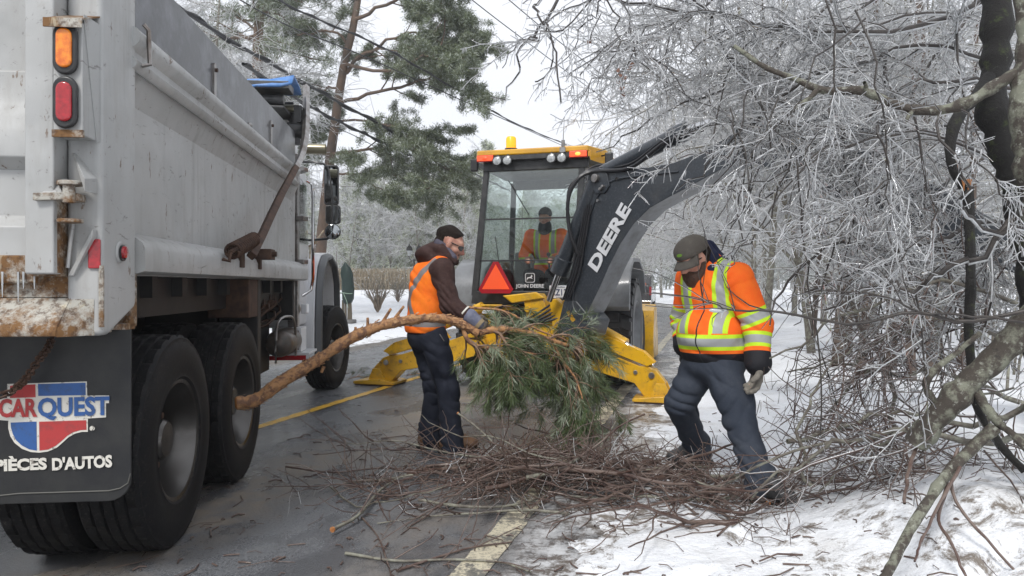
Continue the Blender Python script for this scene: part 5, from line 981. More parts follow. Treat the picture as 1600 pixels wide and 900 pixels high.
sdf_mesh('glove', pad(hL, .006), .0055, pm('grey_glove', (.13, .12, .10), .8, (.22, .2, .17), 30, bs=60), p2, .006); sdf_mesh('glove', pad(hR_, .006), .0065, pm('dark_glove', (.03, .03, .03), .8), p2, .006)
for a, t, gz in ((J['aR'], dirR, gzR), (J['aL'], dirL, gzL)):
    sdf_mesh('boot', boot_prims(a, a+t, gz+.02, 1.08, .004), .006, blackboot, p2, .02, [(a+t*.2, .08, (1, 0, .3), .025, .003)]); sole(a, a+t, gz, 1.12, solem, p2, base2)
hc = J['head']; hpv = lambda x, y, z: hc+hs2*(x*Hf[0]+y*Hf[1]+z*Hf[2])
bd = [ell(hpv(0, .056, -.085), np.array([.064, .058, .056])*hs2, Hf), ell(hpv(0, .062, -.140), np.array([.056, .052, .060])*hs2, Hf), ell(hpv(0, .060, -.19), np.array([.040, .038, .04])*hs2, Hf), cap(hpv(.070, .0, -.02), hpv(.052, .04, -.085), .018, .026), cap(hpv(-.070, .0, -.02), hpv(-.052, .04, -.085), .018, .026), cap(hpv(.026, .092, -.046), hpv(-.026, .092, -.046), .012, .012)]
sdf_mesh('beard', bd, .0055, beardm, p2, .018, [(hpv(0, .06, -.1), .12, Hf[0], .016, .003)], .004)
sdf_mesh('hair', [ell(hpv(0, -.035, .01), np.array([.083, .092, .085])*hs2, Hf)], .006, hair, p2, .01, [], .002)
capm = cloth('grey_cap_cloth', (.085, .075, .065), (.11, .10, .085), (('badge', (.16, .32, .04), .6),), vs=20)
sdf_mesh('cap', [ell(hpv(0, -.015, .062), np.array([.092, .108, .080])*hs2, Hf), ell(hpv(0, .02, .062), np.array([.080, .085, .070])*hs2, Hf)], .0055, capm, p2, .02, cuts=[(hpv(0, 0, .038), -Hf[2])], attrs={'badge': lambda V: .016-np.sqrt((((V-hpv(-.015, .10, .075))@Hf[0])/1.4)**2+(((V-hpv(-.015, .10, .075))@Hf[2])*1.6)**2)+np.where(((V-hc)@Hf[1]) > 0, 0, -1)})
b = MB(); vs = []; nU, nV = 9, 6
for j in range(nV):
    for i in range(nU):
        a = lerp(-1.25, 1.25, i/(nU-1)); r0 = 1.0; x = .086*math.sin(a); y = .078*math.cos(a)-.005; ext = .082*j/(nV-1)*math.cos(a)**.8; vs.append(hpv(x*(1+.02*j), y+ext, .044-.010*j/(nV-1)*1.2-.020*(abs(math.sin(a))**2)*(j/(nV-1))-.006*j))
b.add(vs, [(j*nU+i, j*nU+i+1, (j+1)*nU+i+1, (j+1)*nU+i) for j in range(nV-1) for i in range(nU-1)]); o = obj('cap_brim', b, capm, p2, ang=60); s_ = o.modifiers.new('s', 'SOLIDIFY'); s_.thickness = .005
glasses(p2, hpv, shade, hs2)
navyh = cloth('navy_hood', (.010, .014, .04), (.02, .025, .06))
hk = nrm(J['neck']-J['chest'])
sdf_mesh('hood', [cap(q2(1106, 388, 4.80), q2(1124, 412, 4.78), .055, .06), cap(q2(1103, 385, 4.72), q2(1112, 402, 4.66), .035, .045), cap(q2(1124, 412, 4.70), q2(1112, 425, 4.62), .05, .045)], .0065, navyh, p2, .025, [(q2(1115, 400, 4.72), .1, (1, 0, 1), .04, .006)], .003)
sdf_mesh('neck_warmer', [cap(q2(1106, 422, 4.70), q2(1098, 440, 4.66), .078, .066)], .0065, pm('black_fleece', (.010, .010, .012), .85, bs=60), p2, .02)
# ---- backhoe operator, seated in the cab behind the glass
base3 = BF.w((.05, .68, 1.36)); q3 = lambda x, y, z: BF.w((.05+x, .68+y, 1.36+z))-base3
J = dict(hip=q3(0, .12, .08), chest=q3(0, .06, .42), neck=q3(0, .04, .63), shR=q3(-.20, .04, .57), shL=q3(.20, .04, .57), elR=q3(-.26, -.10, .30), elL=q3(.26, -.10, .30), wrR=q3(-.14, -.27, .27), wrL=q3(.16, -.27, .27), hR=q3(-.09, .10, .03), hL=q3(.09, .10, .03), kR=q3(-.14, -.26, .06), kL=q3(.14, -.26, .06), aR=q3(-.14, -.28, -.20), aL=q3(.14, -.28, -.20), head=q3(-.01, .0, .80))
f3 = BF.w((0, -1, 0))-BF.w((0, 0, 0)); r3 = BF.w((-1, 0, 0))-BF.w((0, 0, 0)); Hf = frame(f3+np.array([0, 0, -.15]), [0, 0, 1])
p3 = sdf_mesh('person', torso(J['hip'], J['chest'], J['neck'], (J['shR'], J['shL']), r3, f3)+head_prims(J['head'], Hf, 1.0)+chain([J['hR'], J['kR'], J['aR']], [.085, .065, .05])+chain([J['hL'], J['kL'], J['aL']], [.085, .065, .05])+chain([J['shR'], J['elR'], J['wrR']], [.06, .05, .034])+chain([J['shL'], J['elL'], J['wrL']], [.06, .05, .034])+hand_prims(J['wrR'], f3, np.array([0, 0, -1.]), (.6, .8, .5), 1)+hand_prims(J['wrL'], f3, np.array([0, 0, -1.]), (.6, .8, .5), -1)+[cap(J['neck'], J['head']-[0, 0, .05], .055, .05)]+boot_prims(J['aR'], J['aR']+f3, J['aR'][2]-.1, .9)+boot_prims(J['aL'], J['aL']+f3, J['aL'][2]-.1, .9), .011, [skin], None, .02, loc=base3)
tag(p3, 'operator in orange hi-vis jacket and dark beanie seated inside the backhoe cab', 'person')
R3 = frame(f3, [0, 0, 1])
def s3(V, hw):
    x, y, z = ((V-J['hip'])@R3.T).T; return np.maximum(hw-np.abs(z-.16), np.where(z > .16, hw-np.abs(np.abs(x)-.105), -.5))
om = cloth('operator_jacket', ORG, (.9, .2, .02), (('lime', LIM, .6), ('sil', SIL, .35)), vs=4)
sdf_mesh('jacket', [ell(J['hip']+[0, 0, .1], (.18, .15, .16), R3), ell(J['chest'], (.20, .15, .2), R3), cap(J['chest']+[0, 0, .08], J['shR'], .12, .09), cap(J['chest']+[0, 0, .08], J['shL'], .12, .09), cap(J['shR'], J['elR'], .088, .072), cap(J['elR'], J['wrR'], .072, .052), cap(J['shL'], J['elL'], .088, .072), cap(J['elL'], J['wrL'], .072, .052)], .011, om, p3, .03, [(J['chest'], .2, (.2, 0, 1), .08, .008)], .003, attrs={'lime': lambda V: s3(V, .045), 'sil': lambda V: s3(V, .024)})
sdf_mesh('trousers', [cap(J['hR'], J['kR'], .10, .085), cap(J['hL'], J['kL'], .10, .085), cap(J['kR'], J['aR'], .085, .075), cap(J['kL'], J['aL'], .085, .075)], .012, navy, p3, .03)
hpv = lambda x, y, z: J['head']+(x*Hf[0]+y*Hf[1]+z*Hf[2])
sdf_mesh('beanie', [ell(hpv(0, -.02, .055), (.088, .105, .085), Hf)], .010, pm('dark_beanie', (.02, .02, .024), .85), p3, cuts=[(hpv(0, 0, .015), -Hf[2])])
sdf_mesh('scarf', [cap(hpv(0, .02, -.10), hpv(0, .03, -.14), .085, .09)], .011, pm('dark_scarf', (.018, .02, .022), .9), p3)
# ------------------------------------------------------------ branching growth, done in numpy, whole levels at a time
def sample(P_, R_, i, t):
    n = P_.shape[1]; x = t*(n-1); k = np.minimum(x.astype(int), n-2); f = (x-k)[:, None]; a = P_[i, k]; b = P_[i, k+1]
    return a*(1-f)+b*f, (b-a)/(np.linalg.norm(b-a, axis=1, keepdims=True)+1e-9), R_[i, k]*(1-f[:, 0])+R_[i, k+1]*f[:, 0]
def unit(v): return v/(np.linalg.norm(v, axis=-1, keepdims=True)+1e-9)
def grow(par, count, r, t=(.1, 1), ang=(25, 65), ln=(.3, .6), npt=5, rs=.6, rend=.35, rmin=.0015, droop=0., wig=.25, rel=True, taper=.4, bias=None, flat=None):
    Pp, Rp = par; L = np.linalg.norm(np.diff(Pp, axis=1), axis=2).sum(1); pr = L/L.sum(); i = r.choice(len(Pp), count, p=pr); tt = r.uniform(t[0], t[1], count)
    p, tg, rr = sample(Pp, Rp, i, tt); a = np.radians(r.uniform(ang[0], ang[1], count))[:, None]; q = r.normal(size=(count, 3))
    if flat is not None: q = q*flat
    if bias is not None: q = q+np.asarray(bias)
    q = unit(q-(q*tg).sum(1, keepdims=True)*tg); d = tg*np.cos(a)+q*np.sin(a)
    l = r.uniform(ln[0], ln[1], count)*(L[i]*(1-taper*tt) if rel else 1)
    out = np.empty((count, npt, 3)); out[:, 0] = p; st = (l/(npt-1))[:, None]
    for k in range(1, npt):
        out[:, k] = out[:, k-1]+d*st; d = unit(d+wig*r.normal(size=(count, 3))*.6+np.array([0, 0, -droop]))
    r0 = np.maximum(rr*rs, rmin); s = np.linspace(0, 1, npt)[None]; R = r0[:, None]*(1-s)+np.maximum(r0*rend, rmin*.7)[:, None]*s
    return out, R
class TB:                                # collects tubes of many kinds into one numpy mesh
    def __init__(s): s.v = []; s.q = []; s.m = []; s.n = 0
    def tubes(s, par, k, m=0, off=None, rmul=1.):
        P_, R_ = par
        if off is not None: P_ = P_+np.array([0, 0, -1.])*(R_*off)[:, :, None]
        v, q = tube_arrays(P_, R_*rmul, k); s.v.append(v); s.q.append(q+s.n); s.m.append(np.full(len(q), m)); s.n += len(v); return s
    def quads(s, v, q, m=0): s.v.append(v); s.q.append(q+s.n); s.m.append(np.full(len(q), m)); s.n += len(v); return s
    def build(s, name, mats, parent=None, smooth=True, loc=None, base=None):
        V = np.vstack(s.v); 
        if base is not None: V = V-np.asarray(base)
        me = fast_mesh(name, V, np.vstack(s.q), np.concatenate(s.m), smooth)
        for m in mats: me.materials.append(m)
        return link(name, me, parent, loc)
def drips(par, count, r, ln=(.012, .04), m=1, tb=None, rad_=.0022):   # icicles: four-sided thin drops under the twigs
    Pp, Rp = par; i = r.randint(0, len(Pp), count); p, tg, rr = sample(Pp, Rp, i, r.uniform(.1, 1, count)); l = r.uniform(*ln, count)
    out = np.stack([p, p+np.stack([r.normal(0, .001, count), r.normal(0, .001, count), -l*.55], 1), p-np.stack([0*l, 0*l, l], 1)], 1); R = np.stack([np.full(count, rad_*1.1), np.full(count, rad_*.8), np.full(count, rad_*.2)], 1)
    tb.tubes((out, R), 3, m)
def icy(tb, par, k=3, thick=1.0, ice_first=True):
    tb.tubes(par, k, 0, rmul=.62); tb.tubes(par, k, 1, off=.60, rmul=1.0)
def prune(par, lim, r, soft=26):         # cut back twigs that would hang in front of the machine and the man
    Pp, Rp = par; x = 800+F*Pp[..., 0]/Pp[..., 1]; y = HY-F*(Pp[..., 2]-H)/Pp[..., 1]; b = np.interp(y, [l[1] for l in lim], [l[0] for l in lim]); ok = (x > b+r.normal(0, soft, (len(Pp), 1))).all(1) & ~(((x > 1468) & (x < 1640) & (Pp[..., 1] < 3.75)).any(1) & (r.rand(len(Pp)) > .12)) & (Pp[..., 1] > 1.2).all(1); return Pp[ok], Rp[ok]
def thin(par, lim, r, w=260, lo=.16):   # sparser towards the tips of the crown
    Pp, Rp = par; x = 800+F*Pp[:, 0, 0]/Pp[:, 0, 1]; y = HY-F*(Pp[:, 0, 2]-H)/Pp[:, 0, 1]; b = np.interp(y, [l[1] for l in lim], [l[0] for l in lim]); ok = r.rand(len(Pp)) < np.clip((x-b)/w, lo, 1); return Pp[ok], Rp[ok]
EDGE = [(800, -300), (815, 0), (850, 100), (905, 180), (1010, 225), (1120, 262), (1150, 290), (1140, 340), (1180, 380), (1235, 430), (1270, 500), (1275, 640), (1275, 1000)]
def paths(lst, n=14, rr=None):           # list of (points (px,py,d), r0, r1)
    P_ = []; R_ = []
    for pts, r0, r1 in lst:
        w = np.array([P(*p) for p in pts]); P_.append(spline(w, n)); R_.append(np.linspace(r0, r1, n)**1.0)
    return np.array(P_), np.array(R_)
def jitter(par, r, a):
    P_, R_ = par; n = P_.shape[1]; w = np.cumsum(r.normal(size=P_.shape), axis=1)*a/math.sqrt(n); w -= w[:, :1]; return P_+w, R_
bark = pm('dark_wet_bark', (.014, .011, .010), .45, (.045, .036, .03), 18, bs=60, bstr=.6, bdist=.006)
redbark = pm('reddish_twig_bark', (.060, .028, .021), .3, (.16, .12, .10), 9, bs=70, bstr=.4)
greybark = pm('grey_branch_bark', (.12, .105, .085), .6, (.24, .24, .19), 16, .45, .62, bs=60, bstr=.5)
def lichen_():
    m = Mt('lichen_bark', (.055, .045, .036), .8); m.mix(m.noise(9, 6, .7, lo=.48, hi=.58), (.19, .195, .15), .9); m.mix(m.noise(30, 5, .7, lo=.58, hi=.64), (.33, .34, .29), .9, .7); m.mix(m.noise(22, 5, .7, lo=.60, hi=.68), (.02, .018, .015), .8, .8)
    m.bump(m.noise(50, 6, .75, lo=0, hi=1), .8, .008); return m.m
def mossy_():
    m = Mt('black_mossy_bark', (.007, .006, .005), .75); m.mix(m.noise(14, 6, .75, lo=.56, hi=.66), (.045, .055, .022), .9); m.mix(m.noise(40, 5, .7, lo=.66, hi=.72), (.20, .21, .17), .9, .7)
    m.bump(m.noise(35, 6, .75, lo=0, hi=1), 1.0, .012); return m.m
lichen = lichen_(); mossy = mossy_()
def icem(name, c, dark=.35, rough=.12):  # milky ice: scatters and passes light, with a wet gloss
    m = bpy.data.materials.new(name); m.use_nodes = True; t = m.node_tree; t.nodes.remove(t.nodes['Principled BSDF']); N_ = t.nodes.new; L_ = t.links.new
    tc = N_('ShaderNodeTexCoord'); no = N_('ShaderNodeTexNoise'); no.inputs['Scale'].default_value = 30; L_(tc.outputs['Object'], no.inputs['Vector']); mr = N_('ShaderNodeMapRange'); mr.inputs[1].default_value = .45; mr.inputs[2].default_value = .7; L_(no.outputs[0], mr.inputs[0])
    cm = N_('ShaderNodeMixRGB'); cm.inputs[1].default_value = rgba(c); cm.inputs[2].default_value = rgba(tuple(x*dark for x in c)); L_(mr.outputs[0], cm.inputs[0])
    d = N_('ShaderNodeBsdfDiffuse'); tr = N_('ShaderNodeBsdfTranslucent'); L_(cm.outputs[0], d.inputs[0]); L_(cm.outputs[0], tr.inputs[0]); a = N_('ShaderNodeMixShader'); a.inputs[0].default_value = .45; L_(d.outputs[0], a.inputs[1]); L_(tr.outputs[0], a.inputs[2])
    g = N_('ShaderNodeBsdfGlossy'); g.inputs['Roughness'].default_value = rough; f = N_('ShaderNodeFresnel'); f.inputs[0].default_value = 1.75; x = N_('ShaderNodeMixShader'); L_(f.outputs[0], x.inputs[0]); L_(a.outputs[0], x.inputs[1]); L_(g.outputs[0], x.inputs[2]); L_(x.outputs[0], t.nodes['Material Output'].inputs[0]); m_ = type('q', (), {})(); m_.m = m; return m
icecoat = icem('ice_coat', (.95, .965, .98), .75, .08); farice = icem('frosted_ice', (.88, .89, .90), .8, .25)
rawwood = pm('raw_broken_wood', (.50, .22, .07), .6, (.28, .10, .03), 30, bs=60)
deadleaf = pm('dead_leaf', (.10, .038, .02), .6, (.16, .07, .04), 30)

# ---- hero tree on the verge: black mossy trunk with limbs over the road
R_ = np.random.RandomState(11)
TB0 = P(1560, 600, 3.6); tree_h = thing('ice_coated_tree', (TB0[0], TB0[1], gz_at(TB0[0], TB0[1])-.05), 'black mossy trunk leaning at the right edge with icy limbs hanging over the road', 'tree'); ob_ = np.array(tree_h.location)
def tpart(name, lst, mt, k=10, n=26, wob=.012, parent=None, base=ob_, lump=.10):
    par = jitter(paths(lst, n), R_, wob); par = (par[0], par[1]*(1+lump*R_.normal(size=par[1].shape))); tb = TB(); tb.tubes(par, k); o = tb.build(name, [mt], parent, base=base); return o, par
_, trunk = tpart('trunk', [([(1500, -1100, 4.0), (1530, -500, 3.85), (1550, -90, 3.7), (1560, 0, 3.65), (1562, 90, 3.62), (1556, 160, 3.6), (1572, 220, 3.6), (1598, 300, 3.6), (1625, 430, 3.62), (1640, 560, 3.65), (1650, 760, 3.7)], .045, .10)], mossy, 14, 60, .01, tree_h)
_, br1 = tpart('broken_limb', [([(1545, 120, 3.58), (1525, 150, 3.5), (1497, 185, 3.45), (1487, 225, 3.42), (1493, 262, 3.42), (1508, 290, 3.42)], .030, .022)], mossy, 10, 20, .006, tree_h)
_, br1b = tpart('hanging_limb', [([(1512, 292, 3.42), (1514, 340, 3.42), (1516, 430, 3.4), (1511, 520, 3.4), (1517, 600, 3.38), (1530, 650, 3.36), (1565, 700, 3.3), (1600, 735, 3.25)], .024, .018)], mossy, 10, 26, .006, tree_h)
b = MB(); c = P(1511, 286, 3.40); rr_ = random.Random(2)
for i in range(9): a = c+np.array([rr_.uniform(-.02, .02), rr_.uniform(-.012, .012), rr_.uniform(.0, .03)]); b.tube([a-ob_, a-ob_+np.array([rr_.uniform(-.012, .012), 0, -rr_.uniform(.03, .06)])], [.009, .002], 4)
tag(obj('splintered_wood', b, rawwood, tree_h), kind='stuff')
# lichen-grey neighbour tree, whose branch crosses in front
LB = P(1605, 560, 3.1); tree_l = thing('lichen_tree', (LB[0], LB[1], gz_at(LB[0], LB[1])-.05), 'lichen-grey tree whose thick pale branch crosses in front of the icy twigs', 'tree'); obl = np.array(tree_l.location)
_, lt = tpart('trunk', [([(1570, -1200, 3.3), (1580, -500, 3.2), (1596, -60, 3.12), (1606, 40, 3.1), (1604, 110, 3.1), (1600, 170, 3.1), (1610, 260, 3.1), (1630, 420, 3.1), (1650, 800, 3.1)], .022, .07)], lichen, 12, 56, .008, tree_l, obl)
_, lb = tpart('branch', [([(1600, 108, 3.1), (1560, 130, 3.12), (1515, 158, 3.15), (1465, 172, 3.2), (1410, 168, 3.25), (1370, 150, 3.3), (1345, 140, 3.32), (1290, 140, 3.4), (1245, 122, 3.5), (1200, 104, 3.6), (1150, 70, 3.7)], .028, .012)], lichen, 10, 40, .006, tree_l, obl)
_, lb2 = tpart('side_branch', [([(1278, 140, 3.42), (1262, 158, 3.4), (1236, 176, 3.38)], .014, .012), ([(1352, 140, 3.32), (1352, 134, 3.3), (1349, 130, 3.28)], .012, .008), ([(1428, 172, 3.22), (1418, 182, 3.2), (1416, 190, 3.2)], .010, .006)], lichen, 8, 8, .003, tree_l, obl)
# ---- hanging icy limbs, several depths
limbs = [
 # top arching ones reaching left
 ([(1620, -40, 4.6), (1450, 60, 4.4), (1300, 78, 4.3), (1180, 62, 4.2), (1080, 45, 4.1), (985, 28, 4.0), (880, -10, 3.9)], .020, .005),
 ([(1000, -60, 3.6), (900, -20, 3.5), (862, 30, 3.45), (830, 62, 3.42), (790, 68, 3.4), (750, 74, 3.4)], .010, .003),
 ([(858, -40, 3.3), (860, 20, 3.3), (864, 90, 3.3), (868, 170, 3.3)], .007, .003),
 ([(1160, -80, 5.0), (1095, 30, 4.9), (1000, 100, 4.8), (930, 160, 4.7)], .010, .003),
 ([(1400, -90, 5.2), (1250, 20, 5.2), (1140, 120, 5.2), (1000, 190, 5.1), (940, 230, 5.0)], .016, .003),
 ([(1050, -60, 4.2), (1110, 20, 4.2), (1160, 90, 4.25), (1230, 170, 4.3), (1300, 210, 4.3)], .014, .008),
 ([(1560, 100, 4.6), (1400, 90, 4.6), (1300, 110, 4.5), (1200, 180, 4.4), (1110, 250, 4.3), (1040, 300, 4.2)], .018, .003),
 ([(1590, 140, 4.2), (1450, 120, 4.2), (1320, 190, 4.2), (1200, 260, 4.1), (1120, 330, 4.0)], .016, .003),
 ([(1600, 210, 5.0), (1450, 200, 5.0), (1300, 240, 4.9), (1180, 330, 4.8), (1080, 400, 4.8)], .016, .003),
 ([(1620, 60, 5.4), (1480, 20, 5.4), (1350, 40, 5.3), (1250, 110, 5.3), (1180, 170, 5.2), (1120, 190, 5.2)], .016, .003),
 ([(1620, 260, 3.9), (1500, 250, 3.9), (1380, 236, 3.9), (1300, 262, 3.9), (1215, 300, 3.9), (1100, 322, 3.8)], .013, .003),
 ([(1640, 330, 4.4), (1550, 340, 4.3), (1430, 380, 4.2), (1340, 390, 4.1), (1250, 440, 4.1), (1200, 520, 4.1)], .020, .004),
 ([(1600, 330, 3.2), (1540, 352, 3.2), (1500, 372, 3.22), (1440, 386, 3.25), (1390, 388, 3.3), (1320, 400, 3.4), (1260, 440, 3.5)], .016, .006),
 ([(1620, 420, 4.6), (1480, 400, 4.6), (1380, 430, 4.5), (1290, 500, 4.5), (1250, 560, 4.5)], .015, .003),
 ([(1430, -60, 5.8), (1300, 60, 5.8), (1220, 200, 5.8), (1170, 330, 5.8), (1130, 420, 5.8)], .015, .003),
 ([(1560, -60, 5.8), (1500, 60, 5.8), (1430, 200, 5.8), (1380, 330, 5.8), (1330, 440, 5.8)], .015, .003),
 ([(1660, 380, 3.0), (1580, 372, 3.0), (1500, 340, 3.0), (1480, 300, 3.0), (1440, 240, 3.05), (1395, 210, 3.1)], .013, .003),
 ([(1640, 180, 4.9), (1540, 260, 4.9), (1450, 330, 4.8), (1380, 420, 4.8), (1330, 520, 4.7)], .016, .003),
]
L0 = jitter(paths(limbs, 20), R_, .10)
for i in range(len(L0[0])): tb = TB(); li = (L0[0][i:i+1], L0[1][i:i+1]); tb.tubes(li, 7, 0); tb.tubes(li, 7, 1, off=.5, rmul=.8); tb.build('limb', [bark, icecoat], tree_h, base=ob_)
l1 = grow(L0, 290, R_, (.08, 1), (25, 70), (.4, 1.15), 8, .45, .4, .0046, .10, .26, rel=False, bias=(-.2, 0, -.15))
l1 = prune(l1, EDGE, R_, 34); l2 = thin(prune(grow(l1, 2500, R_, (.08, 1), (25, 65), (.14, .50), 6, .7, .5, .0038, .08, .34, rel=False), EDGE, R_), EDGE, R_); l3 = prune(grow(l2, 9500, R_, (.1, 1), (28, 70), (.04, .15), 4, .8, .6, .0031, .02, .32, rel=False), EDGE, R_)
tb = TB(); tb.tubes(l1, 4, 0, rmul=1.1); tb.tubes(l1, 4, 1, off=.9, rmul=.9); icy(tb, l2, 3, 1.15); icy(tb, l3, 3, 1.2); drips(l2, 3600, R_, tb=tb, rad_=.0024); drips(l1, 600, R_, (.02, .05), tb=tb, rad_=.0028)
tag(tb.build('icy_twigs', [bark, icecoat], tree_h, base=ob_), kind='stuff')
# foreground sprays with clear icicles, in front of the boom and the worker
FB = P(1420, 470, 2.6); fo = thing('ice_coated_branch', tuple(P(1430, 470, 2.9)), 'thin dark branch with a clear ice lump crossing in front of the bearded man', 'branch'); bo = np.array(fo.location)
tb = TB(); fp_ = jitter(paths([([(1640, 480, 2.7), (1500, 495, 2.8), (1430, 482, 2.85), (1330, 500, 2.9), (1235, 486, 2.95), (1170, 483, 3.0), (1130, 481, 3.0), (1105, 470, 3.02), (1085, 463, 3.05)], .0085, .0018), ([(1640, 510, 2.7), (1540, 500, 2.75), (1450, 486, 2.85), (1390, 470, 2.9), (1330, 462, 2.95), (1270, 465, 3.0)], .006, .002)], 30), R_, .02); tb.tubes(fp_, 7, 0); g1 = grow(fp_, 26, R_, (.3, 1), (30, 70), (.08, .4), 5, .6, .5, .0022, .0, .3, rel=False); tb.tubes(g1, 5, 0); tb.tubes(g1, 5, 1, off=.7, rmul=.7)
tb.build('stem', [bark, icecoat], fo, base=bo)
b = MB(); c = P(1122, 485, 3.0)-bo; b.ball(tuple(c), .012, 10, sc=(3.2, .8, .8)); b.tube([c+[.02, 0, 0], c+[.012, 0, -.03]], [.006, .001], 6); obj('ice_lump', b, M['ice'], fo)
def spray(name, root, tips, seed, label, n1=26, n2=110, sl=1.):
    r = np.random.RandomState(seed); main = jitter(paths([([(root[0]+r.uniform(-70, 70), root[1]-40+r.uniform(-40, 10), root[2]+r.uniform(-.1, .2)), *[(q[0]+r.uniform(-9, 9), q[1], q[2]) for q in t]], .0045, .002) for t in tips], 18), r, .07); o = thing(name, tuple(P(*root)), label, 'branch', group='icy branches hanging into view'); bb = np.array(o.location)
    a = grow(main, n1, r, (.2, 1), (25, 60), (.12*sl, .35*sl), 6, .6, .5, .0028, .12, .2, rel=False); c = grow(a, n2, r, (.1, 1), (30, 70), (.04*sl, .13*sl), 4, .8, .6, .0022, .05, .3, rel=False)
    tb = TB(); tb.tubes(main, 6, 0); tb.tubes(main, 4, 1, off=.8, rmul=.55); tb.build('stem', [bark, icecoat], o, base=bb); tb = TB(); icy(tb, a, 4, 1.1); icy(tb, c, 4, 1.15); drips(c, n2*2, r, (.006, .022), tb=tb, rad_=.0016); drips(a, n1*5, r, (.010, .035), tb=tb, rad_=.0018)
    tag(tb.build('icy_twigs', [bark, icecoat], o, base=bb), kind='stuff'); return o
spray('icy_branch', (1180, 205, 3.6), [[(1130, 250, 3.5), (1060, 262, 3.45), (1000, 300, 3.4)], [(1150, 280, 3.5), (1090, 300, 3.45), (1040, 325, 3.4)], [(1170, 290, 3.5), (1120, 335, 3.5), (1080, 345, 3.45)]], 5, 'spray of icicled twigs hanging in front of the lettered boom', 16, 60)
spray('icy_branch', (1240, 290, 3.2), [[(1185, 340, 3.3), (1150, 390, 3.5), (1118, 425, 3.6)], [(1200, 350, 3.3), (1165, 390, 3.5), (1135, 430, 3.6)], [(1250, 350, 3.3), (1230, 430, 3.4), (1235, 470, 3.4)]], 6, 'icy twigs drooping over the shoulder of the bearded man', 9, 34, .42)
spray('icy_branch', (1010, -40, 3.3), [[(975, 20, 3.3), (960, 60, 3.3), (940, 120, 3.3)], [(930, 20, 3.3), (905, 60, 3.3), (870, 110, 3.3)], [(890, 10, 3.3), (845, 40, 3.3), (815, 85, 3.3)]], 7, 'icy twigs hanging at the top centre against the grey sky', 22, 110)
spray('icy_branch', (1300, 60, 3.0), [[(1270, 130, 3.0), (1225, 200, 3.0), (1190, 270, 3.0)], [(1330, 150, 3.0), (1300, 240, 3.0), (1290, 320, 3.0)], [(1380, 150, 3.0), (1400, 260, 3.0), (1370, 340, 3.0)]], 8, 'long icy twigs hanging below the pale lichen branch', 34, 260)
spray('icy_branch', (1440, 250, 2.9), [[(1400, 320, 2.9), (1350, 380, 2.9), (1290, 420, 2.9)], [(1460, 330, 2.9), (1430, 420, 2.9), (1410, 480, 2.9)], [(1530, 300, 2.9), (1560, 390, 2.9), (1550, 470, 2.9)]], 9, 'icy twigs hanging beside the broken dark limb', 34, 260)
# dead leaves
lo_ = thing('dead_leaf_cluster', tuple(P(972, 120, 4.0)), 'small cluster of brown dead leaves clinging to an icy twig against the sky', 'leaves'); bl = np.array(lo_.location); rr_ = random.Random(8)
for (px, py) in ((966, 110), (970, 118), (976, 122), (966, 128), (972, 138), (985, 104), (988, 100), (983, 108), (921, 65), (974, 148)):
    c = P(px, py, 4.0)-bl; b = MB(); a = rr_.uniform(0, 6); u = np.array([math.cos(a), .4*math.sin(a), math.sin(a)*.9]); v = np.array([-u[2], .5, u[0]]); s = .017
    b.add([c-u*s, c-u*s*.3+v*s*.7, c+u*s*.5+v*s*.45, c+u*s*1.1, c+u*s*.5-v*s*.5, c-u*s*.3-v*s*.6, c+np.array([0, -.006, 0])], [(6, i, (i+1) % 6) for i in range(6)]); obj('leaf', b, deadleaf, lo_)
b = MB(); b.tube([P(1010, 40, 4.0)-bl, P(990, 80, 4)-bl, P(975, 115, 4)-bl, P(970, 148, 4)-bl], .003, 5); obj('twig', b, bark, lo_)
b = MB(); b.tube([P(940, 20, 4.0)-bl, P(925, 50, 4)-bl, P(921, 66, 4)-bl], .003, 5); obj('twig', b, bark, lo_)

# ---- fallen crown and leaning lichen stem on the bank
fb = hit_ground(1450, 700); ft_ = thing('leaning_stem', tuple(P(1440, 690, 3.3)), 'thick mossy stem leaning down from the right edge into the brush', 'tree'); bf = np.array(ft_.location)
tpart('stem', [([(1680, 420, 3.0), (1600, 512, 3.1), (1550, 562, 3.15), (1505, 605, 3.2), (1465, 650, 3.25), (1430, 694, 3.3)], .060, .050)], lichen, 12, 26, .006, ft_, bf)
tpart('branch', [([(1515, 590, 3.2), (1540, 640, 3.15), (1560, 665, 3.1), (1590, 690, 3.0), (1640, 740, 2.9)], .022, .016), ([(1555, 668, 3.1), (1520, 700, 3.1), (1480, 740, 3.0), (1440, 800, 2.85), (1405, 860, 2.75), (1375, 910, 2.65)], .026, .016), ([(1430, 690, 3.3), (1462, 640, 3.25), (1450, 600, 3.2), (1490, 560, 3.15), (1540, 520, 3.1)], .020, .010)], lichen, 10, 24, .008, ft_, bf)
tpart('dead_twig', [([(1497, 700, 3.1), (1490, 760, 3.0), (1520, 810, 2.9), (1600, 900, 2.7)], .008, .005), ([(1480, 750, 3.0), (1470, 810, 2.9), (1490, 850, 2.8), (1510, 905, 2.7)], .008, .005), ([(1500, 730, 3.0), (1445, 830, 2.8), (1430, 880, 2.7)], .007, .004), ([(1430, 700, 3.3), (1418, 740, 3.2), (1414, 785, 3.1)], .010, .006)], redbark, 7, 16, .01, ft_, bf)
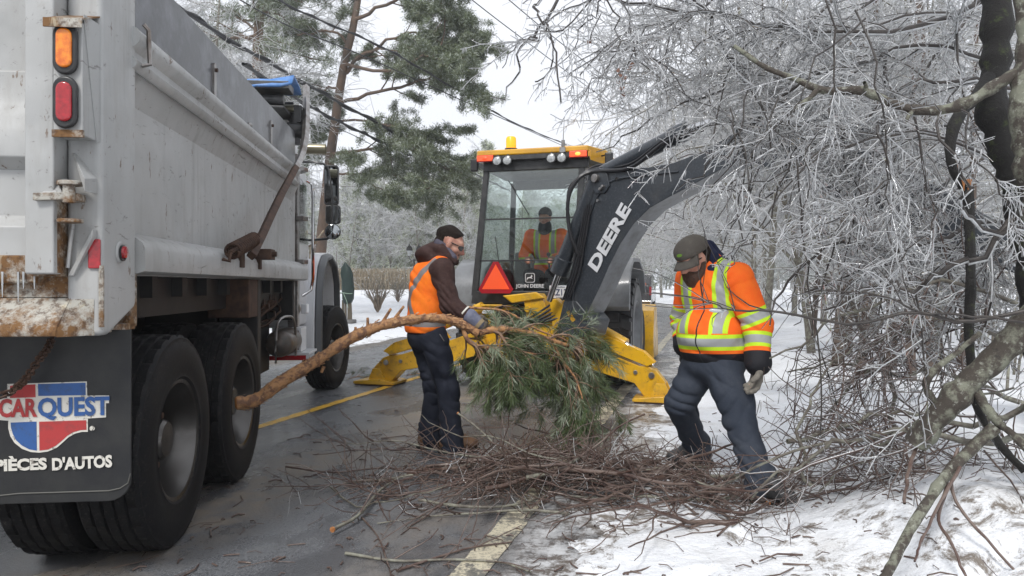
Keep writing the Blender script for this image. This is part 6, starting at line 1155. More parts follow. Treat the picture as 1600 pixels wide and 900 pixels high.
low = [([(1640, 620, 3.8), (1500, 640, 3.9), (1400, 655, 4.0), (1300, 700, 4.1), (1250, 760, 4.1)], .018, .005), ([(1640, 560, 4.4), (1500, 520, 4.4), (1400, 560, 4.5), (1330, 620, 4.6), (1230, 640, 4.6)], .018, .005),
       ([(1620, 700, 3.6), (1500, 690, 3.7), (1380, 700, 3.8), (1280, 735, 3.9), (1190, 785, 4.0)], .018, .006), ([(1650, 650, 4.6), (1480, 600, 4.7), (1350, 600, 4.8), (1250, 680, 4.8)], .018, .005), ([(1600, 480, 4.0), (1480, 460, 4.0), (1350, 500, 4.1), (1270, 560, 4.2), (1220, 590, 4.3)], .012, .004),
       ([(1290, 430, 5.5), (1340, 480, 5.3), (1390, 560, 5.0), (1410, 640, 4.8)], .020, .012), ([(1230, 690, 4.3), (1280, 650, 4.3), (1350, 620, 4.4), (1440, 620, 4.4), (1560, 600, 4.4)], .015, .006), ([(1270, 760, 4.0), (1260, 680, 4.1), (1300, 600, 4.2), (1380, 560, 4.3)], .012, .005)]
lt_ = thing('fallen_crown', tuple(hit_ground(1400, 690)), 'fallen leafless crown heaped on the snow bank at the right', 'tree'); bf2 = np.array(lt_.location); R2_ = np.random.RandomState(23)
L0 = jitter(paths(low, 16), R2_, .12); tb = TB(); tb.tubes(L0, 7, 0); tb.build('bough', [greybark], lt_, base=bf2)
a = grow(L0, 135, R2_, (.05, 1), (20, 80), (.3, 1.0), 8, .55, .4, .0035, .06, .32, rel=False); c = grow(a, 640, R2_, (.1, 1), (25, 70), (.12, .45), 5, .7, .5, .0024, .03, .3, rel=False); e = grow(c, 1100, R2_, (.1, 1), (25, 70), (.05, .16), 4, .8, .6, .0019, .0, .25, rel=False)
def lift(par):
    P_, R_x = par; z = ground_z(P_[..., 0], P_[..., 1])+R_x; P_ = P_.copy(); P_[..., 2] = np.maximum(P_[..., 2], z); return P_, R_x
a, c, e = [lift(prune(q, [(1150, 0), (1200, 450), (1190, 640), (1180, 760), (1130, 820), (1240, 900)], R2_, 20)) for q in (a, c, e)]; tb = TB(); tb.tubes(a, 4, 0); tb.tubes(a, 4, 1, off=-.6, rmul=.6); tb.tubes(c, 3, 0); tb.tubes(c, 3, 1, off=.7, rmul=.9); tb.tubes(e, 3, 0); tb.tubes(e[0:1] and (e[0][::2], e[1][::2]), 3, 1, off=.8, rmul=1.0)
tag(tb.build('tangled_twigs', [redbark, icecoat], lt_, base=bf2), kind='stuff')

# ---- brush pile on the road
def lay_branch(r, x, y, ang, L, z0, r0, curve=.35, lift_=.0, n=12):
    p = [np.array([x, y, z0])]; a = ang; el = r.uniform(-.05, .12)+lift_
    for i in range(n-1):
        a += r.normal()*curve*.35; el = el*.8+r.normal()*.16; q = p[-1]+np.array([math.cos(a)*math.cos(el), math.sin(a)*math.cos(el), math.sin(el)])*L/(n-1); q[2] = max(q[2], gz_at(q[0], q[1])+r0*.6); p.append(q)
    return np.array(p), np.linspace(r0, r0*.35, n)
R3_ = np.random.RandomState(77); C0 = hit_ground(850, 762)
def heap(x, y):                          # height of the pile
    dx, dy = x-C0[0], y-C0[1]; return .25*np.exp(-((dx/.72)**2+((dy-.05)/.42)**2))+.07*np.exp(-(((dx-1.15)/.75)**2+((dy+.25)/.32)**2))
grp = 'cut branches heaped in the brush pile'
for i in range(44):
    u = R3_.rand(); x = C0[0]+R3_.normal()*.55+(1.0 if u > .74 else (-.35 if u < .3 else 0)); y = C0[1]+R3_.normal()*.26-(.40 if u > .74 else (.12 if u < .3 else 0)); ang = R3_.choice([0, math.pi])+R3_.normal()*.45; L = R3_.uniform(.7, 1.5); x -= math.cos(ang)*L*.5; y -= math.sin(ang)*L*.5
    p, rr = lay_branch(R3_, x, y, ang, L, heap(x, y)*R3_.uniform(.3, 1)+.02, R3_.uniform(.004, .018), .42); p[:, 2] = np.maximum(p[:, 2], heap(p[:, 0], p[:, 1])*R3_.uniform(.3, 1.0)+.01)
    o = thing('cut_branch', tuple(p[0]), 'bare lichen-flecked branch tangled in the brush pile on the road', 'branch', group=grp); par = (p[None], rr[None]); tb = TB(); tb.tubes(par, 7, 0); tb.build('stem', [greybark if i % 3 == 0 else redbark], o, base=p[0])
    g = grow(par, 9, R3_, (.15, 1), (25, 65), (.15, .5), 6, .6, .4, .003, -.02, .3, rel=False); g = lift(g); tb = TB(); tb.tubes(g, 4, 0); tag(tb.build('side_twigs', [redbark], o, base=p[0]), kind='stuff')
n = 330; X0 = C0[0]+R3_.normal(size=n)*.56+np.where(R3_.rand(n) > .62, .95, 0); Y0 = C0[1]+R3_.normal(size=n)*.24-np.where(X0 > C0[0]+.7, .30, 0); P_ = []; Rr = []
for i in range(n):
    p, rr = lay_branch(R3_, X0[i], Y0[i], R3_.uniform(0, 2*math.pi), R3_.uniform(.25, .7), max(.02, heap(X0[i], Y0[i])*R3_.uniform(.1, 1.15)), R3_.uniform(.0030, .0075), .7, .0, 9); p[:, 2] = np.minimum(p[:, 2], heap(p[:, 0], p[:, 1])*1.15+R3_.uniform(.03, .10)); P_.append(p); Rr.append(rr)
A0 = (np.array(P_), np.array(Rr)); A1 = lift(grow(A0, 1100, R3_, (.1, 1), (25, 75), (.08, .28), 4, .75, .6, .0025, -.02, .3, rel=False))
tb = TB(); tb.tubes(A0, 5, 0); tb.tubes(A1, 3, 0); sub = (A1[0][::3], A1[1][::3]); tb.tubes(sub, 3, 1, off=-.5, rmul=.8); tag(tb.build('brush_pile', [redbark, icecoat]), 'heap of tangled reddish twigs on the road edge between the two men', 'brush pile', kind='stuff')
def lone(pxs, r0, r1, mt, label, nside=8, seed=1, hgt=0.0, cut=None, nm='cut_branch'):
    r = np.random.RandomState(seed); pts = []
    for q in pxs:
        if len(q) == 3: pts.append(P(*q))
        else: g = hit_ground(*q); g[2] = gz_at(g[0], g[1])+r0+hgt; pts.append(g)
    p = spline(np.array(pts), 22); rr = .72*np.linspace(r0, r1, 22)*(1+.08*r.normal(size=22)); o = thing(nm, tuple(p[0]), label, 'branch', group='loose branches around the pile'); tb = TB(); tb.tubes((p[None], rr[None]), 8, 0); tb.build('stem', [mt], o, base=p[0])
    g = grow((p[None], rr[None]), nside, r, (.15, 1), (25, 60), (.12, .42), 6, .55, .4, .003, .0, .3, rel=False); P2 = g[0]; tb = TB(); tb.tubes(lift(g), 4, 0); tag(tb.build('side_twigs', [redbark], o, base=p[0]), kind='stuff')
    if cut is not None: b = MB(); d = p[1]-p[0]; d /= np.linalg.norm(d); b.cyl(tuple(-d*.006), tuple(d*.002), r0*1.0, 8); obj('cut_face', b, cut, o)
lone([(520, 838), (560, 815), (600, 770), (660, 740), (720, 735)], .015, .008, greybark, 'pale grey branch pointing down to the left out of the pile', 7, 1, .02, rawwood)
lone([(447, 736), (520, 745), (600, 738), (700, 745), (780, 740)], .010, .006, redbark, 'long thin branch reaching farthest left from the pile', 10, 2, .02)
lone([(540, 868), (620, 880), (700, 878), (780, 882), (830, 898)], .011, .006, greybark, 'long lichen-green branch lying across the bottom of the photo by the edge line', 6, 3)
lone([(620, 895), (690, 872), (740, 858), (800, 850)], .010, .005, redbark, 'dark curved stick lying alone nearest the camera on the asphalt', 4, 4)
lone([(716, 646, 5.05), (750, 672, 4.95), (790, 712, 4.85), (815, 745, 4.8)], .010, .009, greybark, 'straight pale stick rising out of the pile beside the vest man', 2, 5, 0, rawwood)
lone([(1200, 796), (1185, 805), (1160, 812), (1090, 800), (1000, 775), (900, 755)], .014, .008, redbark, 'branch with a fresh orange broken end lying by the right boot', 8, 6, .02, rawwood)
lone([(1007, 647, 4.9), (970, 665, 4.8), (940, 690, 4.7), (905, 715, 4.7)], .009, .008, redbark, 'reddish stick standing up at the right side of the pile', 4, 7)
lone([(655, 790), (720, 800), (790, 800), (850, 785)], .013, .010, greybark, 'thick mossy stick along the near edge of the pile', 4, 8, .02)
lone([(565, 810), (590, 840), (605, 880), (612, 905)], .007, .004, redbark, 'thin red twig curving down the asphalt at the lower left', 4, 9)
lone([(1300, 690, 3.9), (1240, 705, 3.9), (1180, 730, 3.95), (1120, 760, 4.0), (1060, 740, 4.1)], .012, .006, greybark, 'arching grey branch reaching over the snow to the boots', 9, 10)
# bark chips and needles scattered on road and snow
n = 700; r = np.random.RandomState(5); px = r.uniform(60, 1500, n); py = 447+r.uniform(.13, 1, n)**1.2*470; pp = []; 
for i in range(n):
    g = hit_ground(px[i], py[i], 20)
    if abs(road_u(g[0], g[1])[0]) > 9: continue
    L = r.uniform(.015, .09) if r.rand() < .8 else r.uniform(.1, .25); a = r.uniform(0, 6.28); z = gz_at(g[0], g[1])+.004; pp.append([[g[0], g[1], z], [g[0]+L*.5*math.cos(a), g[1]+L*.5*math.sin(a), z+.006], [g[0]+L*math.cos(a+.3), g[1]+L*math.sin(a+.3), z+.001]])
pp = np.array(pp); tb = TB(); tb.tubes((pp, np.repeat(r.uniform(.0015, .005, (len(pp), 1)), 3, 1)), 4, 0); tag(tb.build('bark_litter', [redbark]), 'scattered bark chips and broken twigs on the road and snow', 'litter', kind='stuff')

# ---- pine branch dragged by the worker
pinebark = pm('orange_pine_bark', (.42, .22, .095), .75, (.17, .085, .05), 22, .46, .58, bs=28, bstr=1., bdist=.012)
pb0 = P(372, 631, 4.75); pbr = thing('pine_branch', tuple(pb0), 'long orange-barked pine branch with green needles carried across the road', 'branch'); r = np.random.RandomState(31)
def pp_(lst, r0, r1, n=26, wob=.006): a = jitter(paths([(lst, r0, r1)], n), r, wob); return a[0], a[1]*(1+.10*r.normal(size=a[1].shape))
main = pp_([(370, 630, 4.75), (402, 624, 4.8), (440, 596, 4.86), (500, 560, 4.96), (545, 530, 5.05), (590, 510, 5.15), (640, 500, 5.25), (690, 497, 5.36), (722, 506, 5.42), (748, 520, 5.46)], .046, .030, 44)
fork = pp_([(748, 520, 5.46), (780, 515, 5.52), (820, 520, 5.6), (860, 533, 5.7), (885, 540, 5.75), (905, 546, 5.8)], .026, .014, 22)
sub1 = pp_([(720, 508, 5.42), (735, 535, 5.42), (760, 542, 5.45), (800, 548, 5.5), (840, 555, 5.55)], .018, .008, 18); sub2 = pp_([(865, 535, 5.7), (880, 565, 5.68), (900, 590, 5.66), (910, 620, 5.6)], .014, .005, 14); sub3 = pp_([(730, 480, 5.7), (790, 487, 5.75), (840, 515, 5.8), (880, 530, 5.85), (910, 550, 5.85)], .012, .005, 20); sub4 = pp_([(640, 470, 5.3), (655, 462, 5.32), (662, 452, 5.33)], .010, .004, 6)
for nm, par in (('main_stem', main), ('fork_stem', fork), ('side_stem', sub1), ('side_stem', sub2), ('side_stem', sub3)):
    tb = TB(); tb.tubes(par, 12, 0); tb.build(nm, [pinebark], pbr, base=pb0)
fl_i = r.randint(0, 43, 260); fa = r.uniform(0, 6.28, 260); mp = main[0][0][fl_i]+(main[0][0][fl_i+1]-main[0][0][fl_i])*r.rand(260, 1); mt_ = unit(main[0][0][fl_i+1]-main[0][0][fl_i]); mu = unit(np.cross(mt_, [0, 0, 1.])); mv = np.cross(mt_, mu); od = mu*np.cos(fa)[:, None]+mv*np.sin(fa)[:, None]; sd_ = np.cross(mt_, od); rr_m = main[1][0][fl_i][:, None]; L_f = r.uniform(.012, .04, (260, 1)); W_f = r.uniform(.005, .013, (260, 1)); q0_ = mp+od*rr_m*.97
tb = TB(); tb.quads(np.stack([q0_-sd_*W_f, q0_+sd_*W_f, q0_+sd_*W_f*.7+mt_*L_f+od*.008, q0_-sd_*W_f*.6+mt_*L_f+od*.011], 1).reshape(-1, 3), np.arange(1040).reshape(-1, 4)); tag(tb.build('bark_flakes', [pm('bark_flake', (.50, .30, .15), .8, (.22, .10, .05), 40)], pbr, smooth=False, base=pb0), kind='stuff')
b = MB(); d = unit(main[0][0][0]-main[0][0][1]); b.cyl(tuple(main[0][0][0]-pb0), tuple(main[0][0][0]-pb0+d*.012), .043, 12, r2=.030); obj('cut_face', b, rawwood, pbr, .004)
for (px, py, dx, dz) in ((640, 499, .01, -.05), (505, 575, -.01, -.03), (470, 583, .0, .05), (556, 520, 0, .04), (575, 512, 0, .07), (600, 500, .05, .08), (618, 496, .06, .08)):
    b = MB(); c = P(px, py, np.interp(px, [370, 748], [4.75, 5.46]))-pb0; b.tube([c-np.array([dx, 0, dz])*.4, c+np.array([dx, -.01, dz])], [.014, .009], 7); obj('branch_stub', b, pinebark, pbr)
stems = [fork, sub1, sub2, sub3]
tw = [grow(s, k, r, (.12, 1), (25, 75), (.2, .48), 7, .5, .4, .0028, .26, .35, rel=False, bias=(-.1, 0, -.6)) for s, k in zip(stems, (36, 30, 24, 18))]
TW = (np.vstack([t[0] for t in tw]), np.vstack([t[1] for t in tw])); TW2 = grow(TW, 420, r, (.2, 1), (25, 60), (.08, .26), 5, .6, .5, .002, .16, .25, rel=False, bias=(0, 0, -.4))
tb = TB(); tb.tubes(TW, 5, 0); tb.tubes(TW2, 4, 0); tb.build('branchlets', [pm('branchlet_bark', (.17, .09, .05), .8, (.26, .19, .14), 20)], pbr, base=pb0)
def needles(par, per, r, ln=(.06, .11), w=.0022, spread=(15, 60), tb=None, t=(.35, 1), m=(0, 1), droop=.2):
    Pp, Rp = par; N_ = len(Pp)*per; i = np.repeat(np.arange(len(Pp)), per); p, tg, rr = sample(Pp, Rp, i, r.uniform(t[0], t[1], N_)); a = np.radians(r.uniform(*spread, N_))[:, None]; q = r.normal(size=(N_, 3)); q = unit(q-(q*tg).sum(1, keepdims=True)*tg); d = unit(tg*np.cos(a)+q*np.sin(a)+np.array([0, 0, -droop]))
    l = r.uniform(*ln, N_)[:, None]; s = unit(np.cross(d, r.normal(size=(N_, 3))))*w; mid = p+d*l*.5; v = np.stack([p, mid+s, p+d*l, mid-s], 1).reshape(-1, 3); qd = np.arange(N_*4).reshape(-1, 4); tb.v.append(v); tb.q.append(qd+tb.n); tb.m.append(np.where((i*7919) % 5 < 4, m[0], m[1])); tb.n += len(v)
green = pm('pine_needles', (.065, .105, .030), .5, (.085, .11, .05), 6); frostg = pm('frosted_needles', (.17, .22, .12), .45, (.30, .34, .26), 8)
tb = TB(); needles(TW2, 75, r, (.05, .11), .0019, (15, 55), tb, (.25, 1)); needles(TW, 50, r, (.05, .10), .0019, (20, 60), tb, (.5, 1))
tag(tb.build('needles', [green, frostg], pbr, smooth=False, base=pb0), kind='stuff')
# loose green tips on the road
for k, (px, py) in enumerate(((495, 600), (650, 590), (560, 595), (690, 600))):
    g = hit_ground(px, py); rr = np.random.RandomState(60+k); st = np.array([[g[0]-.15, g[1], .02], [g[0], g[1]+.02, .06], [g[0]+.18, g[1], .03]])[None]; st = (st, np.full((1, 3), .005)); tws = grow(st, 12, rr, (.05, 1), (20, 60), (.08, .22), 4, .7, .5, .002, .02, .2, rel=False); tws = lift(tws)
    o = thing('pine_tip', tuple(g), ('tuft of green pine needles on the asphalt beside the front tyre', 'frosted pine tuft lying behind the vest man by the left stabiliser', 'small pine tuft beside the left stabiliser pad', 'pine tuft on the road between the man and the branch')[k], 'branch', group='pine tufts dropped on the road'); tb = TB(); tb.tubes(st, 5, 0); tb.tubes(tws, 3, 0); tb.build('stem', [pinebark], o, base=g); tb = TB(); needles(tws, 40, rr, (.04, .09), .002, (20, 70), tb, droop=.0); tag(tb.build('needles', [green, frostg], o, smooth=False, base=g), kind='stuff')
# ------------------------------------------------------------ background: big pine, frosted woods, hedge, street things
pinetrunk = pm('orange_trunk_bark', (.17, .11, .075), .85, (.10, .08, .065), 3, .35, .65, bs=12, bstr=.8, bdist=.03)
pinegreen = pm('pine_foliage', (.085, .112, .045), .6, (.13, .155, .085), 2.5); pinefrost = pm('pine_foliage_frosted', (.26, .30, .23), .5, (.38, .41, .36), 5)
def tufts(tb, pts, r, n=13, ln=.13, w=.010, m=0):  # clumps of needles: narrow blades radiating from points
    N_ = len(pts)*n; c = np.repeat(pts, n, 0)+r.normal(0, ln*.22, (N_, 3)); d = unit(r.normal(size=(N_, 3))+np.array([0, 0, .25])); l = r.uniform(.5, 1.1, N_)[:, None]*ln; s = unit(np.cross(d, r.normal(size=(N_, 3))))*w; mid = c+d*l*.5
    tb.quads(np.stack([c, mid+s, c+d*l, mid-s], 1).reshape(-1, 3), np.arange(N_*4).reshape(-1, 4), 0); tb.m[-1] = np.where(r.rand(N_) < m, 1, 0)
PB = P(500, 470, 27.0); pt = thing('pine_tree', (PB[0], PB[1], gz_at(PB[0], PB[1])-.1), 'tall orange-trunked pine rising behind the truck cab', 'tree'); bp = np.array(pt.location); r = np.random.RandomState(91)
D_ = 27.0; K_ = 27/19
P0 = lambda w: np.array([0, 0, H])+(w-np.array([0, 0, H]))*K_
tk = jitter(paths([([(498, 478, D_), (500, 400, D_), (506, 330, D_), (515, 250, D_), (527, 170, D_), (538, 100, D_), (552, 40, D_), (566, -40, D_), (590, -130, D_)], .22, .10)], 30), r, .05); tb = TB(); tb.tubes(tk, 14, 0); tb.build('trunk', [pinetrunk], pt, base=bp)
pl = [([(532, 160, 19), (590, 152, 18.8), (650, 143, 18.5), (680, 136, 18.3), (700, 124, 18.2)], .07, .02), ([(518, 240, 19), (570, 238, 18.8), (620, 232, 18.5), (660, 240, 18.3), (700, 262, 18.2)], .06, .02), ([(536, 115, 19), (560, 85, 19), (600, 60, 18.8), (650, 40, 18.6), (690, 55, 18.4)], .08, .02), ([(545, 70, 19), (500, 50, 19), (455, 50, 19.2)], .05, .02), ([(556, 30, 19), (620, 0, 18.8), (680, -30, 18.6), (700, 20, 18.4)], .07, .02), ([(524, 190, 19), (580, 190, 18.6), (640, 200, 18.4), (670, 225, 18.3), (695, 240, 18.2)], .045, .02),
      ([(512, 275, 19), (550, 270, 18.8), (600, 285, 18.5), (635, 305, 18.4)], .045, .015), ([(520, 225, 19), (490, 230, 19.3), (470, 215, 19.5)], .04, .015), ([(533, 140, 19), (490, 130, 19.2), (455, 120, 19.4)], .045, .015), ([(560, 0, 19), (500, -30, 19), (450, -20, 19.2)], .05, .02), ([(566, -40, 19), (600, -90, 19), (640, -130, 19)], .05, .02), ([(540, 100, 19), (620, 110, 18), (670, 90, 17.5), (700, 110, 17.2), (715, 130, 17)], .06, .02), ([(566, -30, 19), (640, -60, 18.5), (690, -30, 18), (710, 60, 17.6)], .06, .02)]
LB_ = jitter(paths(pl, 16), r, .16); LB_ = (P0(LB_[0]), LB_[1]*1.05); tb = TB(); tb.tubes(LB_, 8, 0); s1 = grow(LB_, 130, r, (.2, 1), (25, 65), (.7, 2.2), 6, .5, .4, .012, .03, .2, rel=False, flat=(1, 1, .25)); s2 = grow(s1, 900, r, (.2, 1), (25, 60), (.35, .95), 5, .6, .5, .006, .0, .2, rel=False, flat=(1, 1, .3)); tb.tubes(s1, 5, 0); tb.tubes(s2, 3, 0); tag(tb.build('boughs', [pinetrunk], pt, base=bp), kind='stuff')
def along(par, n, r, t=(.15, 1.0), sp=.05): i = r.randint(0, len(par[0]), n); p, _, _ = sample(par[0], par[1], i, r.uniform(t[0], t[1], n)); return p+r.normal(0, sp, (n, 3))
tb = TB(); tufts(tb, along(s2, 24000, r, (.25, 1), .05), r, 11, .17, .010, .3); tufts(tb, along(s1, 2600, r, (.4, 1), .07), r, 12, .17, .011, .2); tag(tb.build('needles', [pinegreen, pinefrost], pt, smooth=False, base=bp), kind='stuff')
# second, slimmer pine trunk at the top left, behind the icy hardwood
PB = P(402, 470, 24); p2_ = thing('pine_tree', (PB[0], PB[1], gz_at(PB[0], PB[1])-.1), 'farther pine with a pinkish trunk seen above the dump box', 'tree'); b2_ = np.array(p2_.location)
tk = jitter(paths([([(400, 480, 24), (402, 250, 24), (405, 120, 24), (410, 0, 24), (414, -120, 24)], .22, .12)], 20), r, .06); tb = TB(); tb.tubes(tk, 12, 0); tb.build('trunk', [pinetrunk], p2_, base=b2_)
s1 = grow(tk, 26, r, (.55, 1), (60, 95), (1.0, 2.6), 7, .3, .3, .02, .03, .25, rel=False); s2 = grow(s1, 160, r, (.3, 1), (25, 60), (.4, .9), 5, .5, .5, .008, .0, .3, rel=False); tb = TB(); tb.tubes(s1, 6, 0); tb.tubes(s2, 3, 0); tag(tb.build('boughs', [pinetrunk], p2_, base=b2_), kind='stuff')
tb = TB(); tufts(tb, along(s2, 1500, r, (.2, 1), .1), r, 12, .18, .012, .55); tag(tb.build('needles', [pinegreen, pinefrost], p2_, smooth=False, base=b2_), kind='stuff')
# frosted hardwoods: a trunk, forked limbs, three orders of twigs
def hardwood(seed, h, lean=(0, 0), n1=14, n2=130, n3=900, n4=2600, tw=.006, mats_=None, spread=(.25, .5)):
    r = np.random.RandomState(seed); z = np.linspace(0, 1, 12); tr_ = np.stack([lean[0]*z**1.7*h+.05*h*np.sin(z*4+seed)*.5, lean[1]*z**1.7*h, z*h*(1-.15*(abs(lean[0])+abs(lean[1])))], 1)[None]; T0 = (tr_, (np.linspace(.013, .003, 12)*h**.9)[None])
    a = grow(T0, n1, r, (.18, .95), (25, 60), (h*spread[0], h*spread[1]), 9, .5, .3, .012, .06, .22, rel=False); b_ = grow(a, n2, r, (.15, 1), (25, 60), (h*.09, h*.24), 6, .55, .4, tw*1.6, .08, .28, rel=False); c = grow(b_, n3, r, (.1, 1), (25, 65), (h*.035, h*.10), 5, .6, .5, tw, .08, .3, rel=False); d = grow(c, n4, r, (.1, 1), (25, 70), (h*.015, h*.045), 3, .8, .6, tw*.95, .03, .3, rel=False)
    t1 = TB(); t1.tubes(T0, 9, 0); t1.tubes(T0, 6, 1, off=-.35, rmul=.75); t2 = TB(); t2.tubes(a, 6, 0); t2.tubes(a, 4, 1, off=-.6, rmul=.8); t3 = TB(); t3.tubes(b_, 3, 0, rmul=.7); t3.tubes(b_, 3, 1, off=.5, rmul=1.0); t3.tubes(c, 3, 0, rmul=.45); t3.tubes(c, 3, 1, off=.4, rmul=1.0); t3.tubes(d, 3, 1)
    return [t.build('source', mats_ or [greybark, farice]).data for t in (t1, t2, t3)]
def drop_sources():
    for o in list(bpy.data.objects):
        if o.name.startswith('source'): bpy.data.objects.remove(o)
def plant(name, ms, parts, x, y, rot, sc, label, cat, group, z=None):
    o = thing(name, (x, y, (gz_at(x, y) if z is None else z)-.08), label, cat, rot, group); o.scale = (sc, sc, sc*1.0)
    for n_, me in zip(parts, ms):
        c = link(n_, me, o)
        if n_ in ('twigs', 'foliage', 'boughs', 'limb'): c['kind'] = 'stuff'
    return o
HW = [hardwood(101, 8, (.10, .0)), hardwood(102, 9, (-.16, .05), 16, 150), hardwood(103, 7, (-.30, .0), 16, 150, 1100, 3200), hardwood(104, 6, (.2, .1), 14, 120, 900, 3000)]
HWF = [hardwood(111, 10, (.05, 0), 16, 130, 800, 1500, .014), hardwood(112, 11, (-.1, 0), 18, 130, 800, 1500, .014), hardwood(113, 9, (.12, .05), 16, 120, 700, 1500, .014)]
drop_sources()
PN = ('trunk', 'limb', 'twigs')
right = [(10.5, 6.0, 3, 200, .9), (12.5, 5.0, 2, 30, 1.0), (13.5, 7.5, 1, 90, .9), (15.5, 5.2, 0, 10, 1.0), (17, 8.5, 1, 140, 1.0), (19, 6.2, 2, 250, 1.1), (21.5, 9, 0, 40, 1.1), (24, 7, 3, 100, 1.2), (27, 10.5, 1, 200, 1.1), (30, 8.5, 2, 320, 1.2), (10.5, 9.5, 1, 250, .95), (13.8, 11.5, 0, 120, 1.1), (24, 14, 1, 15, 1.3), (18, 13, 2, 170, 1.2), (22.5, 5.6, 1, 305, .9)]
wl = ['leaning icy hardwood close behind the bearded man', 'slender icy hardwood on the bank by the arm of the backhoe']
for i, (y, x, k, rot, sc) in enumerate(right):
    plant('icy_tree', HW[k], PN, x, y, rot, sc, 'ice-coated bare hardwood in the thicket right of the road', 'tree', 'icy trees right of the road')
farr = [(34, 10.5), (38, 13), (42, 11.5), (47, 14.5), (52, 12.5), (58, 15), (64, 12), (70, 14), (33, 16), (40, 19), (50, 20), (60, 20), (76, 10), (82, 6), (88, 12), (92, 3), (84, -2), (95, 8)]
for i, (y, x) in enumerate(farr): plant('frosted_tree', HWF[i % 3], PN, x, y, i*67, .9+.1*(i % 4), 'frosted bare hardwood standing along the far bend of the road', 'tree', 'frosted trees along the far bend')
for i, (px, d, k, s) in enumerate(((285, 17, 1, 1.1), (320, 20, 0, 1.2), (372, 34, 1, 1.7), (235, 22, 3, 1.5), (345, 28, 0, 1.4))): q = P(px, 447, d); plant('icy_tree', HW[k], PN, q[0], q[1], i*80, s, 'pale icy hardwood rising above the dump box at the top left', 'tree', 'icy trees behind the truck')
# frosted conifers behind the hedge
def conifer(seed, h, droop_=.35, col=None):
    r = np.random.RandomState(seed); T0 = (np.stack([.02*h*np.sin(np.linspace(0, 3, 10)+seed), 0*np.linspace(0, 1, 10), np.linspace(0, h, 10)], 1)[None], (np.linspace(.02, .003, 10)*h)[None]); n = 120; t = np.sort(r.uniform(.10, .98, n)); p, _, _ = sample(T0[0], T0[1], np.zeros(n, int), t); a = r.uniform(0, 2*math.pi, n); L = h*(.22*(1-t)**.8+.03)*r.uniform(.7, 1.15, n)
    ks = np.linspace(0, 1, 6); B = np.stack([p[:, None, 0]+np.cos(a)[:, None]*L[:, None]*ks, p[:, None, 1]+np.sin(a)[:, None]*L[:, None]*ks, p[:, None, 2]+L[:, None]*(.15*ks-droop_*ks**2*1.6)], 2); R0 = np.repeat((.004*h*(1-t)+.008)[:, None], 6, 1); par = (B, R0); g = grow(par, 700, r, (.15, 1), (30, 70), (h*.02, h*.06), 3, .6, .5, .005, .3, .2, rel=False)
    t1 = TB(); t1.tubes(T0, 8, 0); t2 = TB(); t2.tubes(par, 4, 0); tufts(t2, along(par, 1900, r, (.12, 1), h*.008), r, 9, h*.028, h*.0022, .6); tufts(t2, along(g, 1700, r, (0, 1), h*.006), r, 8, h*.022, h*.0020, .7); t2.m = [np.where(mm >= 0, mm, 0) for mm in t2.m]; t2.m[0] = np.full(len(t2.m[0]), 2)
    return [t1.build('source', [greybark]).data, t2.build('source', [pm('far_needles%d' % seed, (.13, .16, .085), .7, (.20, .22, .14), 1.5), pm('frost_haze_far_needles%d' % seed, (.42, .46, .33), .6, (.56, .59, .50), 2), greybark], smooth=False).data]  # pale frost colour also paints in part of the distance haze
CF = [conifer(1, 12), conifer(2, 13, .5), conifer(3, 11, .25)]; drop_sources()
r = np.random.RandomState(17); spots = []
for px, d, s in ((535, 70, .85), (560, 62, .8), (600, 74, .95), (640, 66, .85), (668, 60, .85), (690, 72, 1.0), (715, 64, .95), (735, 58, .85), (755, 70, 1.1), (580, 88, 1.1), (625, 95, 1.25), (670, 92, 1.2), (712, 98, 1.35), (745, 90, 1.25), (515, 86, 1.1), (550, 100, 1.3), (480, 80, 1.0), (440, 90, 1.2), (785, 100, 1.2), (830, 105, 1.15), (870, 98, 1.1), (905, 110, 1.3), (935, 120, 1.75), (952, 112, 1.65), (975, 105, 1.3), (820, 82, .8), (895, 86, .85), (1000, 118, 1.5)):
    q = P(px, 447, d); k = int(r.randint(0, 3)); lb = ('dark pointed conifer standing tallest on the skyline right of the cab' if px == 935 else 'shorter pointed conifer beside the tallest one on the skyline' if px == 952 else None)
    plant('conifer', CF[k], ('trunk', 'foliage'), q[0], q[1], r.uniform(0, 360), s, lb or 'frosted conifer in the misty wood behind the hedge and the cab', 'tree', None if lb else 'frosted conifers in the far wood', z=1.0)
for i, (px, d) in enumerate(((548, 56), (612, 58), (655, 55), (690, 54), (722, 52), (580, 60), (505, 55), (765, 62), (810, 66), (862, 70), (905, 66))): q = P(px, 447, d); plant('frosted_tree', HWF[i % 3], PN, q[0], q[1], i*50, .72+.1*(i % 3), 'feathery frosted hardwood behind the clipped hedge', 'tree', 'frosted hardwoods behind the hedge', z=.9)
